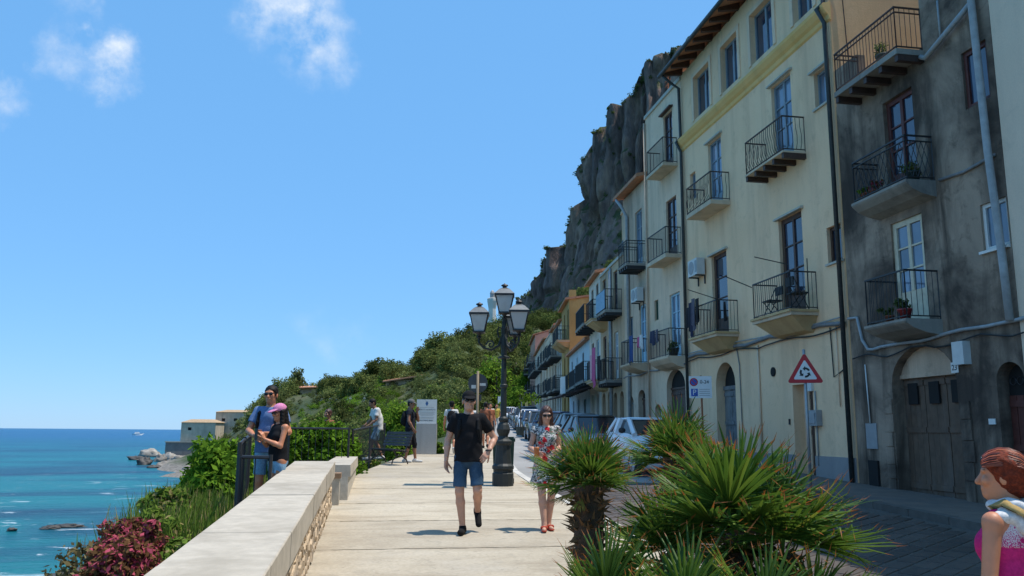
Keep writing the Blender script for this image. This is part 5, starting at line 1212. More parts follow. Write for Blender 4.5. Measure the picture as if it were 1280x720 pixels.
    mb = MB(); mb.hexa([(-4, -1.5, 2.0), (3, -1.3, 2.2), (3, 1.3, 2.2), (-4, 1.5, 2.0), (-3.5, -1.3, 4.2), (1, -1.1, 4.2), (1, 1.1, 4.2), (-3.5, 1.3, 4.2)]); mb.build('cabin', 'paint_white', t)
    # white camper vans on the upper road
    for i, u in enumerate((401, 414, 420.5, 437, 446, 458, 476)):
        D = next((d for d in range(90, 190) if float(terrain_z(at(u, 501, d).x, at(u, 501, d).y)) > at(u, 501, d).z - .05), 140); p = at(u, 501, D); t = thing('parked_van', ['white van at the left end of the row on the upper road', 'white van second from left on the upper road', 'white van third from left on the upper road', 'white van in the middle of the row on the upper road', 'white van fifth from left on the upper road', 'white van sixth from left on the upper road', 'white van at the right end of the row on the upper road'][i], 'van', p, R(4), 'white vans on the upper road')
        w = (.5, .35, .22, .42, .25, .45, .3)[i]; mb = MB(); mb.hexa([(-w, -.5, 0), (w, -.5, 0), (w, .5, 0), (-w, .5, 0), (-w * .95, -.45, .46), (w * .7, -.45, .46), (w * .7, .45, .46), (-w * .95, .45, .46)]); mb.build('body', 'paint_white', t)
        mb = MB(); mb.box(-w * .8, w * .55, -.52, -.47, .30, .37); mb.build('window', 'dark_void', t)
        for x in (-w * .6, w * .6): mb = MB(); mb.tube([(x, -.53, 0), (x, .53, 0)], .09, 8); mb.build('wheel', 'cable_black', t)
point_houses()
# ------------------------------------------------------------------ street furniture, signs, cars, house fittings
M('cast_iron_green', (0.016, 0.021, 0.020), 0.6, 12, 0.3)
M('lantern_glass', (0.62, 0.64, 0.64), 0.35, 6, 0.08)
M('bin_green', (0.012, 0.045, 0.028), 0.5, 8, 0.25)
def street_lamp():
    x, y = 2.72, 17.2; t = thing('street_lamp', 'dark cast iron lamp post with four glass lanterns on scrolled arms', 'street lamp', (x, y, street_z(y)), R(-9.5)); t.scale = (.95, .95, .945)
    mb = MB(); mb.smooth = False
    mb.lathe([(.23, -.1), (.23, .26), (.20, .29), (.20, .33), (.235, .36), (.235, .42), (.19, .47), (.165, .75), (.165, .86), (.20, .90), (.20, .95), (.13, 1.0), (.10, 1.06), (.135, 1.13), (.15, 1.2), (.12, 1.3), (.085, 1.36), (.105, 1.4), (.105, 1.44), (.072, 1.48)], 12); mb.build('base', 'cast_iron_green', t)
    mb = MB(); mb.lathe([(.068, 1.48), (.064, 2.1), (.085, 2.12), (.085, 2.17), (.062, 2.19), (.055, 2.74), (.13, 2.76), (.13, 2.79), (.06, 2.82), (.065, 2.95), (.08, 3.05), (.06, 3.3), (.07, 3.4), (.05, 3.5), (.045, 3.66)], 12); mb.build('shaft', 'cast_iron_green', t)
    def lantern(c, s, par):
        root = MB()
        b, tp, h = .125 * s, .215 * s, .42 * s
        for a in range(4):
            q = [(b, b), (-b, b), (-b, -b), (b, -b)][a]; r_ = [(tp, tp), (-tp, tp), (-tp, -tp), (tp, -tp)][a]
            root.tube([(c[0] + q[0], c[1] + q[1], c[2]), (c[0] + r_[0], c[1] + r_[1], c[2] + h)], .013 * s, 4)
        k = tp + .025 * s
        for i, (x0, x1, y0, y1) in enumerate(((-k, k, -k, -k + .03), (-k, k, k - .03, k), (-k, -k + .03, -k + .03, k - .03), (k - .03, k, -k + .03, k - .03))): root.box(c[0] + x0, c[0] + x1, c[1] + y0, c[1] + y1, c[2] + h - .012, c[2] + h + .03)
        for i, (x0, x1, y0, y1) in enumerate(((-b - .02, b + .02, -b - .02, -b + .015), (-b - .02, b + .02, b - .015, b + .02), (-b - .02, -b + .015, -b + .015, b - .015), (b - .015, b + .02, -b + .015, b - .015))): root.box(c[0] + x0, c[0] + x1, c[1] + y0, c[1] + y1, c[2] - .02, c[2] + .012)
        fr = root.build('lantern', 'iron_black', par)
        mb = MB(); mb.lathe([(.045 * s, -.16 * s), (.06 * s, -.13 * s), (.03 * s, -.1 * s), (.05 * s, -.06 * s), (.1 * s, -.02 * s)], 8, c); mb.build('lantern_foot', 'iron_black', fr)
        cap = MB(); cap.add([(c[0] + sx * k, c[1] + sy * k, c[2] + h + .03) for sx, sy in ((-1, -1), (1, -1), (1, 1), (-1, 1))] + [(c[0] + sx * .13 * s, c[1] + sy * .13 * s, c[2] + h + .15 * s) for sx, sy in ((-1, -1), (1, -1), (1, 1), (-1, 1))] + [(c[0] + sx * .07 * s, c[1] + sy * .07 * s, c[2] + h + .19 * s) for sx, sy in ((-1, -1), (1, -1), (1, 1), (-1, 1))],
                            [(0, 1, 5, 4), (1, 2, 6, 5), (2, 3, 7, 6), (3, 0, 4, 7), (4, 5, 9, 8), (5, 6, 10, 9), (6, 7, 11, 10), (7, 4, 8, 11), (8, 9, 10, 11)]); cap.build('lantern_roof', M('lantern_tin', (0.22, 0.22, 0.21), .35, 8, .2, metal=.6), fr)
        fn = MB(); fn.lathe([(.05 * s, 0), (.05 * s, .035 * s), (.09 * s, .06 * s), (.075 * s, .085 * s), (.03 * s, .1 * s), (.0, .13 * s)], 8, (c[0], c[1], c[2] + h + .19 * s)); fn.build('finial', 'iron_black', fr)
        e = .006
        for a in range(4):
            q0 = [(b, b), (-b, b), (-b, -b), (b, -b)]; r0 = [(tp, tp), (-tp, tp), (-tp, -tp), (tp, -tp)]; i, j = a, (a + 1) % 4
            g = MB(); P = [(c[0] + q0[i][0], c[1] + q0[i][1], c[2] + .012), (c[0] + q0[j][0], c[1] + q0[j][1], c[2] + .012), (c[0] + r0[j][0], c[1] + r0[j][1], c[2] + h - .014), (c[0] + r0[i][0], c[1] + r0[i][1], c[2] + h - .014)]
            cx, cy = c[0], c[1]; I = [(p[0] + (cx - p[0]) * .04, p[1] + (cy - p[1]) * .04, p[2]) for p in P]
            g.hexa([I[0], I[1], P[1], P[0], I[3], I[2], P[2], P[3]]); g.build('pane', 'clear_glass', fr, recalc=True)
        bu = MB(); bu.lathe([(.035, 0), (.035, .12 * s), (.05, .13 * s), (.055, .2 * s), (.03, .25 * s)], 8, (c[0], c[1], c[2] + .01)); bu.build('lamp_holder', 'cable_black', fr)
    lantern((0, 0, 3.78), .92, t)
    for a in (0, 120, 240):
        ang = R(180 + a + 5); dx, dy = math.cos(ang), math.sin(ang); rr = .56
        arm = MB(); arm.tube([(dx * .05, dy * .05, 3.25), (dx * .12, dy * .12, 3.04), (dx * .28, dy * .28, 2.94), (dx * .45, dy * .45, 2.98), (dx * rr, dy * rr, 3.1), (dx * rr, dy * rr, 3.2)], .027, 6)
        sp = [(dx * (.30 + .10 * (1 - k / 16) * math.cos(k * .6)), dy * (.30 + .10 * (1 - k / 16) * math.cos(k * .6)), 3.06 + .10 * (1 - k / 16) * math.sin(k * .6)) for k in range(15)]; arm.tube(sp, .018, 5)
        arm.tube([(dx * .05, dy * .05, 3.42), (dx * .12, dy * .12, 3.46), (dx * .15, dy * .15, 3.36), (dx * .12, dy * .12, 3.22)], .02, 5)
        arm.build('arm', 'cast_iron_green', t); lantern((dx * rr, dy * rr, 3.34), .92, t)
m_, nt_, b_ = new_mat('clear_glass'); n_ = noise(nt_, 9, 3, .5, worldpos(nt_)); nt_.links.new(ramp(nt_, n_.outputs['Fac'], [(.3, (.80, .82, .82)), (.7, (.9, .91, .9))]).outputs[0], b_.inputs['Base Color']); b_.inputs['Roughness'].default_value = .35; b_.inputs['Transmission Weight'].default_value = .5; b_.inputs['IOR'].default_value = 1.05
street_lamp()
def litter_bin(label, x, y):
    t = thing('litter_bin', label, 'litter bin', (x, y, street_z(y)), R(-9.5)); mb = MB()
    mb.hexa([(-.2, -.17, 0), (.2, -.17, 0), (.2, .17, 0), (-.2, .17, 0), (-.23, -.2, .86), (.23, -.2, .86), (.23, .2, .86), (-.23, .2, .86)]); mb.build('body', 'bin_green', t)
    mb = MB(); mb.box(-.25, .25, -.22, .22, .86, .93); mb.box(-.22, .22, -.19, .19, .93, .96); mb.build('lid', 'bin_green', t)
    for x_ in (-.2, .2): mb = MB(); mb.box(x_ - .03, x_ + .03, -.19, -.16, -.02, .1); mb.build('foot', 'iron_black', t)
litter_bin('dark green litter bin behind the lamp post base', 2.83, 17.85)
def bench():
    t = thing('bench', 'dark slatted bench with curled iron legs, beside two standing men', 'bench', (.52, 23.2, street_z(23.2)), R(-58)); t.scale = (.8, .8, .92)
    for i in range(6): mb = MB(); mb.box(-.8, .8, -.26 + i * .085, -.26 + i * .085 + .065, .43 - .012 * i, .46 - .012 * i); mb.build('seat_slat', 'wood_benchdark', t)
    for i in range(5):
        z = .54 + i * .085; y = .27 + i * .035; mb = MB(); mb.hexa([(-.8, y, z), (.8, y, z), (.8, y + .025, z - .005), (-.8, y + .025, z - .005), (-.8, y + .025, z + .068), (.8, y + .025, z + .068), (.8, y + .05, z + .063), (-.8, y + .05, z + .063)]); mb.build('back_slat', 'wood_benchdark', t)
    for sx in (-.66, .66):
        mb = MB(); mb.tube([(sx, -.3, .02), (sx, -.26, .14), (sx, -.12, .24), (sx, -.2, .36), (sx, -.26, .42)], .022, 6); mb.tube([(sx, .34, .02), (sx, .28, .14), (sx, .06, .26), (sx, .18, .36), (sx, .25, .45), (sx, .45, .98)], .022, 6); mb.tube([(sx, -.12, .24), (sx, -.03, .28), (sx, .06, .26)], .02, 6); mb.tube([(sx, -.28, .42), (sx, .25, .4)], .02, 6)
        mb.build('leg', 'iron_black', t)
M('wood_benchdark', (0.045, 0.04, 0.04), .6, 14, .3)
bench()
def notice_board():
    x, y = 1.82, 27.9; t = thing('notice_board', 'grey stone plinth carrying a white municipal notice panel with crest', 'sign', (x, y, street_z(y)), R(-6))
    wall_material('plinth_stone', (.36, .35, .33), (.44, .43, .41), (.27, .26, .25), .5)
    mb = MB(); mb.hexa([(-.31, -.28, -.15), (.36, -.28, -.15), (.36, .28, -.15), (-.31, .28, -.15), (-.31, -.28, .98), (.36, -.28, .98), (.36, .28, .98), (-.31, .28, .98)]); mb.build('plinth', 'plinth_stone', t)
    p = MB(); p.box(-.33, .33, -.015, .015, -.40, .40); pan = p.build('panel', 'paint_white', t, loc=(.02, -.2, 1.37))
    for xx in (-.2, .2): mb = MB(); mb.box(xx - .02, xx + .02, -.17, -.13, .6, 1.7); mb.build('post', 'plastic_grey', t)
    ink = M('sign_ink', (.03, .05, .08), .6); blue = M('sign_blue', (.03, .12, .30), .5)
    cr = MB(); cr.prism([(-.035, .30), (.035, .30), (.045, .27), (.03, .22), (0, .185), (-.03, .22), (-.045, .27)], -.019, -.0155); cr.build('crest', blue, pan)
    cr = MB(); cr.prism([(-.03, .335), (-.015, .315), (0, .345), (.015, .315), (.03, .335), (.028, .302), (-.028, .302)], -.0188, -.0156); cr.build('crest_crown', blue, pan)
    link('lettering', text_mesh('DIVIETO DI BALNEAZIONE', .047), ink, pan, (0, -.018, .06), (R(90), 0, 0)); link('lettering', text_mesh('BATHING BAN', .062), ink, pan, (0, -.018, -.29), (R(90), 0, 0))
    ln = MB()
    for k, (w, z) in enumerate(((.24, .13), (.27, -.02), (.22, -.055), (.26, -.09), (.2, -.125), (.25, -.19), (.21, -.22))): ln.box(-w, w, -.0185, -.0156, z, z + .008)
    ln.build('text_lines', 'plastic_grey', pan)
notice_board()
def road_signs():
    M('galvanised', (.36, .37, .37), .45, 10, .15, metal=.5); M('sign_back', (.055, .057, .06), .5, 6, .2); M('sign_red', (.48, .012, .018), .45, 6, .06); M('sign_white', (.74, .74, .72), .45, 6, .05); M('rust_pole', (.30, .11, .05), .85, 14, .3)
    M('sign_parkblue', (.02, .08, .38), .45, 6, .05); M('sign_black', (.012, .012, .012), .5)
    # roundabout warning triangle
    x, y = 8.72, 15.75; t = thing('warning_sign', 'red and white triangular roundabout warning sign on a grey pole', 'road sign', (x, y, street_z(y)), R(-24))
    mb = MB(); mb.smooth = True; mb.tube([(0, .03, -.1), (0, .03, 2.85)], .03, 8); mb.build('pole', 'galvanised', t)
    def tri(s, cz): h = s * math.sqrt(3) / 2; return [(-s / 2, cz - h / 3), (s / 2, cz - h / 3), (0, cz + 2 * h / 3)]
    def rtri(s, cz, r=.035):
        P = tri(s, cz); out = []
        for i in range(3):
            p, a, b = Vector(P[i]), Vector(P[i - 1]), Vector(P[(i + 1) % 3]); u, v = (a - p).normalized(), (b - p).normalized()
            for k in range(4): out.append(tuple(p + u * r * 1.6 * (1 - k / 3) ** 1.4 + v * r * 1.6 * (k / 3) ** 1.4))
        return out
    cz = 2.88 - street_z(y) + .01
    mb = MB(); mb.prism(rtri(.72, cz), -.012, .0); pl = mb.build('plate', 'sign_red', t, recalc=True)
    mb = MB(); mb.prism(rtri(.47, cz, .02), -.016, -.013); mb.build('white_field', 'sign_white', pl, recalc=True)
    for k in range(3):      # ring of three arrows
        a0 = R(120 * k + 25); mb = MB(); r = .085; w = .02; n = 6; sp = R(62); ptsO = [((r + w) * math.cos(a0 + sp * i / n), cz + .005 + (r + w) * math.sin(a0 + sp * i / n)) for i in range(n + 1)]; ptsI = [((r - w) * math.cos(a0 + sp * i / n), cz + .005 + (r - w) * math.sin(a0 + sp * i / n)) for i in range(n + 1)][::-1]
        mb.prism(ptsO + ptsI, -.0195, -.0165); a1 = a0 + sp; tip = (r * math.cos(a1 + R(34)), cz + .005 + r * math.sin(a1 + R(34)))
        mb.prism([((r + .05) * math.cos(a1), cz + .005 + (r + .05) * math.sin(a1)), tip, ((r - .05) * math.cos(a1), cz + .005 + (r - .05) * math.sin(a1))], -.0195, -.0165); mb.build('arrow', 'sign_black', pl, recalc=True)
    # parking panel
    x, y = 8.75, 21.35; t = thing('parking_sign', 'white and blue parking hours panel on a rusty pole', 'road sign', (x, y, street_z(y)), R(-20)); zc = 2.88 - street_z(y)
    mb = MB(); mb.smooth = True; mb.tube([(.05, .035, -.1), (.02, .035, zc + .32)], .028, 8); mb.build('pole', 'rust_pole', t)
    mb = MB(); mb.box(-.30, .30, -.012, .0, zc - .29, zc + .30); pl = mb.build('plate', 'sign_white', t)
    def disc(cx, cz_, r, y0, y1, mat, nm): mb = MB(); mb.prism([(cx + r * math.cos(i * math.pi / 12), cz_ + r * math.sin(i * math.pi / 12)) for i in range(24)], y0, y1); return mb.build(nm, mat, pl, recalc=True)
    disc(-.17, zc + .14, .11, -.016, -.013, 'sign_red', 'red_ring'); disc(-.17, zc + .14, .08, -.019, -.0165, 'sign_parkblue', 'blue_disc')
    mb = MB(); mb.hexa([(-.235, -.022, zc + .19), (-.22, -.022, zc + .205), (-.22, -.0195, zc + .205), (-.235, -.0195, zc + .19), (-.12, -.022, zc + .075), (-.105, -.022, zc + .09), (-.105, -.0195, zc + .09), (-.12, -.0195, zc + .075)]); mb.build('slash', 'sign_red', pl, recalc=True)
    link('lettering', text_mesh('0-24', .13), 'sign_black', pl, (.11, -.016, zc + .14), (R(90), 0, 0))
    mb = MB(); mb.box(-.25, -.07, -.017, -.013, zc - .24, zc - .04); sq = mb.build('blue_square', 'sign_parkblue', pl); link('lettering', text_mesh('P', .2), 'sign_white', sq, (-.16, -.02, zc - .14), (R(90), 0, 0))
    mb = MB()
    for k in range(4): mb.box(-.03, .25, -.0165, -.013, zc - .06 - k * .055, zc - .048 - k * .055)
    mb.build('text_lines', 'plastic_grey', pl)
    # back of a round sign
    x, y = 2.78, 22.0; t = thing('round_sign', 'dark back of a round road sign on a tan post behind the man in black', 'road sign', (x, y, street_z(y)), R(-9.5)); zs = lambda v: CAM_H + (540 - v) * 22 / 1036 - street_z(y)
    mb = MB(); mb.smooth = True; mb.tube([(0, -.04, -.1), (0, -.04, zs(465))], .035, 8); mb.build('post', M('post_tan', (.22, .17, .11), .7, 8, .2), t)
    zc = zs(480); mb = MB(); mb.prism([(.26 * math.cos(i * math.pi / 14), zc + .26 * math.sin(i * math.pi / 14)) for i in range(28)], 0, .02); d = mb.build('disc', 'sign_back', t, recalc=True)
    mb = MB(); mb.box(-.17, -.05, -.006, -.001, zc - .14, zc - .05); mb.build('sticker', 'plastic_white', d); mb = MB(); mb.box(.05, .21, -.006, -.001, zc - .07, zc + .0); mb.build('sticker', 'plastic_white', d)
    zc = zs(499); mb = MB(); mb.box(-.15, .1, 0, .02, zc - .06, zc + .1); mb.build('lower_plate', 'sign_back', t)
    # far small signs by the bend
    for i, (u, v, D, lab) in enumerate(((652, 497, 92, 'small pink-white street sign on a post by the parked cars'), (626, 500, 96, 'small pale sign post at the far road bend'))):
        p = at(u, v, D); g = street_z(p.y); t = thing('far_sign', lab, 'road sign', (p.x, p.y, g)); mb = MB(); mb.tube([(0, 0, -.1), (0, 0, p.z - g + .5)], .05, 6); mb.build('post', 'galvanised', t)
        mb = MB(); mb.box(-.35, .35, -.06, -.03, p.z - g - .4, p.z - g + .4); mb.build('plate', 'render_pink' if i == 0 else 'sign_white', t)
road_signs()

# ------------------------------------------------------------------ cars
def car_paint(name, col):
    if name in MATS: return name
    m, nt, b = new_mat(name); n = noise(nt, 3, 3, .5, worldpos(nt)); nt.links.new(ramp(nt, n.outputs['Fac'], [(.3, cs(col, .94)), (.7, cs(col, 1.04))]).outputs[0], b.inputs['Base Color']); b.inputs['Roughness'].default_value = .3; b.inputs['Coat Weight'].default_value = .6; b.inputs['Coat Roughness'].default_value = .06; return name
M('tyre', (.015, .015, .015), .9, 20, .3); M('alloy', (.45, .46, .47), .35, 10, .1, metal=.7); M('car_trim', (.018, .018, .019), .55, 10, .3)
m_, nt_, b_ = new_mat('car_glass'); n_ = noise(nt_, 2, 3, .5, worldpos(nt_)); nt_.links.new(ramp(nt_, n_.outputs['Fac'], [(.3, (.008, .01, .012)), (.7, (.03, .035, .04))]).outputs[0], b_.inputs['Base Color']); b_.inputs['Roughness'].default_value = .06; b_.inputs['IOR'].default_value = 1.38
m_, nt_, b_ = new_mat('head_lamp'); n_ = noise(nt_, 30, 3, .5, worldpos(nt_)); nt_.links.new(ramp(nt_, n_.outputs['Fac'], [(.3, (.25, .26, .28)), (.7, (.7, .72, .74))]).outputs[0], b_.inputs['Base Color']); b_.inputs['Roughness'].default_value = .15
def make_car(label, x, y, rz, paint, kind='hatch', z=None, detail=1):
    """car facing local -y; length, width, height per kind; body lofted from cross sections"""
    L, W, H, wb, bon, cab0, cab1 = dict(hatch=(3.9, 1.70, 1.46, 2.45, .86, .95, 3.55), micro=(2.70, 1.66, 1.46, 1.87, .98, .42, 2.42), estate=(4.3, 1.74, 1.48, 2.6, .88, 1.15, 4.1), van=(4.6, 1.85, 1.95, 2.9, 1.05, .55, 4.5), suv=(4.2, 1.78, 1.64, 2.6, .98, 1.05, 4.0))[kind]
    t = thing('parked_car', label, 'car', (x, y, street_z(y) - .12 if z is None else z), rz, 'cars parked along the street'); t.rotation_euler.x = 0
    w2 = W / 2; gc = .2; belt = bon + .06; yf = -L / 2
    # stations: (y from front, half width at sill, belt height, half width at belt)
    st = [(0.0, .72, .62), (.08, .86, .70), (.30, .95, bon - .08), (cab0, 1.0, bon), (cab0 + .55, 1.0, belt), (L * .6, 1.0, belt + .02), (cab1, .99, belt + .04), (L - .08, .93, belt - .02), (L, .84, belt - .14)]
    mb = MB(); mb.smooth = True; rings = []
    for s, wf, zb in st:
        w = w2 * wf; rings.append([(-w * .90, gc), (-w, gc + .14), (-w, zb * .62), (-w * .985, zb * .86), (-w * .93, zb), (-w * .5, zb + .02), (0, zb + .03), (w * .5, zb + .02), (w * .93, zb), (w * .985, zb * .86), (w, zb * .62), (w, gc + .14), (w * .90, gc)])
    n = len(rings[0]); vs = [(p[0], yf + s[0], p[1]) for s, r_ in zip(st, rings) for p in r_]; fs = []
    for i in range(len(st) - 1):
        for k in range(n): a = i * n + k; b2 = i * n + (k + 1) % n; fs.append((a, a + n, b2 + n, b2))
    fs.append(tuple(range(n))); fs.append(tuple((len(st) - 1) * n + k for k in range(n))[::-1]); mb.add(vs, fs)
    body = mb.build('body', paint, t, recalc=True)
    # cabin: roof shell with inset glass
    wr = w2 * .74; wbt = w2 * .93; f0, f1 = cab0, cab0 + (.95 if kind != 'micro' else .80); r1 = cab1 - (.25 if kind in ('van', 'estate', 'micro') else .55); r0 = cab1 + .05
    zb, zt = belt - .02, H
    cb = MB(); cb.smooth = False
    B = [(-wbt, yf + f0, zb - .02), (wbt, yf + f0, zb - .02), (wbt, yf + r0, zb), (-wbt, yf + r0, zb)]; T = [(-wr, yf + f1, zt - .06), (wr, yf + f1, zt - .06), (wr * .96, yf + r1, zt - .03), (-wr * .96, yf + r1, zt - .03)]
    cb.hexa(B + T); gl = cb.build('windows', 'car_glass', t)
    rf = MB(); rf.smooth = True
    rf.hexa([(p[0] * 1.0, p[1] + dy, p[2] + .004) for p, dy in zip(T, (-.03, -.03, .04, .04))] + [(p[0] * .9, p[1] + dy, zt + .012) for p, dy in zip(T, (.1, .1, -.1, -.1))]); rf.build('roof', paint, gl)
    def pillar(a, b, w): m2 = MB(); m2.tube([a, b], w, 5); m2.build('pillar', paint, gl)
    for i in range(4): pillar(B[i], T[i], .045 if kind != 'micro' else .075)
    for sx in (-1, 1):
        yy = yf + (cab0 + cab1) / 2 + (.35 if kind == 'micro' else .1); pillar((sx * wbt, yy, zb), (sx * wr * .99, yy, zt - .04), .035 if kind != 'micro' else .12)
    # wheels
    for sx in (-1, 1):
        for yy in (yf + (L - wb) / 2 - (.05 if kind != 'micro' else 0), yf + (L - wb) / 2 + wb):
            ar = MB(); ar.smooth = False; ar.tube([(sx * (w2 * .90), yy, .30), (sx * (w2 * 1.003), yy, .30)], .345, 18); ar.build('wheel_arch', 'car_trim', t)
            wm = MB(); wm.smooth = True; wm.tube([(sx * (w2 - .17), yy, .29), (sx * (w2 + .015), yy, .29)], .29, 20); wh = wm.build('wheel', 'tyre', t)
            rm = MB(); rm.tube([(sx * (w2 + .016), yy, .29), (sx * (w2 + .024), yy, .29)], .2, 16)
            for k in range(5): a = k * 2 * math.pi / 5; rm.tube([(sx * (w2 + .03), yy, .29), (sx * (w2 + .03), yy + .18 * math.cos(a), .29 + .18 * math.sin(a))], .022, 4)
            rm.build('rim', 'alloy', wh)
    for sx in (-1, 1):
        hl = MB(); hl.smooth = True; hl.sphere((sx * w2 * .68, yf + .16, .70 if kind != 'micro' else .78), (.17, .10, .10), 10, 7, Matrix.Rotation(R(18 * sx), 3, 'Z')); hl.build('headlight', 'head_lamp', t)
        mi = MB(); mi.smooth = True; mi.sphere((sx * (w2 + .08), yf + cab0 + .55, belt + .08), (.1, .06, .08), 8, 6); mi.build('wing_mirror', paint if kind != 'micro' else 'car_trim', t)
        dh = MB(); dh.box(sx * w2 * .985 - .02, sx * w2 * .985 + .02, yf + L * .52, yf + L * .52 + .18, belt - .2, belt - .17); dh.build('door_handle', 'car_trim', t)
        ds = MB(); yy = yf + cab0 + .6; ds.box(sx * w2 * 1.001 - .004, sx * w2 * 1.001 + .004, yy - .008, yy + .008, gc + .16, zb * .62); ds.build('door_seam', 'car_trim', t)
    g = MB(); g.box(-w2 * .55, w2 * .55, yf - .015, yf + .06, .30, .42); g.build('lower_grille', 'car_trim', t); 
    g = MB(); g.box(-w2 * .42, w2 * .42, yf + .0, yf + .09, .52, .60); g.build('grille', 'car_trim', t)
    g = MB(); g.box(-.24, .24, yf - .03, yf - .005, .42, .51); g.build('number_plate', 'paint_white', t)
    return t
car_paint('car_white', (.66, .68, .70)); car_paint('car_black', (.012, .012, .014)); car_paint('car_blue', (.03, .06, .13)); car_paint('car_silver', (.38, .39, .40)); car_paint('car_brown', (.10, .045, .03)); car_paint('car_grey', (.10, .105, .11))
make_car('small white two-seater car parked in the shade behind the palms', 7.42, 21.75, R(3), 'car_white', 'micro')
make_car('black car parked just behind the small white two-seater', 7.15, 26.2, R(0), 'car_black', 'hatch')
cars = [(31.2, 'car_grey', 'hatch', 'grey car second behind the white two-seater'), (36.4, 'car_blue', 'estate', 'dark blue car third behind the white two-seater'), (41.6, 'car_grey', 'hatch', 'grey car below the dark awning'), (46.8, 'car_blue', 'hatch', 'blue car in front of the white gabled house'),
        (52.5, 'car_white', 'hatch', 'white car parked beyond the woman in the floral dress'), (58.2, 'car_black', 'suv', 'black tall car just past the white car beyond the woman'), (63.6, 'car_grey', 'hatch', 'dark grey car fifth from the far end of the parked row'), (69.0, 'car_silver', 'hatch', 'pale green-grey car between dark cars down the street'), (74.6, 'car_brown', 'hatch', 'dark brown car in the far shade'),
        (81.0, 'car_black', 'hatch', 'black car near the far end of the parked row'), (88, 'car_white', 'hatch', 'bright white car at the far bend'), (93.5, 'car_silver', 'estate', 'silver car behind the bright white far car'), (99.5, 'car_white', 'hatch', 'last white car before the trees')]
for y, p, k, lab in cars:
    a = math.atan2(float(fac_x(y + 3) - fac_x(y - 3)), 6); make_car(lab, float(fac_x(y)) - 1.98 - 1.0 - (.4 if y > 85 else 0), y, -a, p, k)

# ------------------------------------------------------------------ things on the facades
def cable(label, pts, r, mat, name='cable'):
    t = MB(); t.smooth = True; t.tube(pts, r, 6); o = t.build(name, mat); return tag(o, label, 'cable')
X0 = 10.9
rdc = random.Random(2)
def cab_pts(ya, yb, z, dz=.0, n=26, sag=.05, x=X0 - .06):
    return [(x + rdc.uniform(-.01, .01), ya + (yb - ya) * i / n, z + dz * i / n + sag * math.sin(i * .9) * rdc.uniform(.3, 1)) for i in range(n + 1)]
cable('thick grey cable bundle crossing the yellow facade under its balconies', cab_pts(27.4, 17.7, 4.27), .055, 'cable_grey')
cable('thin black cable looping just under the grey bundle on the yellow facade', cab_pts(27.4, 17.7, 4.12, 0, 22, .07), .02, 'cable_black')
cable('thin pale cable above the grey bundle on the yellow facade', cab_pts(27.4, 17.7, 4.37, 0, 22, .03, X0 - .07), .018, 'pipe_grey')
cable('bent grey conduit crossing the grey house above its garage arch', [(X0 - .06, 17.5, 4.3), (X0 - .06, 17.15, 4.28), (X0 - .06, 17.0, 3.75), (X0 - .06, 16.8, 3.52)] + cab_pts(16.6, 12.2, 3.5, .12, 14, .03), .035, 'pipe_grey', 'conduit')
cable('black cable drooping below the conduit on the grey house', cab_pts(17.4, 12.3, 3.36, .05, 20, .09), .016, 'cable_black')
cable('grey cable running along the cream house under its lowest balcony', cab_pts(35.0, 27.6, 4.0, .1, 20, .06), .03, 'cable_grey')
cable('drooping black cable hanging down the orange side wall', [(10.98, 17.55, 14), (11.25, 17.55, 12.5), (11.3, 17.55, 11.0), (11.35, 17.55, 9.8)], .012, 'cable_black')
def ac_unit(label, x, y, z, rz=R(-90)):
    t = thing('air_conditioner', label, 'air conditioner', (x, y, z), rz)
    mb = MB(); mb.box(-.4, .4, -.34, -.06, 0, .56); mb.build('case', 'plastic_white', t)
    mb = MB(); mb.lathe([(.22, 0), (.22, .012)], 20); f = mb.build('fan_grille', 'plastic_grey', t, loc=(-.1, -.342, .28), rot=(R(90), 0, 0))
    mb = MB(); mb.box(.21, .38, -.346, -.342, .08, .48); mb.build('side_vent', 'plastic_grey', t)
    for sx in (-.28, .28): mb = MB(); mb.box(sx - .02, sx + .02, -.36, .0, -.04, 0); mb.box(sx - .02, sx + .02, -.04, 0, -.3, -.04); mb.build('bracket', 'iron_black', t)
ac_unit('boxy air conditioner beside the laundry balcony of the yellow house', X0, 26.15, 6.9)
ac_unit('air conditioner hung on the beige house below its top balcony', X0 + .02, 32.6, 7.0)
def cloth(name, label, cat, x, y0, y1, ztop, drop, mat, seed, tilt=0.0):
    """hanging laundry: pleated sheet with thickness along a rail running in y"""
    rd = random.Random(seed); n, m_ = 12, 8; V = []; 
    for side in (0, 1):
        for j in range(m_ + 1):
            for i in range(n + 1):
                s, t_ = i / n, j / m_; yy = y0 + (y1 - y0) * (s + .08 * (s - .5) * -t_); zz = ztop - drop * t_ * (1 - .12 * math.sin(s * 5 + seed)); xx = x - .03 * math.sin(s * 11 + seed) * (.3 + t_) - tilt * t_ + (.012 if side else 0); V.append((xx, yy, zz))
    Q = []; k = (n + 1) * (m_ + 1)
    for j in range(m_):
        for i in range(n): a = j * (n + 1) + i; Q += [(a, a + 1, a + n + 2, a + n + 1), (a + k, a + k + n + 1, a + k + n + 2, a + k + 1)]
    return tag(np_mesh(name, V, Q, mat, smooth=True), label, cat, 'laundry on the balconies')
for nm, c in (('cloth_black', (.015, .015, .017)), ('cloth_greyviolet', (.12, .11, .14)), ('cloth_blue', (.03, .07, .20)), ('cloth_pink', (.50, .10, .22)), ('cloth_palepink', (.62, .36, .38)), ('cloth_white', (.62, .62, .60)), ('cloth_darkblue', (.03, .035, .07))): M(nm, c, .9, 14, .15)
xr = X0 - .70
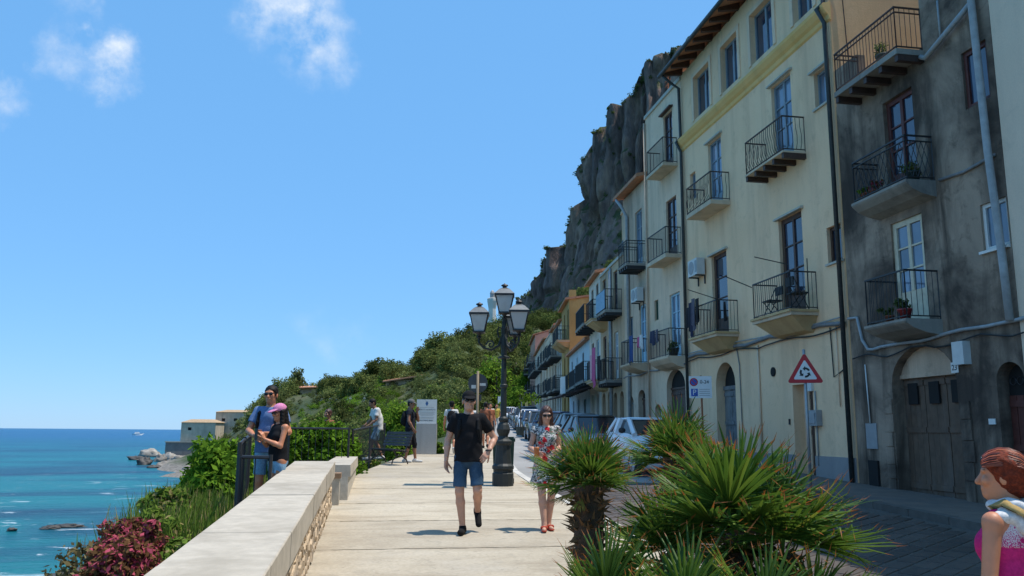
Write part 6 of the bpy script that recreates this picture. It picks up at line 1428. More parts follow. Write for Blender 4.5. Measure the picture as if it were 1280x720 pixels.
for i, (y0, y1, z, d, mt, lab) in enumerate([(25.75, 25.35, 5.72, .75, 'cloth_black', 'black garment at the outer corner of the laundry balcony'), (25.5, 25.25, 5.85, 1.0, 'cloth_darkblue', 'dark long garment beside the corner of the laundry balcony'), (25.25, 25.0, 5.95, .95, 'cloth_greyviolet', 'grey violet garment hanging on the laundry balcony'), (24.95, 24.65, 5.9, .75, 'cloth_black', 'black shirt hanging right of the grey violet garment')]):
    cloth('laundry', lab, 'laundry', xr - .06, y0, y1, z, d, mt, i)
cloth('laundry', 'black trousers over the near side rail of the laundry balcony', 'laundry', xr + .3, 23.55, 23.47, 5.62, .55, 'cloth_black', 8)
for i, (x, y0, y1, z, d, mt, lab) in enumerate([(X0 - .84, 31.75, 31.25, 5.45, 1.05, 'cloth_blue', 'blue towel hanging from the beige house balcony'), (X0 - .7, 31.1, 30.85, 5.35, .4, 'cloth_pink', 'small pink cloth beside the blue towel'), (X0 - .7, 30.8, 30.5, 5.4, .5, 'cloth_white', 'small white cloth beside the blue towel'), (X0 - .68, 29.6, 29.1, 5.4, .5, 'cloth_darkblue', 'dark cloth on the lowest cream house balcony'), (X0 - .68, 29.0, 28.75, 5.4, .45, 'cloth_greyviolet', 'grey cloth on the lowest cream house balcony')]):
    cloth('laundry', lab, 'laundry', x, y0, y1, z, d, mt, i + 11)
for i, (y, z, d, mt, lab) in enumerate([(37.6, 5.6, 1.7, 'cloth_pink', 'long bright pink sheet hanging from the tan house balcony'), (38.2, 5.3, 1.1, 'cloth_palepink', 'pale pink cloth beside the long pink sheet'), (36.4, 5.1, 1.0, 'cloth_black', 'dark cloth right of the long pink sheet')]):
    cloth('laundry', lab, 'laundry', float(fac_x(y)) - .95, y + .5, y - .1, z, d, mt, i + 21)
for i, (y, z, rr, lab) in enumerate([(54.2, 5.3, .35, 'pale blue cloth on the blue house balcony'), (52.4, 5.2, .3, 'white cloth on the blue house balcony')]):
    cloth('laundry', lab, 'laundry', float(fac_x(y)) - .82, y + .4, y - .3, z, 1.2, 'cloth_white', i + 31)
def pole_on(label, a, b, r=.014): mb = MB(); mb.tube([a, b], r, 5); o = mb.build('drying_pole', 'iron_black'); tag(o, label, 'pole')
pole_on('black drying pole jutting out left of the right yellow-house balcony', (X0 - .72, 20.98, 5.6), (X0 - 1.35, 21.3, 5.95)); pole_on('black drying pole jutting from the doorway of the right yellow-house balcony', (X0 - .1, 20.1, 6.1), (X0 - .75, 20.7, 6.4)); pole_on('black drying pole above the laundry balcony', (X0 - .1, 24.6, 5.85), (X0 - .9, 25.2, 6.25)); pole_on('slanted pole leaning on the right yellow-house balcony', (X0 - .2, 18.95, 4.75), (X0 - .25, 18.85, 6.0))
def chair(label, x, y, z, rz):
    t = thing('folding_chair', label, 'chair', (x, y, z), rz); m_ = 'cable_black'
    mb = MB(); mb.box(-.2, .2, -.2, .2, .43, .46); mb.build('seat', m_, t); mb = MB(); mb.box(-.2, .2, .19, .22, .62, .85); mb.build('backrest', m_, t)
    for sx in (-.18, .18):
        for a, b in (((sx, -.2, 0), (sx, .2, .85)), ((sx, .2, 0), (sx, -.18, .45))): mb = MB(); mb.tube([a, b], .013, 5); mb.build('leg', m_, t)
chair('black folding chair at the far end of the right yellow-house balcony', X0 - .36, 20.55, 4.72, R(-90)); chair('black folding chair at the near end of the right yellow-house balcony', X0 - .36, 19.2, 4.72, R(90))
def pot(label, x, y, z, r, leaf, seed, mat='pot_terracotta'):
    t = thing('flower_pot', label, 'flower pot', (x, y, z)); mb = MB(); mb.smooth = True; mb.lathe([(r * .7, 0), (r, r * 1.4), (r * 1.1, r * 1.4), (r * 1.1, r * 1.65), (r * .9, r * 1.6)], 12); mb.build('pot', mat, t)
    rng = np.random.default_rng(seed); V, Q = leaf_cloud(rng, rng.normal(size=(8, 3)) * r * .6 + np.array([0, 0, r * 2.4]), np.full(8, r * .7), 26, .06); np_mesh('foliage', V, Q, leaf, parent=t)
M('pot_terracotta', (.30, .10, .055), .85, 10, .2); M('pot_dark', (.05, .06, .05), .7, 10, .2); M('pot_red', (.28, .03, .03), .6, 10, .2)
pot('red flower pot by the cream door of the grey house', X0 - .6, 14.65, 3.885, .13, 'leaf_olive', 1, 'pot_red'); pot('small plant pot left of the cream door on the grey house', X0 - .6, 15.15, 3.885, .09, 'leaf_olive', 2); pot('terracotta pot at the far corner of the ornate balcony', X0 - .45, 15.9, 6.645, .11, 'leaf_grass', 3); pot('second terracotta pot on the ornate balcony', X0 - .45, 15.6, 6.645, .1, 'leaf_red', 4); pot('dark plant tub at the near end of the ornate balcony', X0 - .3, 14.5, 6.645, .14, 'leaf_olive', 5, 'pot_dark'); pot('dark tub on the top terrace of the grey house', X0 - .2, 15.3, 9.51, .16, 'leaf_olive', 6, 'pot_dark'); pot('plant pot on the lowest cream house balcony', X0 - .3, 28.2, 4.36, .18, 'leaf_olive', 7, 'pot_dark')
def antenna():
    t = thing('roof_antenna', 'rusty television antenna on the cream house roof', 'antenna', (11.4, 30.2, 14.65)); mb = MB(); mb.tube([(0, 0, 0), (0, 0, 1.7)], .03, 6); mb.build('mast', 'rust_pole', t)
    mb = MB()
    for z in (1.0, 1.2, 1.4): mb.tube([(-.05, -.45, z), (.05, .45, z)], .012, 4)
    mb.build('elements', 'rust_pole', t)
antenna()
# overhanging balcony plant and parasol down the street
t = thing('street_planter', 'small tree in a pot standing beside the parked cars down the street', 'plant', (float(fac_x(45)) - 2.4 - 1.6, 45, street_z(45)))
mb = MB(); mb.lathe([(.2, 0), (.28, .45), (.24, .45)], 10); mb.build('pot', 'pot_dark', t); mb = MB(); mb.tube([(0, 0, .3), (0, 0, 1.7)], .03, 6); mb.build('stem', 'bark', t)
rng_ = np.random.default_rng(3); V_, Q_ = leaf_cloud(rng_, rng_.normal(size=(14, 3)) * .28 + np.array([0, 0, 2.0]), np.full(14, .3), 40, .12); np_mesh('foliage', V_, Q_, 'leaf_bright', parent=t)
# ------------------------------------------------------------------ fan palms in the foreground
def palm_leaf_mat():
    m = bpy.data.materials.new('palm_leaf'); m.use_nodes = True; MATS['palm_leaf'] = m; nt = m.node_tree; N = nt.nodes; b = N['Principled BSDF']; out = N['Material Output']
    at_ = N.new('ShaderNodeAttribute'); at_.attribute_name = 'along'; tn = N.new('ShaderNodeAttribute'); tn.attribute_name = 'tint'; oi = N.new('ShaderNodeObjectInfo')
    n = noise(nt, 14, 3, .6, worldpos(nt))
    base = ramp(nt, tn.outputs['Fac'], [(0, (.035, .085, .013)), (.5, (.095, .18, .025)), (.85, (.21, .28, .04)), (1, (.34, .28, .07))]).outputs[0]
    base = mixc(nt, 1.0, base, ramp(nt, oi.outputs['Random'], [(0, (.7, .75, .8)), (1, (1.3, 1.2, 1.05))]).outputs[0], 'MULTIPLY')
    s = N.new('ShaderNodeMath'); s.operation = 'MULTIPLY_ADD'; s.inputs[1].default_value = .22; nt.links.new(tn.outputs['Fac'], s.inputs[0]); nt.links.new(at_.outputs['Fac'], s.inputs[2])
    tip = ramp(nt, s.outputs[0], [(.98, (0, 0, 0)), (1.10, (1, 1, 1))])
    c = mixc(nt, tip.outputs[0], base, (.34, .12, .03))
    nt.links.new(c, b.inputs['Base Color']); b.inputs['Roughness'].default_value = .5; b.inputs['Specular IOR Level'].default_value = .3
    tr = N.new('ShaderNodeBsdfTranslucent'); nt.links.new(c, tr.inputs['Color']); mx = N.new('ShaderNodeMixShader'); mx.inputs[0].default_value = .28
    nt.links.new(b.outputs[0], mx.inputs[1]); nt.links.new(tr.outputs[0], mx.inputs[2]); nt.links.new(mx.outputs[0], out.inputs['Surface'])
palm_leaf_mat()
M('palm_trunk_fibre', (.085, .050, .028), .95, 18, .4, .9, 50, .02); M('palm_boot', (.20, .10, .04), .9, 18, .4)
def fan_leaf(seed, n=26, blade=.46, pet=.17, spread=150, dry=0.0):
    """petiole then a fan of folded leaflets; local: grows along +z from the origin, fan faces -y"""
    rd = random.Random(seed); V = []; F = []; al = []; ti = []
    def add(vs, fs, a, t_): o = len(V); V.extend(vs); F.extend([tuple(i + o for i in f) for f in fs]); al.extend(a); ti.extend([t_] * len(vs))
    w = .007; bendy = .05
    ps = [(0, bendy * (k / 4) ** 2, pet * k / 4) for k in range(5)]
    for k in range(4):
        a, b = ps[k], ps[k + 1]; add([(-w, a[1], a[2]), (w, a[1], a[2]), (w, b[1], b[2]), (-w, b[1], b[2]), (0, a[1] + w, a[2]), (0, b[1] + w, b[2])], [(0, 1, 2, 3), (0, 3, 5, 4), (1, 4, 5, 2)], [.1] * 6, .55)
    hub = Vector(ps[-1])
    for i in range(n):
        f = i / (n - 1) - .5; a = R(spread) * f + R(rd.uniform(-2.5, 2.5)); ln = blade * (1 - .35 * abs(2 * f) ** 2) * rd.uniform(.86, 1.06); t_ = min(1, max(0, rd.gauss(.45 + dry, .17)))
        d = Vector((math.sin(a), 0, math.cos(a))); sd_ = Vector((math.cos(a), 0, -math.sin(a))); cup = .30 * (abs(2 * f) ** 1.5) + .04; droop = rd.uniform(.02, .12) if rd.random() < .8 else rd.uniform(.2, .45)
        wid = blade * .024; vs = []; aa = []
        for k, (s, ww) in enumerate(((.0, .25), (.35, 1.0), (.62, .8), (.86, .42), (1.0, .05))):
            p = hub + d * ln * s + Vector((0, -cup * ln * s + .35 * droop * ln * s * s * (1 if rd.random() < .5 else -1) * (1 if s > .8 else .3), -droop * ln * s ** 3))
            vs += [tuple(p - sd_ * wid * ww + Vector((0, -wid * ww * .55, 0))), tuple(p), tuple(p + sd_ * wid * ww + Vector((0, -wid * ww * .55, 0)))]; aa += [s] * 3
        fs = []
        for k in range(4): o = k * 3; fs += [(o, o + 1, o + 4, o + 3), (o + 1, o + 2, o + 5, o + 4)]
        add(vs, fs, aa, t_)
    me = bpy.data.meshes.new('leaf'); me.from_pydata(V, [], F); me.update()
    for nm, vals in (('along', al), ('tint', ti)): at_ = me.attributes.new(nm, 'FLOAT', 'POINT'); at_.data.foreach_set('value', vals)
    me.materials.append(MATS['palm_leaf']); return me
LEAVES = [fan_leaf(1), fan_leaf(2, 28, .50), fan_leaf(3, 24, .46, .24), fan_leaf(4, 26, .46, .15, 165), fan_leaf(5, 22, .44, .2, 130, .12)]
DRY = [fan_leaf(8, 16, .40, .2, 95, .75), fan_leaf(9, 14, .36, .2, 80, .75)]
def palm(label, x, y, zbase, trunk_h, n, tilt_rng, leaf_s, seed, trunk_r=.09, droop_bias=0.0, name='fan_palm'):
    rd = random.Random(seed); t = thing(name, label, 'palm', (x, y, zbase))
    mb = MB(); pr = [(trunk_r * 1.25, -.2)] + [(trunk_r * (1.15 + .12 * (k % 2) - .1 * k / 14), trunk_h * k / 14) for k in range(15)]; mb.lathe(pr, 10); mb.build('trunk', 'palm_trunk_fibre', t)
    sc = MB()
    for k in range(int(240 * trunk_h) + 26):      # leaf bases left on the trunk
        z = rd.uniform(.0, trunk_h + .03); a = rd.uniform(0, 6.28); d = Vector((math.cos(a), math.sin(a), 0)); o = d * trunk_r * .95 + Vector((0, 0, z)); tip = o + d * rd.uniform(.04, .13) + Vector((0, 0, rd.uniform(-.03, .10))); s_ = Vector((-d.y, d.x, 0)) * .018
        sc.add([tuple(o - s_), tuple(o + s_), tuple(o + Vector((0, 0, .03))), tuple(tip)], [(0, 1, 3), (1, 2, 3), (2, 0, 3)])
    tag(sc.build('leaf_bases', 'palm_boot', t), kind='stuff')
    for k in range(n):
        f = (k + .5) / n; az = k * 2.39996 + rd.uniform(-.25, .25); tl = R(tilt_rng[0] + (tilt_rng[1] - tilt_rng[0]) * f ** .8 + rd.uniform(-6, 6)); s = leaf_s * rd.uniform(.85, 1.12)
        o = link('leaf', LEAVES[rd.randrange(len(LEAVES))], None, t, (0.6 * trunk_r * math.sin(az) * math.sin(tl), -.6 * trunk_r * math.cos(az) * math.sin(tl), trunk_h - .04 - .05 * f)); o.scale = (s, s, s)
        # local z tilts outward by tl towards azimuth az, fan front faces upward/outward
        o.rotation_euler = (Matrix.Rotation(az, 3, 'Z') @ Matrix.Rotation(tl, 3, 'X') @ Matrix.Rotation(rd.uniform(-.35, .35), 3, 'Z')).to_euler()
    for k in range(max(3, n // 5)):     # withered fronds hanging below the crown
        az = rd.uniform(0, 6.28); tl = R(rd.uniform(105, 140)); s = leaf_s * rd.uniform(.55, .8)
        o = link('dry_leaf', DRY[rd.randrange(2)], None, t, (0, 0, trunk_h - .08)); o.scale = (s, s, s); o.rotation_euler = (Matrix.Rotation(az, 3, 'Z') @ Matrix.Rotation(tl, 3, 'X')).to_euler()
    return t
palm('slim fan palm with shaggy brown trunk in front of the woman in the dress', 1.66, 6.3, street_z(6) - .05, 1.14, 24, (2, 84), .80, 1, .10)
palm('fan palm in front of the parking sign with its crown over the white car', 2.92, 7.75, street_z(7.6) - .05, 1.2, 24, (2, 80), .92, 2, .11)
for i, (x, y, h, n, s, lab) in enumerate([(2.62, 5.8, .80, 13, 1.4, 'largest fan palm in the middle of the foreground clump'), (2.95, 5.8, .66, 11, 1.3, 'fan palm right of the clump centre under the triangular sign'), (2.25, 6.15, .55, 11, 1.2, 'fan palm left of the clump centre with orange leaf tips'), (2.95, 5.35, .25, 10, 1.15, 'low fan palm at the right foot of the clump'),
                                          (1.98, 5.2, .34, 9, 1.1, 'low fan palm at the bottom middle of the foreground clump'), (1.5, 5.3, .36, 9, 1.0, 'low dark fan palm at the foot of the slim palm'), (2.45, 5.05, .3, 9, 1.15, 'low fan palm at the bottom of the clump, nearest the camera'), (2.85, 6.35, .85, 11, 1.3, 'fan palm at the back of the foreground clump below the parking sign')]):
    palm(lab, x, y, street_z(y) - .05, h, n, (3, 80), s, 20 + i, .08)
def palm_bed():
    mb = MB(); n = 28; c = (2.45, 5.9)
    ring = [(c[0] + 1.05 * math.cos(i * 2 * math.pi / n), c[1] + 1.5 * math.sin(i * 2 * math.pi / n)) for i in range(n)]
    M('bed_soil', (.09, .065, .045), .95, 12, .3, .8, 30, .03)
    mb.add([(x, y, street_z(y) + .01) for x, y in ring] + [(c[0], c[1], street_z(c[1]) + .08)], [(i, (i + 1) % n, n) for i in range(n)])
    t = mb.build('planting_bed', 'bed_soil'); tag(t, kind='structure')
palm_bed()
shrub('weed_plant', 'small light green broadleaf weed at the foot of the palm clump', (3.0, 4.7, street_z(4.7) + .15), (.16, .16, .42), 'leaf_bright', 14, 14, .09, seed=91, cat='plant')
# ------------------------------------------------------------------ people: bodies grown as one smooth surface from joint chains
class Sdf:
    def __init__(s, lo, hi, h):
        s.lo = np.array(lo, float); s.h = h; n = np.ceil((np.array(hi) - s.lo) / h).astype(int) + 1; s.n = n; s.v = np.full(n, 0.2, np.float32)
    def _sub(s, a, b, m):
        i0 = np.maximum(np.floor((np.minimum(a, b) - m - s.lo) / s.h).astype(int), 0); i1 = np.minimum(np.ceil((np.maximum(a, b) + m - s.lo) / s.h).astype(int) + 1, s.n)
        if np.any(i1 <= i0): return None
        g = np.meshgrid(*[s.lo[k] + s.h * np.arange(i0[k], i1[k]) for k in range(3)], indexing='ij'); return tuple(slice(i0[k], i1[k]) for k in range(3)), np.stack(g, -1)
    def _mix(s, sl, d, k):
        o = s.v[sl]; hh = np.clip(.5 + .5 * (o - d) / k, 0, 1); s.v[sl] = o * (1 - hh) + d * hh - k * hh * (1 - hh)
    def cone(s, a, b, ra, rb, k=.02, cut=None, flat=None):
        a, b = np.array(a, float), np.array(b, float); r = max(ra, rb); q = s._sub(a, b, r + k + 3 * s.h)
        if q is None: return
        sl, P = q; ab = b - a; L2 = max(ab @ ab, 1e-9); t = np.clip(((P - a) @ ab) / L2, 0, 1); D = P - a - t[..., None] * ab
        if flat is not None: D = D / np.array(flat)
        d = np.linalg.norm(D, axis=-1) - (ra + (rb - ra) * t)
        if cut is not None:
            for c, nrm in cut: nrm = np.array(nrm, float); nrm /= np.linalg.norm(nrm); d = np.maximum(d, (P - np.array(c)) @ nrm)
        s._mix(sl, d.astype(np.float32), k)
    def ell(s, c, r, k=.03, rot=None, cut=None):
        c, r = np.array(c, float), np.array(r, float); m = r.max(); q = s._sub(c, c, m + k + 3 * s.h)
        if q is None: return
        sl, P = q; D = P - c
        if rot is not None: D = D @ np.array(rot)
        kk = np.linalg.norm(D / r, axis=-1); k1 = np.linalg.norm(D / (r * r), axis=-1); d = kk * (kk - 1) / np.maximum(k1, 1e-6)
        if cut is not None:
            for c2, nrm in cut: nrm = np.array(nrm, float); nrm /= np.linalg.norm(nrm); d = np.maximum(d, (P - np.array(c2)) @ nrm)
        s._mix(sl, d.astype(np.float32), k)
    def wrinkle(s, amp, f, seed=0):
        g = np.meshgrid(*[s.lo[k] + s.h * np.arange(s.n[k]) for k in range(3)], indexing='ij')
        s.v += (amp * (np.sin(g[2] * f + 2.5 * np.sin(g[0] * f * .35 + seed) + 1.7 * np.cos(g[1] * f * .4)) + .5 * np.sin(g[0] * f * .8 - g[2] * f * .5 + seed))).astype(np.float32)
    def net(s):
        v = s.v; n = v.shape; ins = v < 0; c = np.zeros((n[0] - 1, n[1] - 1, n[2] - 1), np.int8)
        offs = [(i, j, k) for i in (0, 1) for j in (0, 1) for k in (0, 1)]
        sl = lambda o: tuple(slice(o[a], n[a] - 1 + o[a]) for a in range(3))
        for o in offs: c += ins[sl(o)]
        act = (c > 0) & (c < 8); idx = np.full(act.shape, -1, np.int64); A = np.argwhere(act); idx[act] = np.arange(len(A))
        pos = np.zeros((len(A), 3)); cnt = np.zeros(len(A))
        for o in offs:
            for ax in range(3):
                if o[ax]: continue
                o2 = list(o); o2[ax] = 1; v0 = v[A[:, 0] + o[0], A[:, 1] + o[1], A[:, 2] + o[2]]; v1 = v[A[:, 0] + o2[0], A[:, 1] + o2[1], A[:, 2] + o2[2]]
                x = (v0 < 0) != (v1 < 0); t = np.where(x, v0 / np.where(x, v0 - v1, 1), 0); p = np.tile(np.array(o, float), (len(A), 1)); p[:, ax] += t; pos[x] += p[x]; cnt[x] += 1
        V = s.lo + s.h * (A + pos / cnt[:, None]); Q = []
        for ax in range(3):
            b, c2 = (ax + 1) % 3, (ax + 2) % 3; a0 = [slice(None)] * 3; a1 = [slice(None)] * 3; a0[ax] = slice(0, n[ax] - 1); a1[ax] = slice(1, n[ax]); x0, x1 = ins[tuple(a0)], ins[tuple(a1)]
            E = np.argwhere(x0 != x1); E = E[(E[:, b] > 0) & (E[:, c2] > 0) & (E[:, b] < n[b] - 1) & (E[:, c2] < n[c2] - 1)]
            if not len(E): continue
            def cell(db, dc): e = E.copy(); e[:, b] -= db; e[:, c2] -= dc; return idx[e[:, 0], e[:, 1], e[:, 2]]
            q = np.stack([cell(1, 1), cell(0, 1), cell(0, 0), cell(1, 0)], 1); fl = ~x0[E[:, 0], E[:, 1], E[:, 2]]; q[fl] = q[fl][:, ::-1]; Q.append(q)
        return V, np.concatenate(Q)
def skin_mat(name, col):
    if name in MATS: return
    m, nt, b = new_mat(name); n = noise(nt, 9, 4, .6, worldpos(nt)); nt.links.new(ramp(nt, n.outputs['Fac'], [(.3, cs(col, .86)), (.7, (min(1, col[0] * 1.1), col[1] * 1.03, col[2]))]).outputs[0], b.inputs['Base Color']); b.inputs['Roughness'].default_value = .5; n_b = noise(nt, 180, 3, .6, worldpos(nt)); bump(nt, b, n_b.outputs['Fac'], .25, .003); b.inputs['Subsurface Weight'].default_value = .08; b.inputs['Subsurface Radius'].default_value = (.02, .008, .004)
skin_mat('skin_tan', (.56, .235, .125)); skin_mat('skin_fair', (.55, .31, .215)); skin_mat('skin_dark', (.27, .135, .08))
def fabric(name, col, pat=None):
    if name in MATS: return name
    m, nt, b = new_mat(name); n = noise(nt, 60, 3, .6, worldpos(nt)); n2 = noise(nt, 5, 4, .6, worldpos(nt)); c = ramp(nt, n.outputs['Fac'], [(.3, cs(col, .8)), (.7, cs(col, 1.2))]).outputs[0]
    c = mixc(nt, .5, c, ramp(nt, n2.outputs['Fac'], [(.3, (.75,) * 3), (.7, (1.2,) * 3)]).outputs[0], 'MULTIPLY')
    if pat == 'floral':
        v = nt.nodes.new('ShaderNodeTexVoronoi'); v.inputs['Scale'].default_value = 26; nt.links.new(worldpos(nt), v.inputs['Vector']); n3 = noise(nt, 38, 4, .7, worldpos(nt), 1.0)
        c = mixc(nt, ramp(nt, n3.outputs['Fac'], [(.46, (1, 1, 1)), (.52, (0, 0, 0))]).outputs[0], c, (.02, .025, .04)); v2 = noise(nt, 7, 2, .5, worldpos(nt)); c = mixc(nt, ramp(nt, v2.outputs['Fac'], [(.60, (0, 0, 0)), (.63, (1, 1, 1))]).outputs[0], c, (.5, .02, .03))
        c = mixc(nt, ramp(nt, v.outputs['Color'], [(.72, (0, 0, 0)), (.74, (.8, .8, .8))]).outputs[0], c, (.10, .16, .12))
    if pat == 'denim':
        w = noise(nt, 2.2, 4, .6, worldpos(nt)); c = mixc(nt, ramp(nt, w.outputs['Fac'], [(.45, (0, 0, 0)), (.7, (.6, .6, .6))]).outputs[0], c, cs(col, 1.9))
    if pat == 'lace':
        v = nt.nodes.new('ShaderNodeTexVoronoi'); v.inputs['Scale'].default_value = 190; nt.links.new(worldpos(nt), v.inputs['Vector']); gp = nt.nodes.new('ShaderNodeSeparateXYZ'); nt.links.new(worldpos(nt), gp.inputs[0]); zr = nt.nodes.new('ShaderNodeMapRange'); zr.inputs['From Min'].default_value = 1.02; zr.inputs['From Max'].default_value = 1.22; zr.inputs['To Min'].default_value = -.35; zr.inputs['To Max'].default_value = .45; nt.links.new(gp.outputs['Z'], zr.inputs['Value']); sb = nt.nodes.new('ShaderNodeMath'); sb.operation = 'SUBTRACT'; nt.links.new(v.outputs['Distance'], sb.inputs[0]); nt.links.new(zr.outputs[0], sb.inputs[1]); c = mixc(nt, ramp(nt, sb.outputs[0], [(.10, (1, 1, 1)), (.38, (0, 0, 0))]).outputs[0], c, (.66, .60, .60))
    nt.links.new(c, b.inputs['Base Color']); b.inputs['Roughness'].default_value = .88; b.inputs['Specular IOR Level'].default_value = .15; bump(nt, b, n.outputs['Fac'], .2, .004); return name
def hand(V_list, wrist, d, nrm, s, curl=.5, h=.005, side=1, thumb=.6):
    """palm with five unequal, bent fingers; d = direction of the fingers, nrm = palm normal (fingers curl towards it)"""
    d = Vector(d).normalized(); nrm = Vector(nrm); nrm = (nrm - d * nrm.dot(d)).normalized(); lat = d.cross(nrm) * side; w = Vector(wrist)
    lo = np.array(w) - .16 * s - .07; hi = np.array(w) + .16 * s + .07; f = Sdf(lo, hi, h)
    f.cone(w - d * .04 * s, w + d * .01 * s, .027 * s, .024 * s, .01)
    for k in range(4):
        o = (k - 1.5) * .02 * s; f.cone(w + d * .015 * s + lat * o * .7, w + d * .085 * s + lat * o, .015 * s, .0125 * s, .012)
    for k, ln in enumerate((.078, .086, .080, .062)):
        o = (k - 1.5) * .021 * s; p = w + d * .088 * s + lat * o; a = curl * (.8 + .15 * k); dd = d
        for seg, fr in enumerate((.45, .32, .23)):
            dd = (dd * math.cos(a * .6) + nrm * math.sin(a * .6)).normalized(); q = p + dd * ln * s * fr; f.cone(p, q, (.0095 - .001 * seg) * s, (.009 - .001 * seg) * s, .004); p = q
    p = w + d * .03 * s - lat * .026 * s; td = (d * .75 - lat * thumb + nrm * .35).normalized()
    for seg, ln in enumerate((.042, .034, .026)): q = p + td * ln * s; f.cone(p, q, (.0125 - .0015 * seg) * s, (.011 - .0015 * seg) * s, .008); p = q; td = (td + d * .25 + nrm * .15).normalized()
    V_list.append(f.net())
def person(label, loc, rz, H, J=None, skin='skin_tan', hair=None, top=None, bottom=None, shoes=None, cap=None, glasses=False, female=False, vox=.012, head_yaw=0, head_pitch=0, hands=True, hand_pose=None, bag=None, extra=None):
    """local frame: faces -y, +x is the person's left (viewer's right when facing the camera); sizes for 1.75 m, scaled to H"""
    s = H / 1.75; t = thing('person', label, 'person', loc, rz)
    j = dict(pel=(0, 0, .95), wai=(0, 0, 1.10), che=(0, .0, 1.30), nec=(0, .015, 1.47), head=(0, -.01, 1.635), shL=(.165, .01, 1.42), shR=(-.165, .01, 1.42), elL=(.225, .03, 1.14), elR=(-.225, .03, 1.14), wrL=(.25, -.03, .90), wrR=(-.25, -.03, .90),
             hiL=(.09, 0, .93), hiR=(-.09, 0, .93), knL=(.10, -.01, .51), knR=(-.10, -.01, .51), anL=(.105, .02, .085), anR=(-.105, .02, .085), toL=None, toR=None)
    if female: j.update(shL=(.16, .01, 1.42), shR=(-.16, .01, 1.42), elL=(.21, .03, 1.14), elR=(-.21, .03, 1.14))
    if J: j.update(J)
    for sd_ in 'LR':
        if j['to' + sd_] is None: a = j['an' + sd_]; j['to' + sd_] = (a[0] + (.025 if sd_ == 'L' else -.025), a[1] - .17, max(.03, a[2] - .055))
    j = {k: Vector(v) * s for k, v in j.items()}; g = lambda k: j[k]
    wq = .9 if female else 1.0
    allp = np.array([list(v) for v in j.values()]); lo, hi = allp.min(0) - .17 * s, allp.max(0) + .19 * s
    f = Sdf(lo, hi, vox); lean = (g('nec') - g('pel')).normalized()
    def torso(f, e, parts='all', k=.05, cut=None, shf=1.0):
        if parts in ('all', 'top'):
            f.ell(g('che'), ((.155 * wq + e) * s, (.105 + e) * s, (.19 + e) * s), k, cut=cut); f.ell(g('wai'), ((.135 * wq + e) * s, (.098 + e) * s, (.16 + e) * s), k, cut=cut)
            for q in ('shL', 'shR'): f.cone(g('che').lerp(g('nec'), .55), g('nec').lerp(g(q), shf) if shf < 1 else g(q), (.065 + e * .7) * s, (.050 * wq + e * .5) * s * (1 if shf == 1 else .85), .03, cut=cut)
            if female:
                for sx in (-1, 1): f.ell(g('che') + Vector((sx * .068, -.072, -.015)) * s, ((.058 + e) * s, (.048 + e) * s, (.06 + e) * s), .03, cut=cut)
        if parts in ('all', 'bot'): f.ell(g('pel') + Vector((0, .012, 0)) * s, ((.16 + e) * s, (.115 + e) * s, (.125 + e) * s), k, cut=cut)
    torso(f, 0)
    f.cone(g('nec') - Vector((0, 0, .02)) * s, g('head') + Vector((0, .02, -.05)) * s, .062 * s * wq, .055 * s * wq, .03)
    for q in 'LR':
        f.cone(g('sh' + q), g('el' + q), .050 * s * wq, .040 * s * wq, .025); f.cone(g('el' + q), g('el' + q).lerp(g('wr' + q), .35), .040 * s * wq, .041 * s * wq, .02); f.cone(g('el' + q).lerp(g('wr' + q), .35), g('wr' + q), .041 * s * wq, .027 * s * wq, .02)
        f.cone(g('hi' + q), g('kn' + q), .086 * s, .056 * s, .04); c = g('kn' + q).lerp(g('an' + q), .3) + Vector((0, .012, 0)) * s; f.cone(g('kn' + q), c, .053 * s, .056 * s, .02); f.cone(c, g('an' + q), .056 * s, .036 * s, .02)
        heel = g('an' + q) + (g('an' + q) - g('to' + q)) * .25; heel.z = min(heel.z, g('an' + q).z - .04 * s) if g('an' + q).z < .15 else heel.z; f.cone(heel, g('to' + q), .036 * s, .030 * s, .02); f.cone(g('an' + q), heel, .036 * s, .034 * s, .02)
        if not hands: f.ell(g('wr' + q) + (g('wr' + q) - g('el' + q)).normalized() * .07 * s, (.035 * s, .03 * s, .07 * s), .02)
    # head with jaw, nose, brow, ears
    hm = Matrix.Rotation(R(head_yaw), 3, 'Z') @ Matrix.Rotation(R(head_pitch), 3, 'X'); hc = g('head'); hp = lambda x, y, z: hc + hm @ (Vector((x, y, z)) * s); ra = np.array(hm)
    f.ell(hp(0, .012, .035), (.074 * s, .093 * s, .085 * s), .02, ra); f.ell(hp(0, -.02, -.045), (.058 * s, .072 * s, .075 * s), .03, ra); f.cone(hp(0, -.06, -.085), hp(0, -.055, -.09), .028 * s, .028 * s, .03)
    hv = []
    fh = Sdf(np.array(hc) - .15 * s, np.array(hc) + .15 * s, min(vox, .006))
    fh.ell(hp(0, .012, .035), (.075 * s, .094 * s, .086 * s), .02, ra); fh.ell(hp(0, -.02, -.045), (.058 * s, .073 * s, .075 * s), .03, ra); fh.cone(hp(-.012, -.068, -.09), hp(.012, -.068, -.09), .022 * s, .022 * s, .02)
    fh.cone(hp(0, -.088, .012), hp(0, -.108, -.028), .008 * s, .015 * s, .012); fh.cone(hp(-.045, -.078, .03), hp(.045, -.078, .03), .010 * s, .010 * s, .015); fh.cone(hp(-.022, -.086, -.06), hp(.022, -.086, -.06), .009 * s, .009 * s, .01)
    for sx in (-1, 1): fh.ell(hp(sx * .077, .012, -.005), (.012 * s, .022 * s, .034 * s), .008, ra); fh.ell(hp(sx * .045, -.07, -.02), (.022 * s, .02 * s, .022 * s), .02, ra)
    fh.cone(hp(0, .01, -.06), hp(0, .03, -.12), .05 * s * wq, .055 * s * wq, .02); hv.append(fh.net())
    hp_ = dict(L=dict(), R=dict()); 
    if hand_pose: hp_.update(hand_pose)
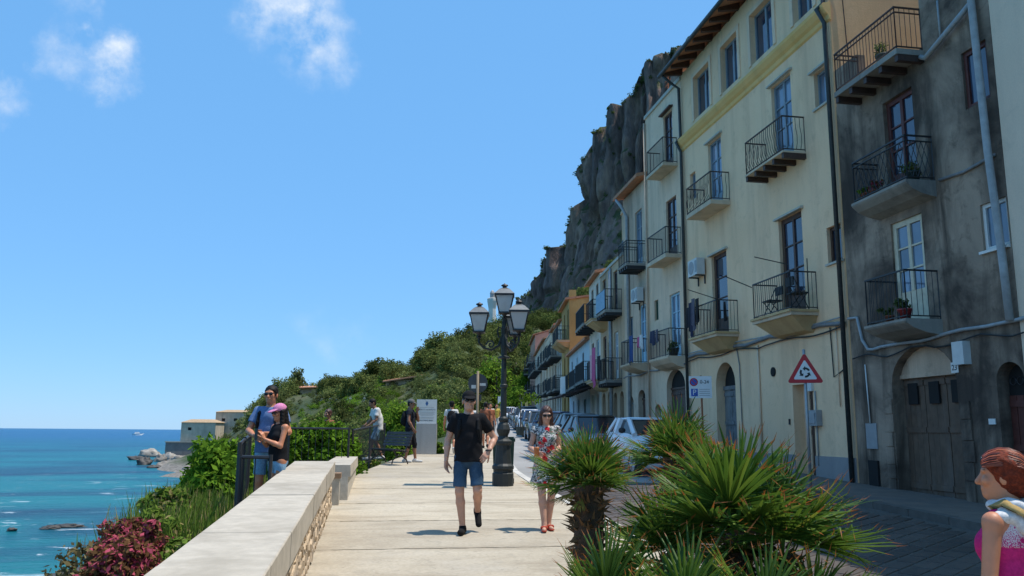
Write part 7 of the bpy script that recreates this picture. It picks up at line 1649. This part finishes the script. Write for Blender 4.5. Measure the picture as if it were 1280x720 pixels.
    if hands:
        for q in 'LR':
            d = (g('wr' + q) - g('el' + q)).normalized(); o = hp_[q]; hand(hv, g('wr' + q), o.get('d', d), o.get('n', Vector((1 if q == 'R' else -1, -.2, 0))), s * (.9 if female else 1.0), o.get('curl', .5), .0055 if vox <= .013 else .008, 1 if q == 'R' else -1)
    parts = [f.net()] + hv; V = []; Q = []; o = 0
    for v, q in parts: V.append(v); Q.append(q + o); o += len(v)
    np_mesh('body', np.concatenate(V), np.concatenate(Q), skin, True, t)
    def garment(name, mat, fill, wr=.0025, lo_=None, hi_=None):
        G_ = Sdf(lo if lo_ is None else lo_, hi if hi_ is None else hi_, vox); fill(G_); G_.wrinkle(wr, 38 / s, len(name)); v, q = G_.net(); return np_mesh(name, v, q, mat, True, t)
    if top:
        slv = top.get('sleeve', .5); ext = top.get('e', .016); hem = top.get('hem', .90) * s
        def fill(G_):
            cn = [(g('nec') + Vector((0, 0, top.get('neck', .012))) * s, (0, -.25, 1)), ((0, 0, hem), (0, 0, -1))]
            torso(G_, ext, 'top', .05, cn, 1.0 if slv > 0 else .55); 
            G_.cone(g('wai') + Vector((0, 0, .06)) * s, Vector((g('pel').x, g('pel').y + .01, hem - .06)), (.143 * wq + ext) * s, (.178 + ext * .6) * s, .05, cut=cn, flat=(1, .74, 1))
            for q in 'LR':
                if slv > 0:
                    e = g('sh' + q).lerp(g('el' + q), min(1, slv)); G_.cone(g('sh' + q), e + (e - g('sh' + q)) * .2, (.052 * wq + ext * .5) * s, (.052 * wq + ext * .75) * s, .03, cut=[(e, g('el' + q) - g('sh' + q))])
        garment(top.get('name', 'shirt'), top['mat'], fill, top.get('wr', .003))
    if bottom:
        if bottom['kind'] in ('shorts', 'trousers'):
            kf = bottom.get('len', .62); fl = bottom.get('flare', .012)
            def fill(G_):
                wc = [(Vector((0, 0, bottom.get('waist', 1.02))) * s, (0, 0, 1))]
                G_.ell(g('pel') + Vector((0, .012, -.01)) * s, (.172 * s, .130 * s, .150 * s), .03, cut=wc)
                for q in 'LR':
                    if kf <= 1.0:
                        e = g('hi' + q).lerp(g('kn' + q), kf); G_.cone(g('hi' + q), e + (e - g('hi' + q)) * .2, .088 * s, (.066 + fl * .8) * s, .012, cut=[(e, g('kn' + q) - g('hi' + q))])
                    else:
                        G_.cone(g('hi' + q), g('kn' + q), .098 * s, .072 * s, .025); e = g('kn' + q).lerp(g('an' + q), kf - 1); G_.cone(g('kn' + q), e, .072 * s, .058 * s, .025, cut=[(e, g('an' + q) - g('kn' + q))])
            garment(bottom['kind'], bottom['mat'], fill, .003)
        elif bottom['kind'] == 'skirt':
            def fill(G_):
                z0, z1 = bottom['z0'] * s, bottom['z1'] * s; c = (g('hiL') + g('hiR')) / 2
                G_.cone((c.x, c.y + .01, z1), (c.x, c.y, z0 - .05), .165 * s, bottom.get('r', .24) * s, .04, cut=[((0, 0, z0), (0, 0, -1)), ((0, 0, z1), (0, 0, 1))], flat=(1, .78, 1))
            garment('skirt', bottom['mat'], fill, .006)
    if shoes:
        for q in 'LR':
            a, b = g('an' + q), g('to' + q); heel = a + (a - b) * .28; 
            if a.z < .15 * s: heel.z = min(heel.z, a.z - .045 * s)
            lo_, hi_ = np.minimum(np.minimum(a, b), heel) - .09 * s, np.maximum(np.maximum(a, b), heel) + .09 * s; G_ = Sdf(lo_, hi_, min(vox, .009))
            hgt = shoes.get('h', .02)
            if shoes['kind'] == 'sandal':
                G_.cone(heel + Vector((0, 0, -.018)) * s, b + Vector((0, 0, -.012)) * s, .036 * s, .036 * s, .01, flat=(1.1, 1.1, .45)); G_.cone(a.lerp(b, .55) + Vector((-.03, 0, 0)) * s, a.lerp(b, .55) + Vector((.03, 0, 0)) * s, .026 * s, .026 * s, .01)
            else:
                G_.cone(heel, b, .045 * s, .040 * s, .02, flat=(1, 1, .95)); G_.cone(a.lerp(heel, .4), a, .046 * s, .045 * s, .02, cut=[(a + (a - b).cross(Vector((1, 0, 0))).normalized() * 0 + Vector((0, 0, hgt)) * s, (0, 0, 1))] if a.z < .15 * s else None)
            v, qq = G_.net(); np_mesh('shoe', v, qq, shoes['mat'], True, t)
    def head_piece(name, mat, fill, h=None):
        G_ = Sdf(np.array(hc) - .3 * s, np.array(hc) + .22 * s, h or min(vox, .007)); fill(G_); v, q = G_.net(); return np_mesh(name, v, q, mat, True, t)
    if hair:
        def fill(G_):
            st = hair.get('style', 'short'); e = hair.get('e', .012)
            G_.ell(hp(0, .02, .042), ((.078 + e) * s, (.092 + e) * s, (.083 + e) * s), .01, ra, cut=[(hp(0, -.052, .035), tuple(hm @ Vector((0, -1, -.75)))), (hp(0, 0, -.05), tuple(hm @ Vector((0, .2, -1))))])
            if st == 'short': G_.ell(hp(0, .05, -.01), (.074 * s, .062 * s, .075 * s), .02, ra)
            if st == 'long':
                G_.cone(hp(0, .055, .02), hp(0, .075, -.2), .075 * s, .07 * s, .03)
                for sx in (-1, 1): G_.cone(hp(sx * .07, .01, .02), hp(sx * .085, -.02, -.2), .032 * s, .035 * s, .02)
            if st == 'bob':
                G_.ell(hp(0, .05, -.005), (.088 * s, .082 * s, .10 * s), .03, ra); G_.ell(hp(0, .0, .075), (.082 * s, .085 * s, .062 * s), .02, ra); G_.cone(hp(0, .10, -.05), hp(0, .155, -.10), .04 * s, .022 * s, .03); G_.cone(hp(0, .155, -.10), hp(0, .16, -.16), .022 * s, .010 * s, .02)
                for k in range(60): q = (k * .618) % 1; w_ = (k * .377) % 1; a_ = q * 5 - 2.5; G_.cone(hp(.085 * math.sin(a_), .03 - .06 * math.cos(a_) * -1 * .9, .09 - .1 * w_), hp(.06 * math.sin(a_), .10, -.03 - .05 * w_), .008 * s, .006 * s, .006)
            if st == 'bun': G_.ell(hp(0, .06, .0), (.078 * s, .07 * s, .085 * s), .02, ra); G_.ell(hp(0, .12, .02), (.04 * s, .035 * s, .04 * s), .02, ra)
            G_.wrinkle(.0018, 130 / s, 3)
        head_piece('hair', hair['mat'], fill)
    if cap:
        def fill(G_):
            G_.ell(hp(0, .012, .055), (.090 * s, .108 * s, .088 * s), .01, ra, cut=[(hp(0, 0, .035), tuple(hm @ Vector((0, .12, -1))))])
            sg = 1 if not cap.get('back') else -1
            G_.ell(hp(0, -.10 * sg, .045), (.074 * s, .088 * s, .014 * s), .012, np.array(hm @ Matrix.Rotation(R(14 * sg), 3, 'X')))
        head_piece('cap', cap['mat'], fill, min(vox, .006))
    if glasses:
        mb = MB(); mb.smooth = True; up = glasses if isinstance(glasses, (int, float)) and not isinstance(glasses, bool) else 0
        for sx in (-1, 1):
            mb.sphere(hp(sx * .034, -.098 + up * .25, .010 + up), (.029 * s, .007 * s, .021 * s), 10, 6, hm); mb.tube([hp(sx * .062, -.088 + up * .25, .016 + up), hp(sx * .083, .0, .018 + up * .8)], .0045 * s, 4)
        mb.tube([hp(-.01, -.103 + up * .25, .016 + up), hp(.01, -.103 + up * .25, .016 + up)], .005 * s, 4); mb.build('sunglasses', 'sunglass_black', t)
    if bag == 'backpack':
        mat = fabric('backpack_black', (.013, .014, .016)); G_ = Sdf(np.array(g('che')) - .36 * s, np.array(g('che')) + .36 * s, vox); c = g('che') + Vector((0, .17, -.08)) * s
        G_.ell(c, (.15 * s, .085 * s, .23 * s), .02); G_.ell(c + Vector((0, .05, -.06)) * s, (.11 * s, .07 * s, .12 * s), .02)
        for sx in (-1, 1):
            P = [(sx * .09, .10, .10), (sx * .105, .02, .165), (sx * .115, -.09, .09), (sx * .12, -.125, -.02), (sx * .145, -.06, -.16), (sx * .13, .06, -.2)]
            for a, b in zip(P[:-1], P[1:]): G_.cone(g('che') + Vector(a) * s, g('che') + Vector(b) * s, .022 * s, .022 * s, .01)
        v, q = G_.net(); np_mesh('backpack', v, q, mat, True, t)
    if extra: extra(t, g, hp, s)
    return t
M('sunglass_black', (.008, .008, .009), .12, 20, .2); M('hair_black', (.012, .010, .009), .6, 50, .5, .6, 120, .004, spec=.2); M('hair_brown', (.060, .022, .014), .45, 50, .5, .6, 120, .004); M('hair_auburn', (.20, .030, .010), .6, 90, .6, 1.0, 160, .006, (.07, .012, .006), 30, .8, spec=.2)
m_, nt_, b_ = new_mat('hair_strand'); gi_ = nt_.nodes.new('ShaderNodeNewGeometry'); nt_.links.new(ramp(nt_, gi_.outputs['Random Per Island'], [(0, (.05, .010, .006)), (.5, (.19, .032, .012)), (1, (.42, .10, .035))]).outputs[0], b_.inputs['Base Color']); b_.inputs['Roughness'].default_value = .4
for nm, c, p in (('tee_black', (.012, .012, .014), None), ('denim_blue', (.035, .075, .13), 'denim'), ('denim_light', (.20, .34, .47), 'denim'), ('tee_white', (.62, .61, .58), None), ('tee_blue', (.13, .20, .36), None), ('vest_navy', (.018, .022, .034), None), ('khaki', (.30, .25, .19), None), ('cap_black', (.012, .012, .013), None), ('cap_pink', (.60, .22, .38), None), ('cap_grey', (.12, .12, .12), None), ('dress_floral', (.60, .58, .55), 'floral'), ('top_pink', (.56, .025, .16), None), ('lace_pink', (.52, .04, .18), 'lace'), ('scarf_white', (.60, .59, .58), None), ('shoe_black', (.012, .012, .013), None), ('shoe_white', (.55, .55, .54), None), ('sandal_red', (.38, .06, .04), None), ('yellow_tee', (.55, .40, .08), None), ('trouser_white', (.55, .53, .49), None), ('strap_tan', (.36, .25, .10), None), ('trouser_black', (.014, .014, .017), None), ('tee_rust', (.30, .11, .06), None)): fabric(nm, c, p)
g_ = lambda x, y: (x, y, street_z(y))
# walking man in black: weight on his right leg, left foot lifting behind, left hand on his hip
person('man in black cap, T-shirt and denim shorts walking towards the camera', g_(1.27, 10.95), R(-6), 1.80, dict(anR=(-.055, -.02, .085), knR=(-.10, -.03, .51), toR=(-.08, -.19, .035), knL=(.125, -.06, .53), anL=(.135, .22, .24), toL=(.15, .13, .10), elR=(-.26, .05, 1.15), wrR=(-.275, -.04, .90), elL=(.335, .10, 1.17), wrL=(.255, -.07, 1.01), pel=(.01, 0, .95)),
       'skin_fair', dict(mat='hair_black', style='short', e=.004), dict(mat='tee_black', sleeve=.62, hem=.88, e=.024), dict(kind='shorts', mat='denim_blue', len=.86, flare=.022), dict(kind='shoe', mat='shoe_black'), dict(mat='cap_black'), True, vox=.011, head_yaw=6,
       hand_pose=dict(L=dict(d=(-.55, -.45, -.7), n=(-.3, .6, -.4), curl=.6), R=dict(d=(0, -.15, -1), n=(.8, -.5, 0), curl=.55)), bag='backpack',
       extra=lambda t, g, hp, s: [(lambda mb: (mb.tube([g('wrL') + Vector((.03 * math.cos(a), .03 * math.sin(a) - .0, .015)) * s for a in [k * math.pi / 6 for k in range(13)]], .012, 6), mb.build('watch', 'cable_black', t)))(MB())])
def drink(t, g, hp, s):
    mb = MB(); mb.smooth = True; w = g('wrR'); mb.lathe([(.028, -.07), (.036, .03), (.036, .05)], 12, (w.x - .01, w.y - .085, w.z + .02)); mb.build('drink_cup', M('cup_orange', (.45, .14, .04), .5), t)
person('woman in floral mini dress and red sandals walking behind the slim palm', g_(2.36, 11.2), R(-4), 1.62, dict(anL=(.04, .03, .085), anR=(-.045, -.14, .085), knL=(.075, -.02, .50), knR=(-.07, -.08, .51), elR=(-.235, -.02, 1.16), wrR=(-.17, -.22, 1.10), elL=(.2, .02, 1.16), wrL=(.13, -.20, 1.12)),
       'skin_fair', dict(mat='hair_brown', style='long'), dict(mat='dress_floral', sleeve=.25, hem=.9, e=.016, name='dress_top'), dict(kind='skirt', mat='dress_floral', z0=.66, z1=1.06, r=.235), dict(kind='sandal', mat='sandal_red'), None, True, True, vox=.011, head_pitch=14, extra=drink, hand_pose=dict(R=dict(curl=.9, n=(.9, -.2, .1)), L=dict(curl=.9, n=(-.9, -.2, .1))))
# couple on the landing
person('tall man in blue-grey T-shirt and sunglasses hugging the woman in the pink cap', g_(-1.40, 12.25), R(-14), 1.86, dict(elR=(-.25, -.08, 1.16), wrR=(-.10, -.26, 1.10), elL=(.27, -.02, 1.15), wrL=(.10, -.25, 1.12)), 'skin_tan', dict(mat='hair_black', style='short', e=.010), dict(mat='tee_blue', sleeve=.6, hem=.88, e=.024), dict(kind='shorts', mat='denim_light', len=.8), dict(kind='shoe', mat='shoe_white'), None, True, vox=.012, bag='backpack')
def phone(t, g, hp, s): mb = MB(); w = (g('wrR') + g('wrL')) / 2; mb.box(w.x - .035, w.x + .035, w.y - .10, w.y - .09, w.z - .02, w.z + .13); mb.build('phone', 'cable_black', t)
person('woman in pink cap and black top holding up a phone', g_(-1.22, 11.8), R(-55), 1.60, dict(elR=(-.2, -.08, 1.16), wrR=(-.05, -.26, 1.27), elL=(.2, -.08, 1.15), wrL=(.05, -.26, 1.25)), 'skin_tan', dict(mat='hair_black', style='long', e=.006), dict(mat='tee_black', sleeve=0, hem=.93, e=.018, name='tank_top'), dict(kind='shorts', mat='denim_light', len=.42), dict(kind='shoe', mat='shoe_white'), dict(mat='cap_pink'), True, True, vox=.012, head_pitch=8, extra=phone, hand_pose=dict(R=dict(d=(.1, -.4, 1), n=(.8, -.3, 0), curl=.8), L=dict(d=(-.1, -.4, 1), n=(-.8, -.3, 0), curl=.8)))
# two men by the bench
person('man in white T-shirt and pale denim shorts leaning over left of the bench', g_(.22, 24.9), R(-72), 1.78, dict(che=(0, -.06, 1.28), nec=(0, -.10, 1.45), head=(0, -.19, 1.60), shL=(.18, -.09, 1.41), shR=(-.18, -.09, 1.41), elL=(.23, -.14, 1.13), elR=(-.23, -.14, 1.13), wrL=(.2, -.33, .97), wrR=(-.2, -.33, .97), knL=(.1, -.2, .54), anL=(.1, -.26, .09), anR=(-.1, .18, .10), knR=(-.1, -.02, .50)), 'skin_dark', dict(mat='hair_black', style='short', e=.008), dict(mat='tee_white', sleeve=.65, hem=.84, e=.03), dict(kind='shorts', mat='denim_light', len=.9, flare=.03), dict(kind='shoe', mat='shoe_white'), None, False, vox=.018, head_pitch=18)
person('man in navy vest and grey cap holding his hand to his mouth', g_(1.12, 23.9), R(70), 1.74, dict(elL=(.19, -.17, 1.17), wrL=(.06, -.17, 1.42), elR=(-.23, -.02, 1.15), wrR=(-.2, -.14, .95), anL=(.1, -.14, .085), knL=(.1, -.1, .51), anR=(-.1, .1, .085)), 'skin_dark', dict(mat='hair_black', style='short', e=.006), dict(mat='vest_navy', sleeve=.35, hem=.88, e=.024), dict(kind='trousers', mat='trouser_black', len=1.3), dict(kind='shoe', mat='shoe_white'), dict(mat='cap_grey'), False, vox=.018, head_pitch=8, bag='backpack', hand_pose=dict(L=dict(d=(-.1, -.1, 1), curl=.9)))
person('man seen from behind with black backpack and khaki shorts past the notice board', g_(2.66, 27.9), R(172), 1.72, dict(anL=(.1, -.22, .085), knL=(.1, -.16, .52), anR=(-.1, .2, .16), knR=(-.1, -.02, .50), toR=(-.11, .08, .05)), 'skin_tan', dict(mat='hair_black', style='short', e=.006), dict(mat='tee_white', sleeve=.6, hem=.86, e=.024), dict(kind='shorts', mat='khaki', len=.95, flare=.02), dict(kind='shoe', mat='shoe_white'), dict(mat='cap_black'), False, vox=.018, bag='backpack')
person('dark-haired person whose head shows above the green hedge', (-1.05, 21.4, street_z(21.4) - .22), R(-40), 1.68, None, 'skin_dark', dict(mat='hair_brown', style='short', e=.012), dict(mat='tee_rust', sleeve=.5), dict(kind='trousers', mat='trouser_black', len=1.9), dict(kind='shoe', mat='shoe_black'), None, False, vox=.022, hands=False)
WK = dict(anL=(.1, -.2, .085), knL=(.1, -.12, .51), anR=(-.1, .2, .14), knR=(-.1, 0, .5), toR=(-.1, .08, .05))
for lab, x, y, rz, H, tp, bt, kind, ln in [('person in white shirt walking behind the man in black', 3.15, 26.6, 170, 1.7, 'tee_white', 'denim_light', 'shorts', .8), ('person in rust-brown top beside the round sign post', 4.3, 31.5, 165, 1.72, 'tee_rust', 'khaki', 'shorts', .9), ('second walker in rust top farther along the pavement', 5.1, 36.0, 10, 1.68, 'tee_rust', 'trouser_black', 'trousers', 1.8), ('distant person in yellow shirt and white trousers on the pavement edge', 6.95, 46.5, 5, 1.66, 'yellow_tee', 'trouser_white', 'trousers', 1.9), ('distant person in white walking ahead of the yellow shirt', 6.4, 45.0, 175, 1.66, 'tee_white', 'trouser_white', 'trousers', 1.9)]:
    person(lab, g_(x, y), R(rz), H, WK, 'skin_tan', dict(mat='hair_black', style='short', e=.008), dict(mat=tp, sleeve=.6), dict(kind=kind, mat=bt, len=ln), dict(kind='shoe', mat='shoe_black'), None, False, vox=.024, hands=False)
# near woman at the right edge, seen from behind her left shoulder
def near_extra(t, g, hp, s):
    G_ = Sdf(np.array(g('nec')) - .3 * s, np.array(g('nec')) + .3 * s, .008)
    n = g('nec'); 
    for k in range(14): a = k * 2 * math.pi / 14; b = (k + 1) * 2 * math.pi / 14; rr = .07; G_.cone(n + Vector((rr * math.cos(a), rr * 1.0 * math.sin(a), .03 + .01 * math.sin(3 * a))) * s, n + Vector((rr * math.cos(b), rr * 1.0 * math.sin(b), .03 + .01 * math.sin(3 * b))) * s, .024 * s, .024 * s, .02)
    for sx in (-1, 1): G_.cone(n + Vector((sx * .04, .05, .01)) * s, g('sh' + ('L' if sx > 0 else 'R')) + Vector((-sx * .03, .02, .022)) * s, .042 * s, .036 * s, .03)
    G_.cone(n + Vector((-.05, .06, .0)) * s, n + Vector((-.06, .10, -.07)) * s, .045 * s, .04 * s, .03); G_.cone(n + Vector((.05, .06, .0)) * s, n + Vector((.06, .10, -.07)) * s, .045 * s, .04 * s, .03); G_.wrinkle(.004, 70, 1); v, q = G_.net(); np_mesh('scarf', v, q, 'scarf_white', True, t)
    G_ = Sdf(np.array(g('che')) - .33 * s, np.array(g('che')) + .33 * s, .008); cc = g('che'); G_.ell(cc, (.158 * s, .123 * s, .208 * s), .03, cut=[(cc + Vector((0, 0, .0)) * s, (0, 0, -1)), (cc, (0, -1, 0))]); v, q = G_.net(); np_mesh('lace_yoke', v, q, 'lace_pink', True, t)
    c = g('che'); P = [g('shL') + Vector((-.05, -.035, .06)) * s, g('shL') + Vector((-.05, .02, .095)) * s, g('shL') + Vector((-.075, .135, .03)) * s, c + Vector((.05, .152, .0)) * s, c + Vector((-.03, .15, -.14)) * s, c + Vector((-.12, .13, -.28)) * s, c + Vector((-.20, .08, -.42)) * s]
    V_, F_ = [], []
    for i, p in enumerate(P):
        d = (P[min(i + 1, len(P) - 1)] - P[max(i - 1, 0)]).normalized(); o = (p - Vector((c.x, c.y, p.z))).normalized(); o = Vector((o.x * .3, 1, .25)).normalized(); w = d.cross(o).normalized() * .021 * s
        V_ += [tuple(p - w + o * .004), tuple(p + w + o * .004), tuple(p + w + o * .016), tuple(p - w + o * .016)]
    for i in range(len(P) - 1):
        for k in range(4): a = i * 4 + k; b = i * 4 + (k + 1) % 4; F_.append((a, b, b + 4, a + 4))
    np_mesh('bag_strap', V_, F_, 'strap_tan', False, t)
    mb = MB(); q = P[4] + Vector((-.03, .02, -.06)) * s; mb.tube([q + Vector((-.028, 0, 0)), q + Vector((.028, 0, .0))], .012, 8); mb.build('strap_buckle', 'galvanised', t)
    mb = MB(); mb.smooth = True; b = c + Vector((-.24, .06, -.55)) * s; mb.box(b.x - .05, b.x + .05, b.y - .14, b.y + .14, b.z - .1, b.z + .12); mb.build('handbag', 'strap_tan', t)
    rs = random.Random(4); st = MB(); st.smooth = True        # loose strands swept back over the head
    for k in range(330):
        a_ = rs.uniform(-1.45, 1.45); lift = rs.uniform(.002, .014); P_ = []
        for i in range(7):
            q = i / 6; th_ = -.95 + q * 2.35; cr = math.cos(th_); x_ = math.sin(a_) * (.090 + lift) * (1 - .35 * q); y_ = .015 + math.sin(th_) * (.105 + lift) + .01 * q; z_ = .035 + cr * (.100 + lift) * math.cos(a_ * (.95 - .2 * q)) - .03 * q * abs(math.sin(a_)); P_.append(hp(x_ + rs.uniform(-.002, .002), y_, z_ + rs.uniform(-.002, .002)))
        st.tube(P_, [.002 * s, .0032 * s, .0036 * s, .0036 * s, .0032 * s, .0026 * s, .0012 * s], 4, False)
    tag(st.build('hair_strands', 'hair_strand', t), kind='stuff')
person('red-haired woman in pink sleeveless top and white scarf at the right edge, near the camera', (3.0, 3.62, street_z(3.6) - .195), R(-156), 1.64, dict(elL=(.225, .0, 1.13), wrL=(.22, -.09, .90), elR=(-.225, .0, 1.13), wrR=(-.22, -.09, .90)), 'skin_tan', dict(mat='hair_auburn', style='bob', e=.013), dict(mat='top_pink', sleeve=0.0, hem=.86, e=.014, name='top'), dict(kind='trousers', mat='trouser_black', len=1.9, waist=1.03), dict(kind='shoe', mat='shoe_black'), None, .075, True, vox=.009, head_yaw=26, extra=near_extra)
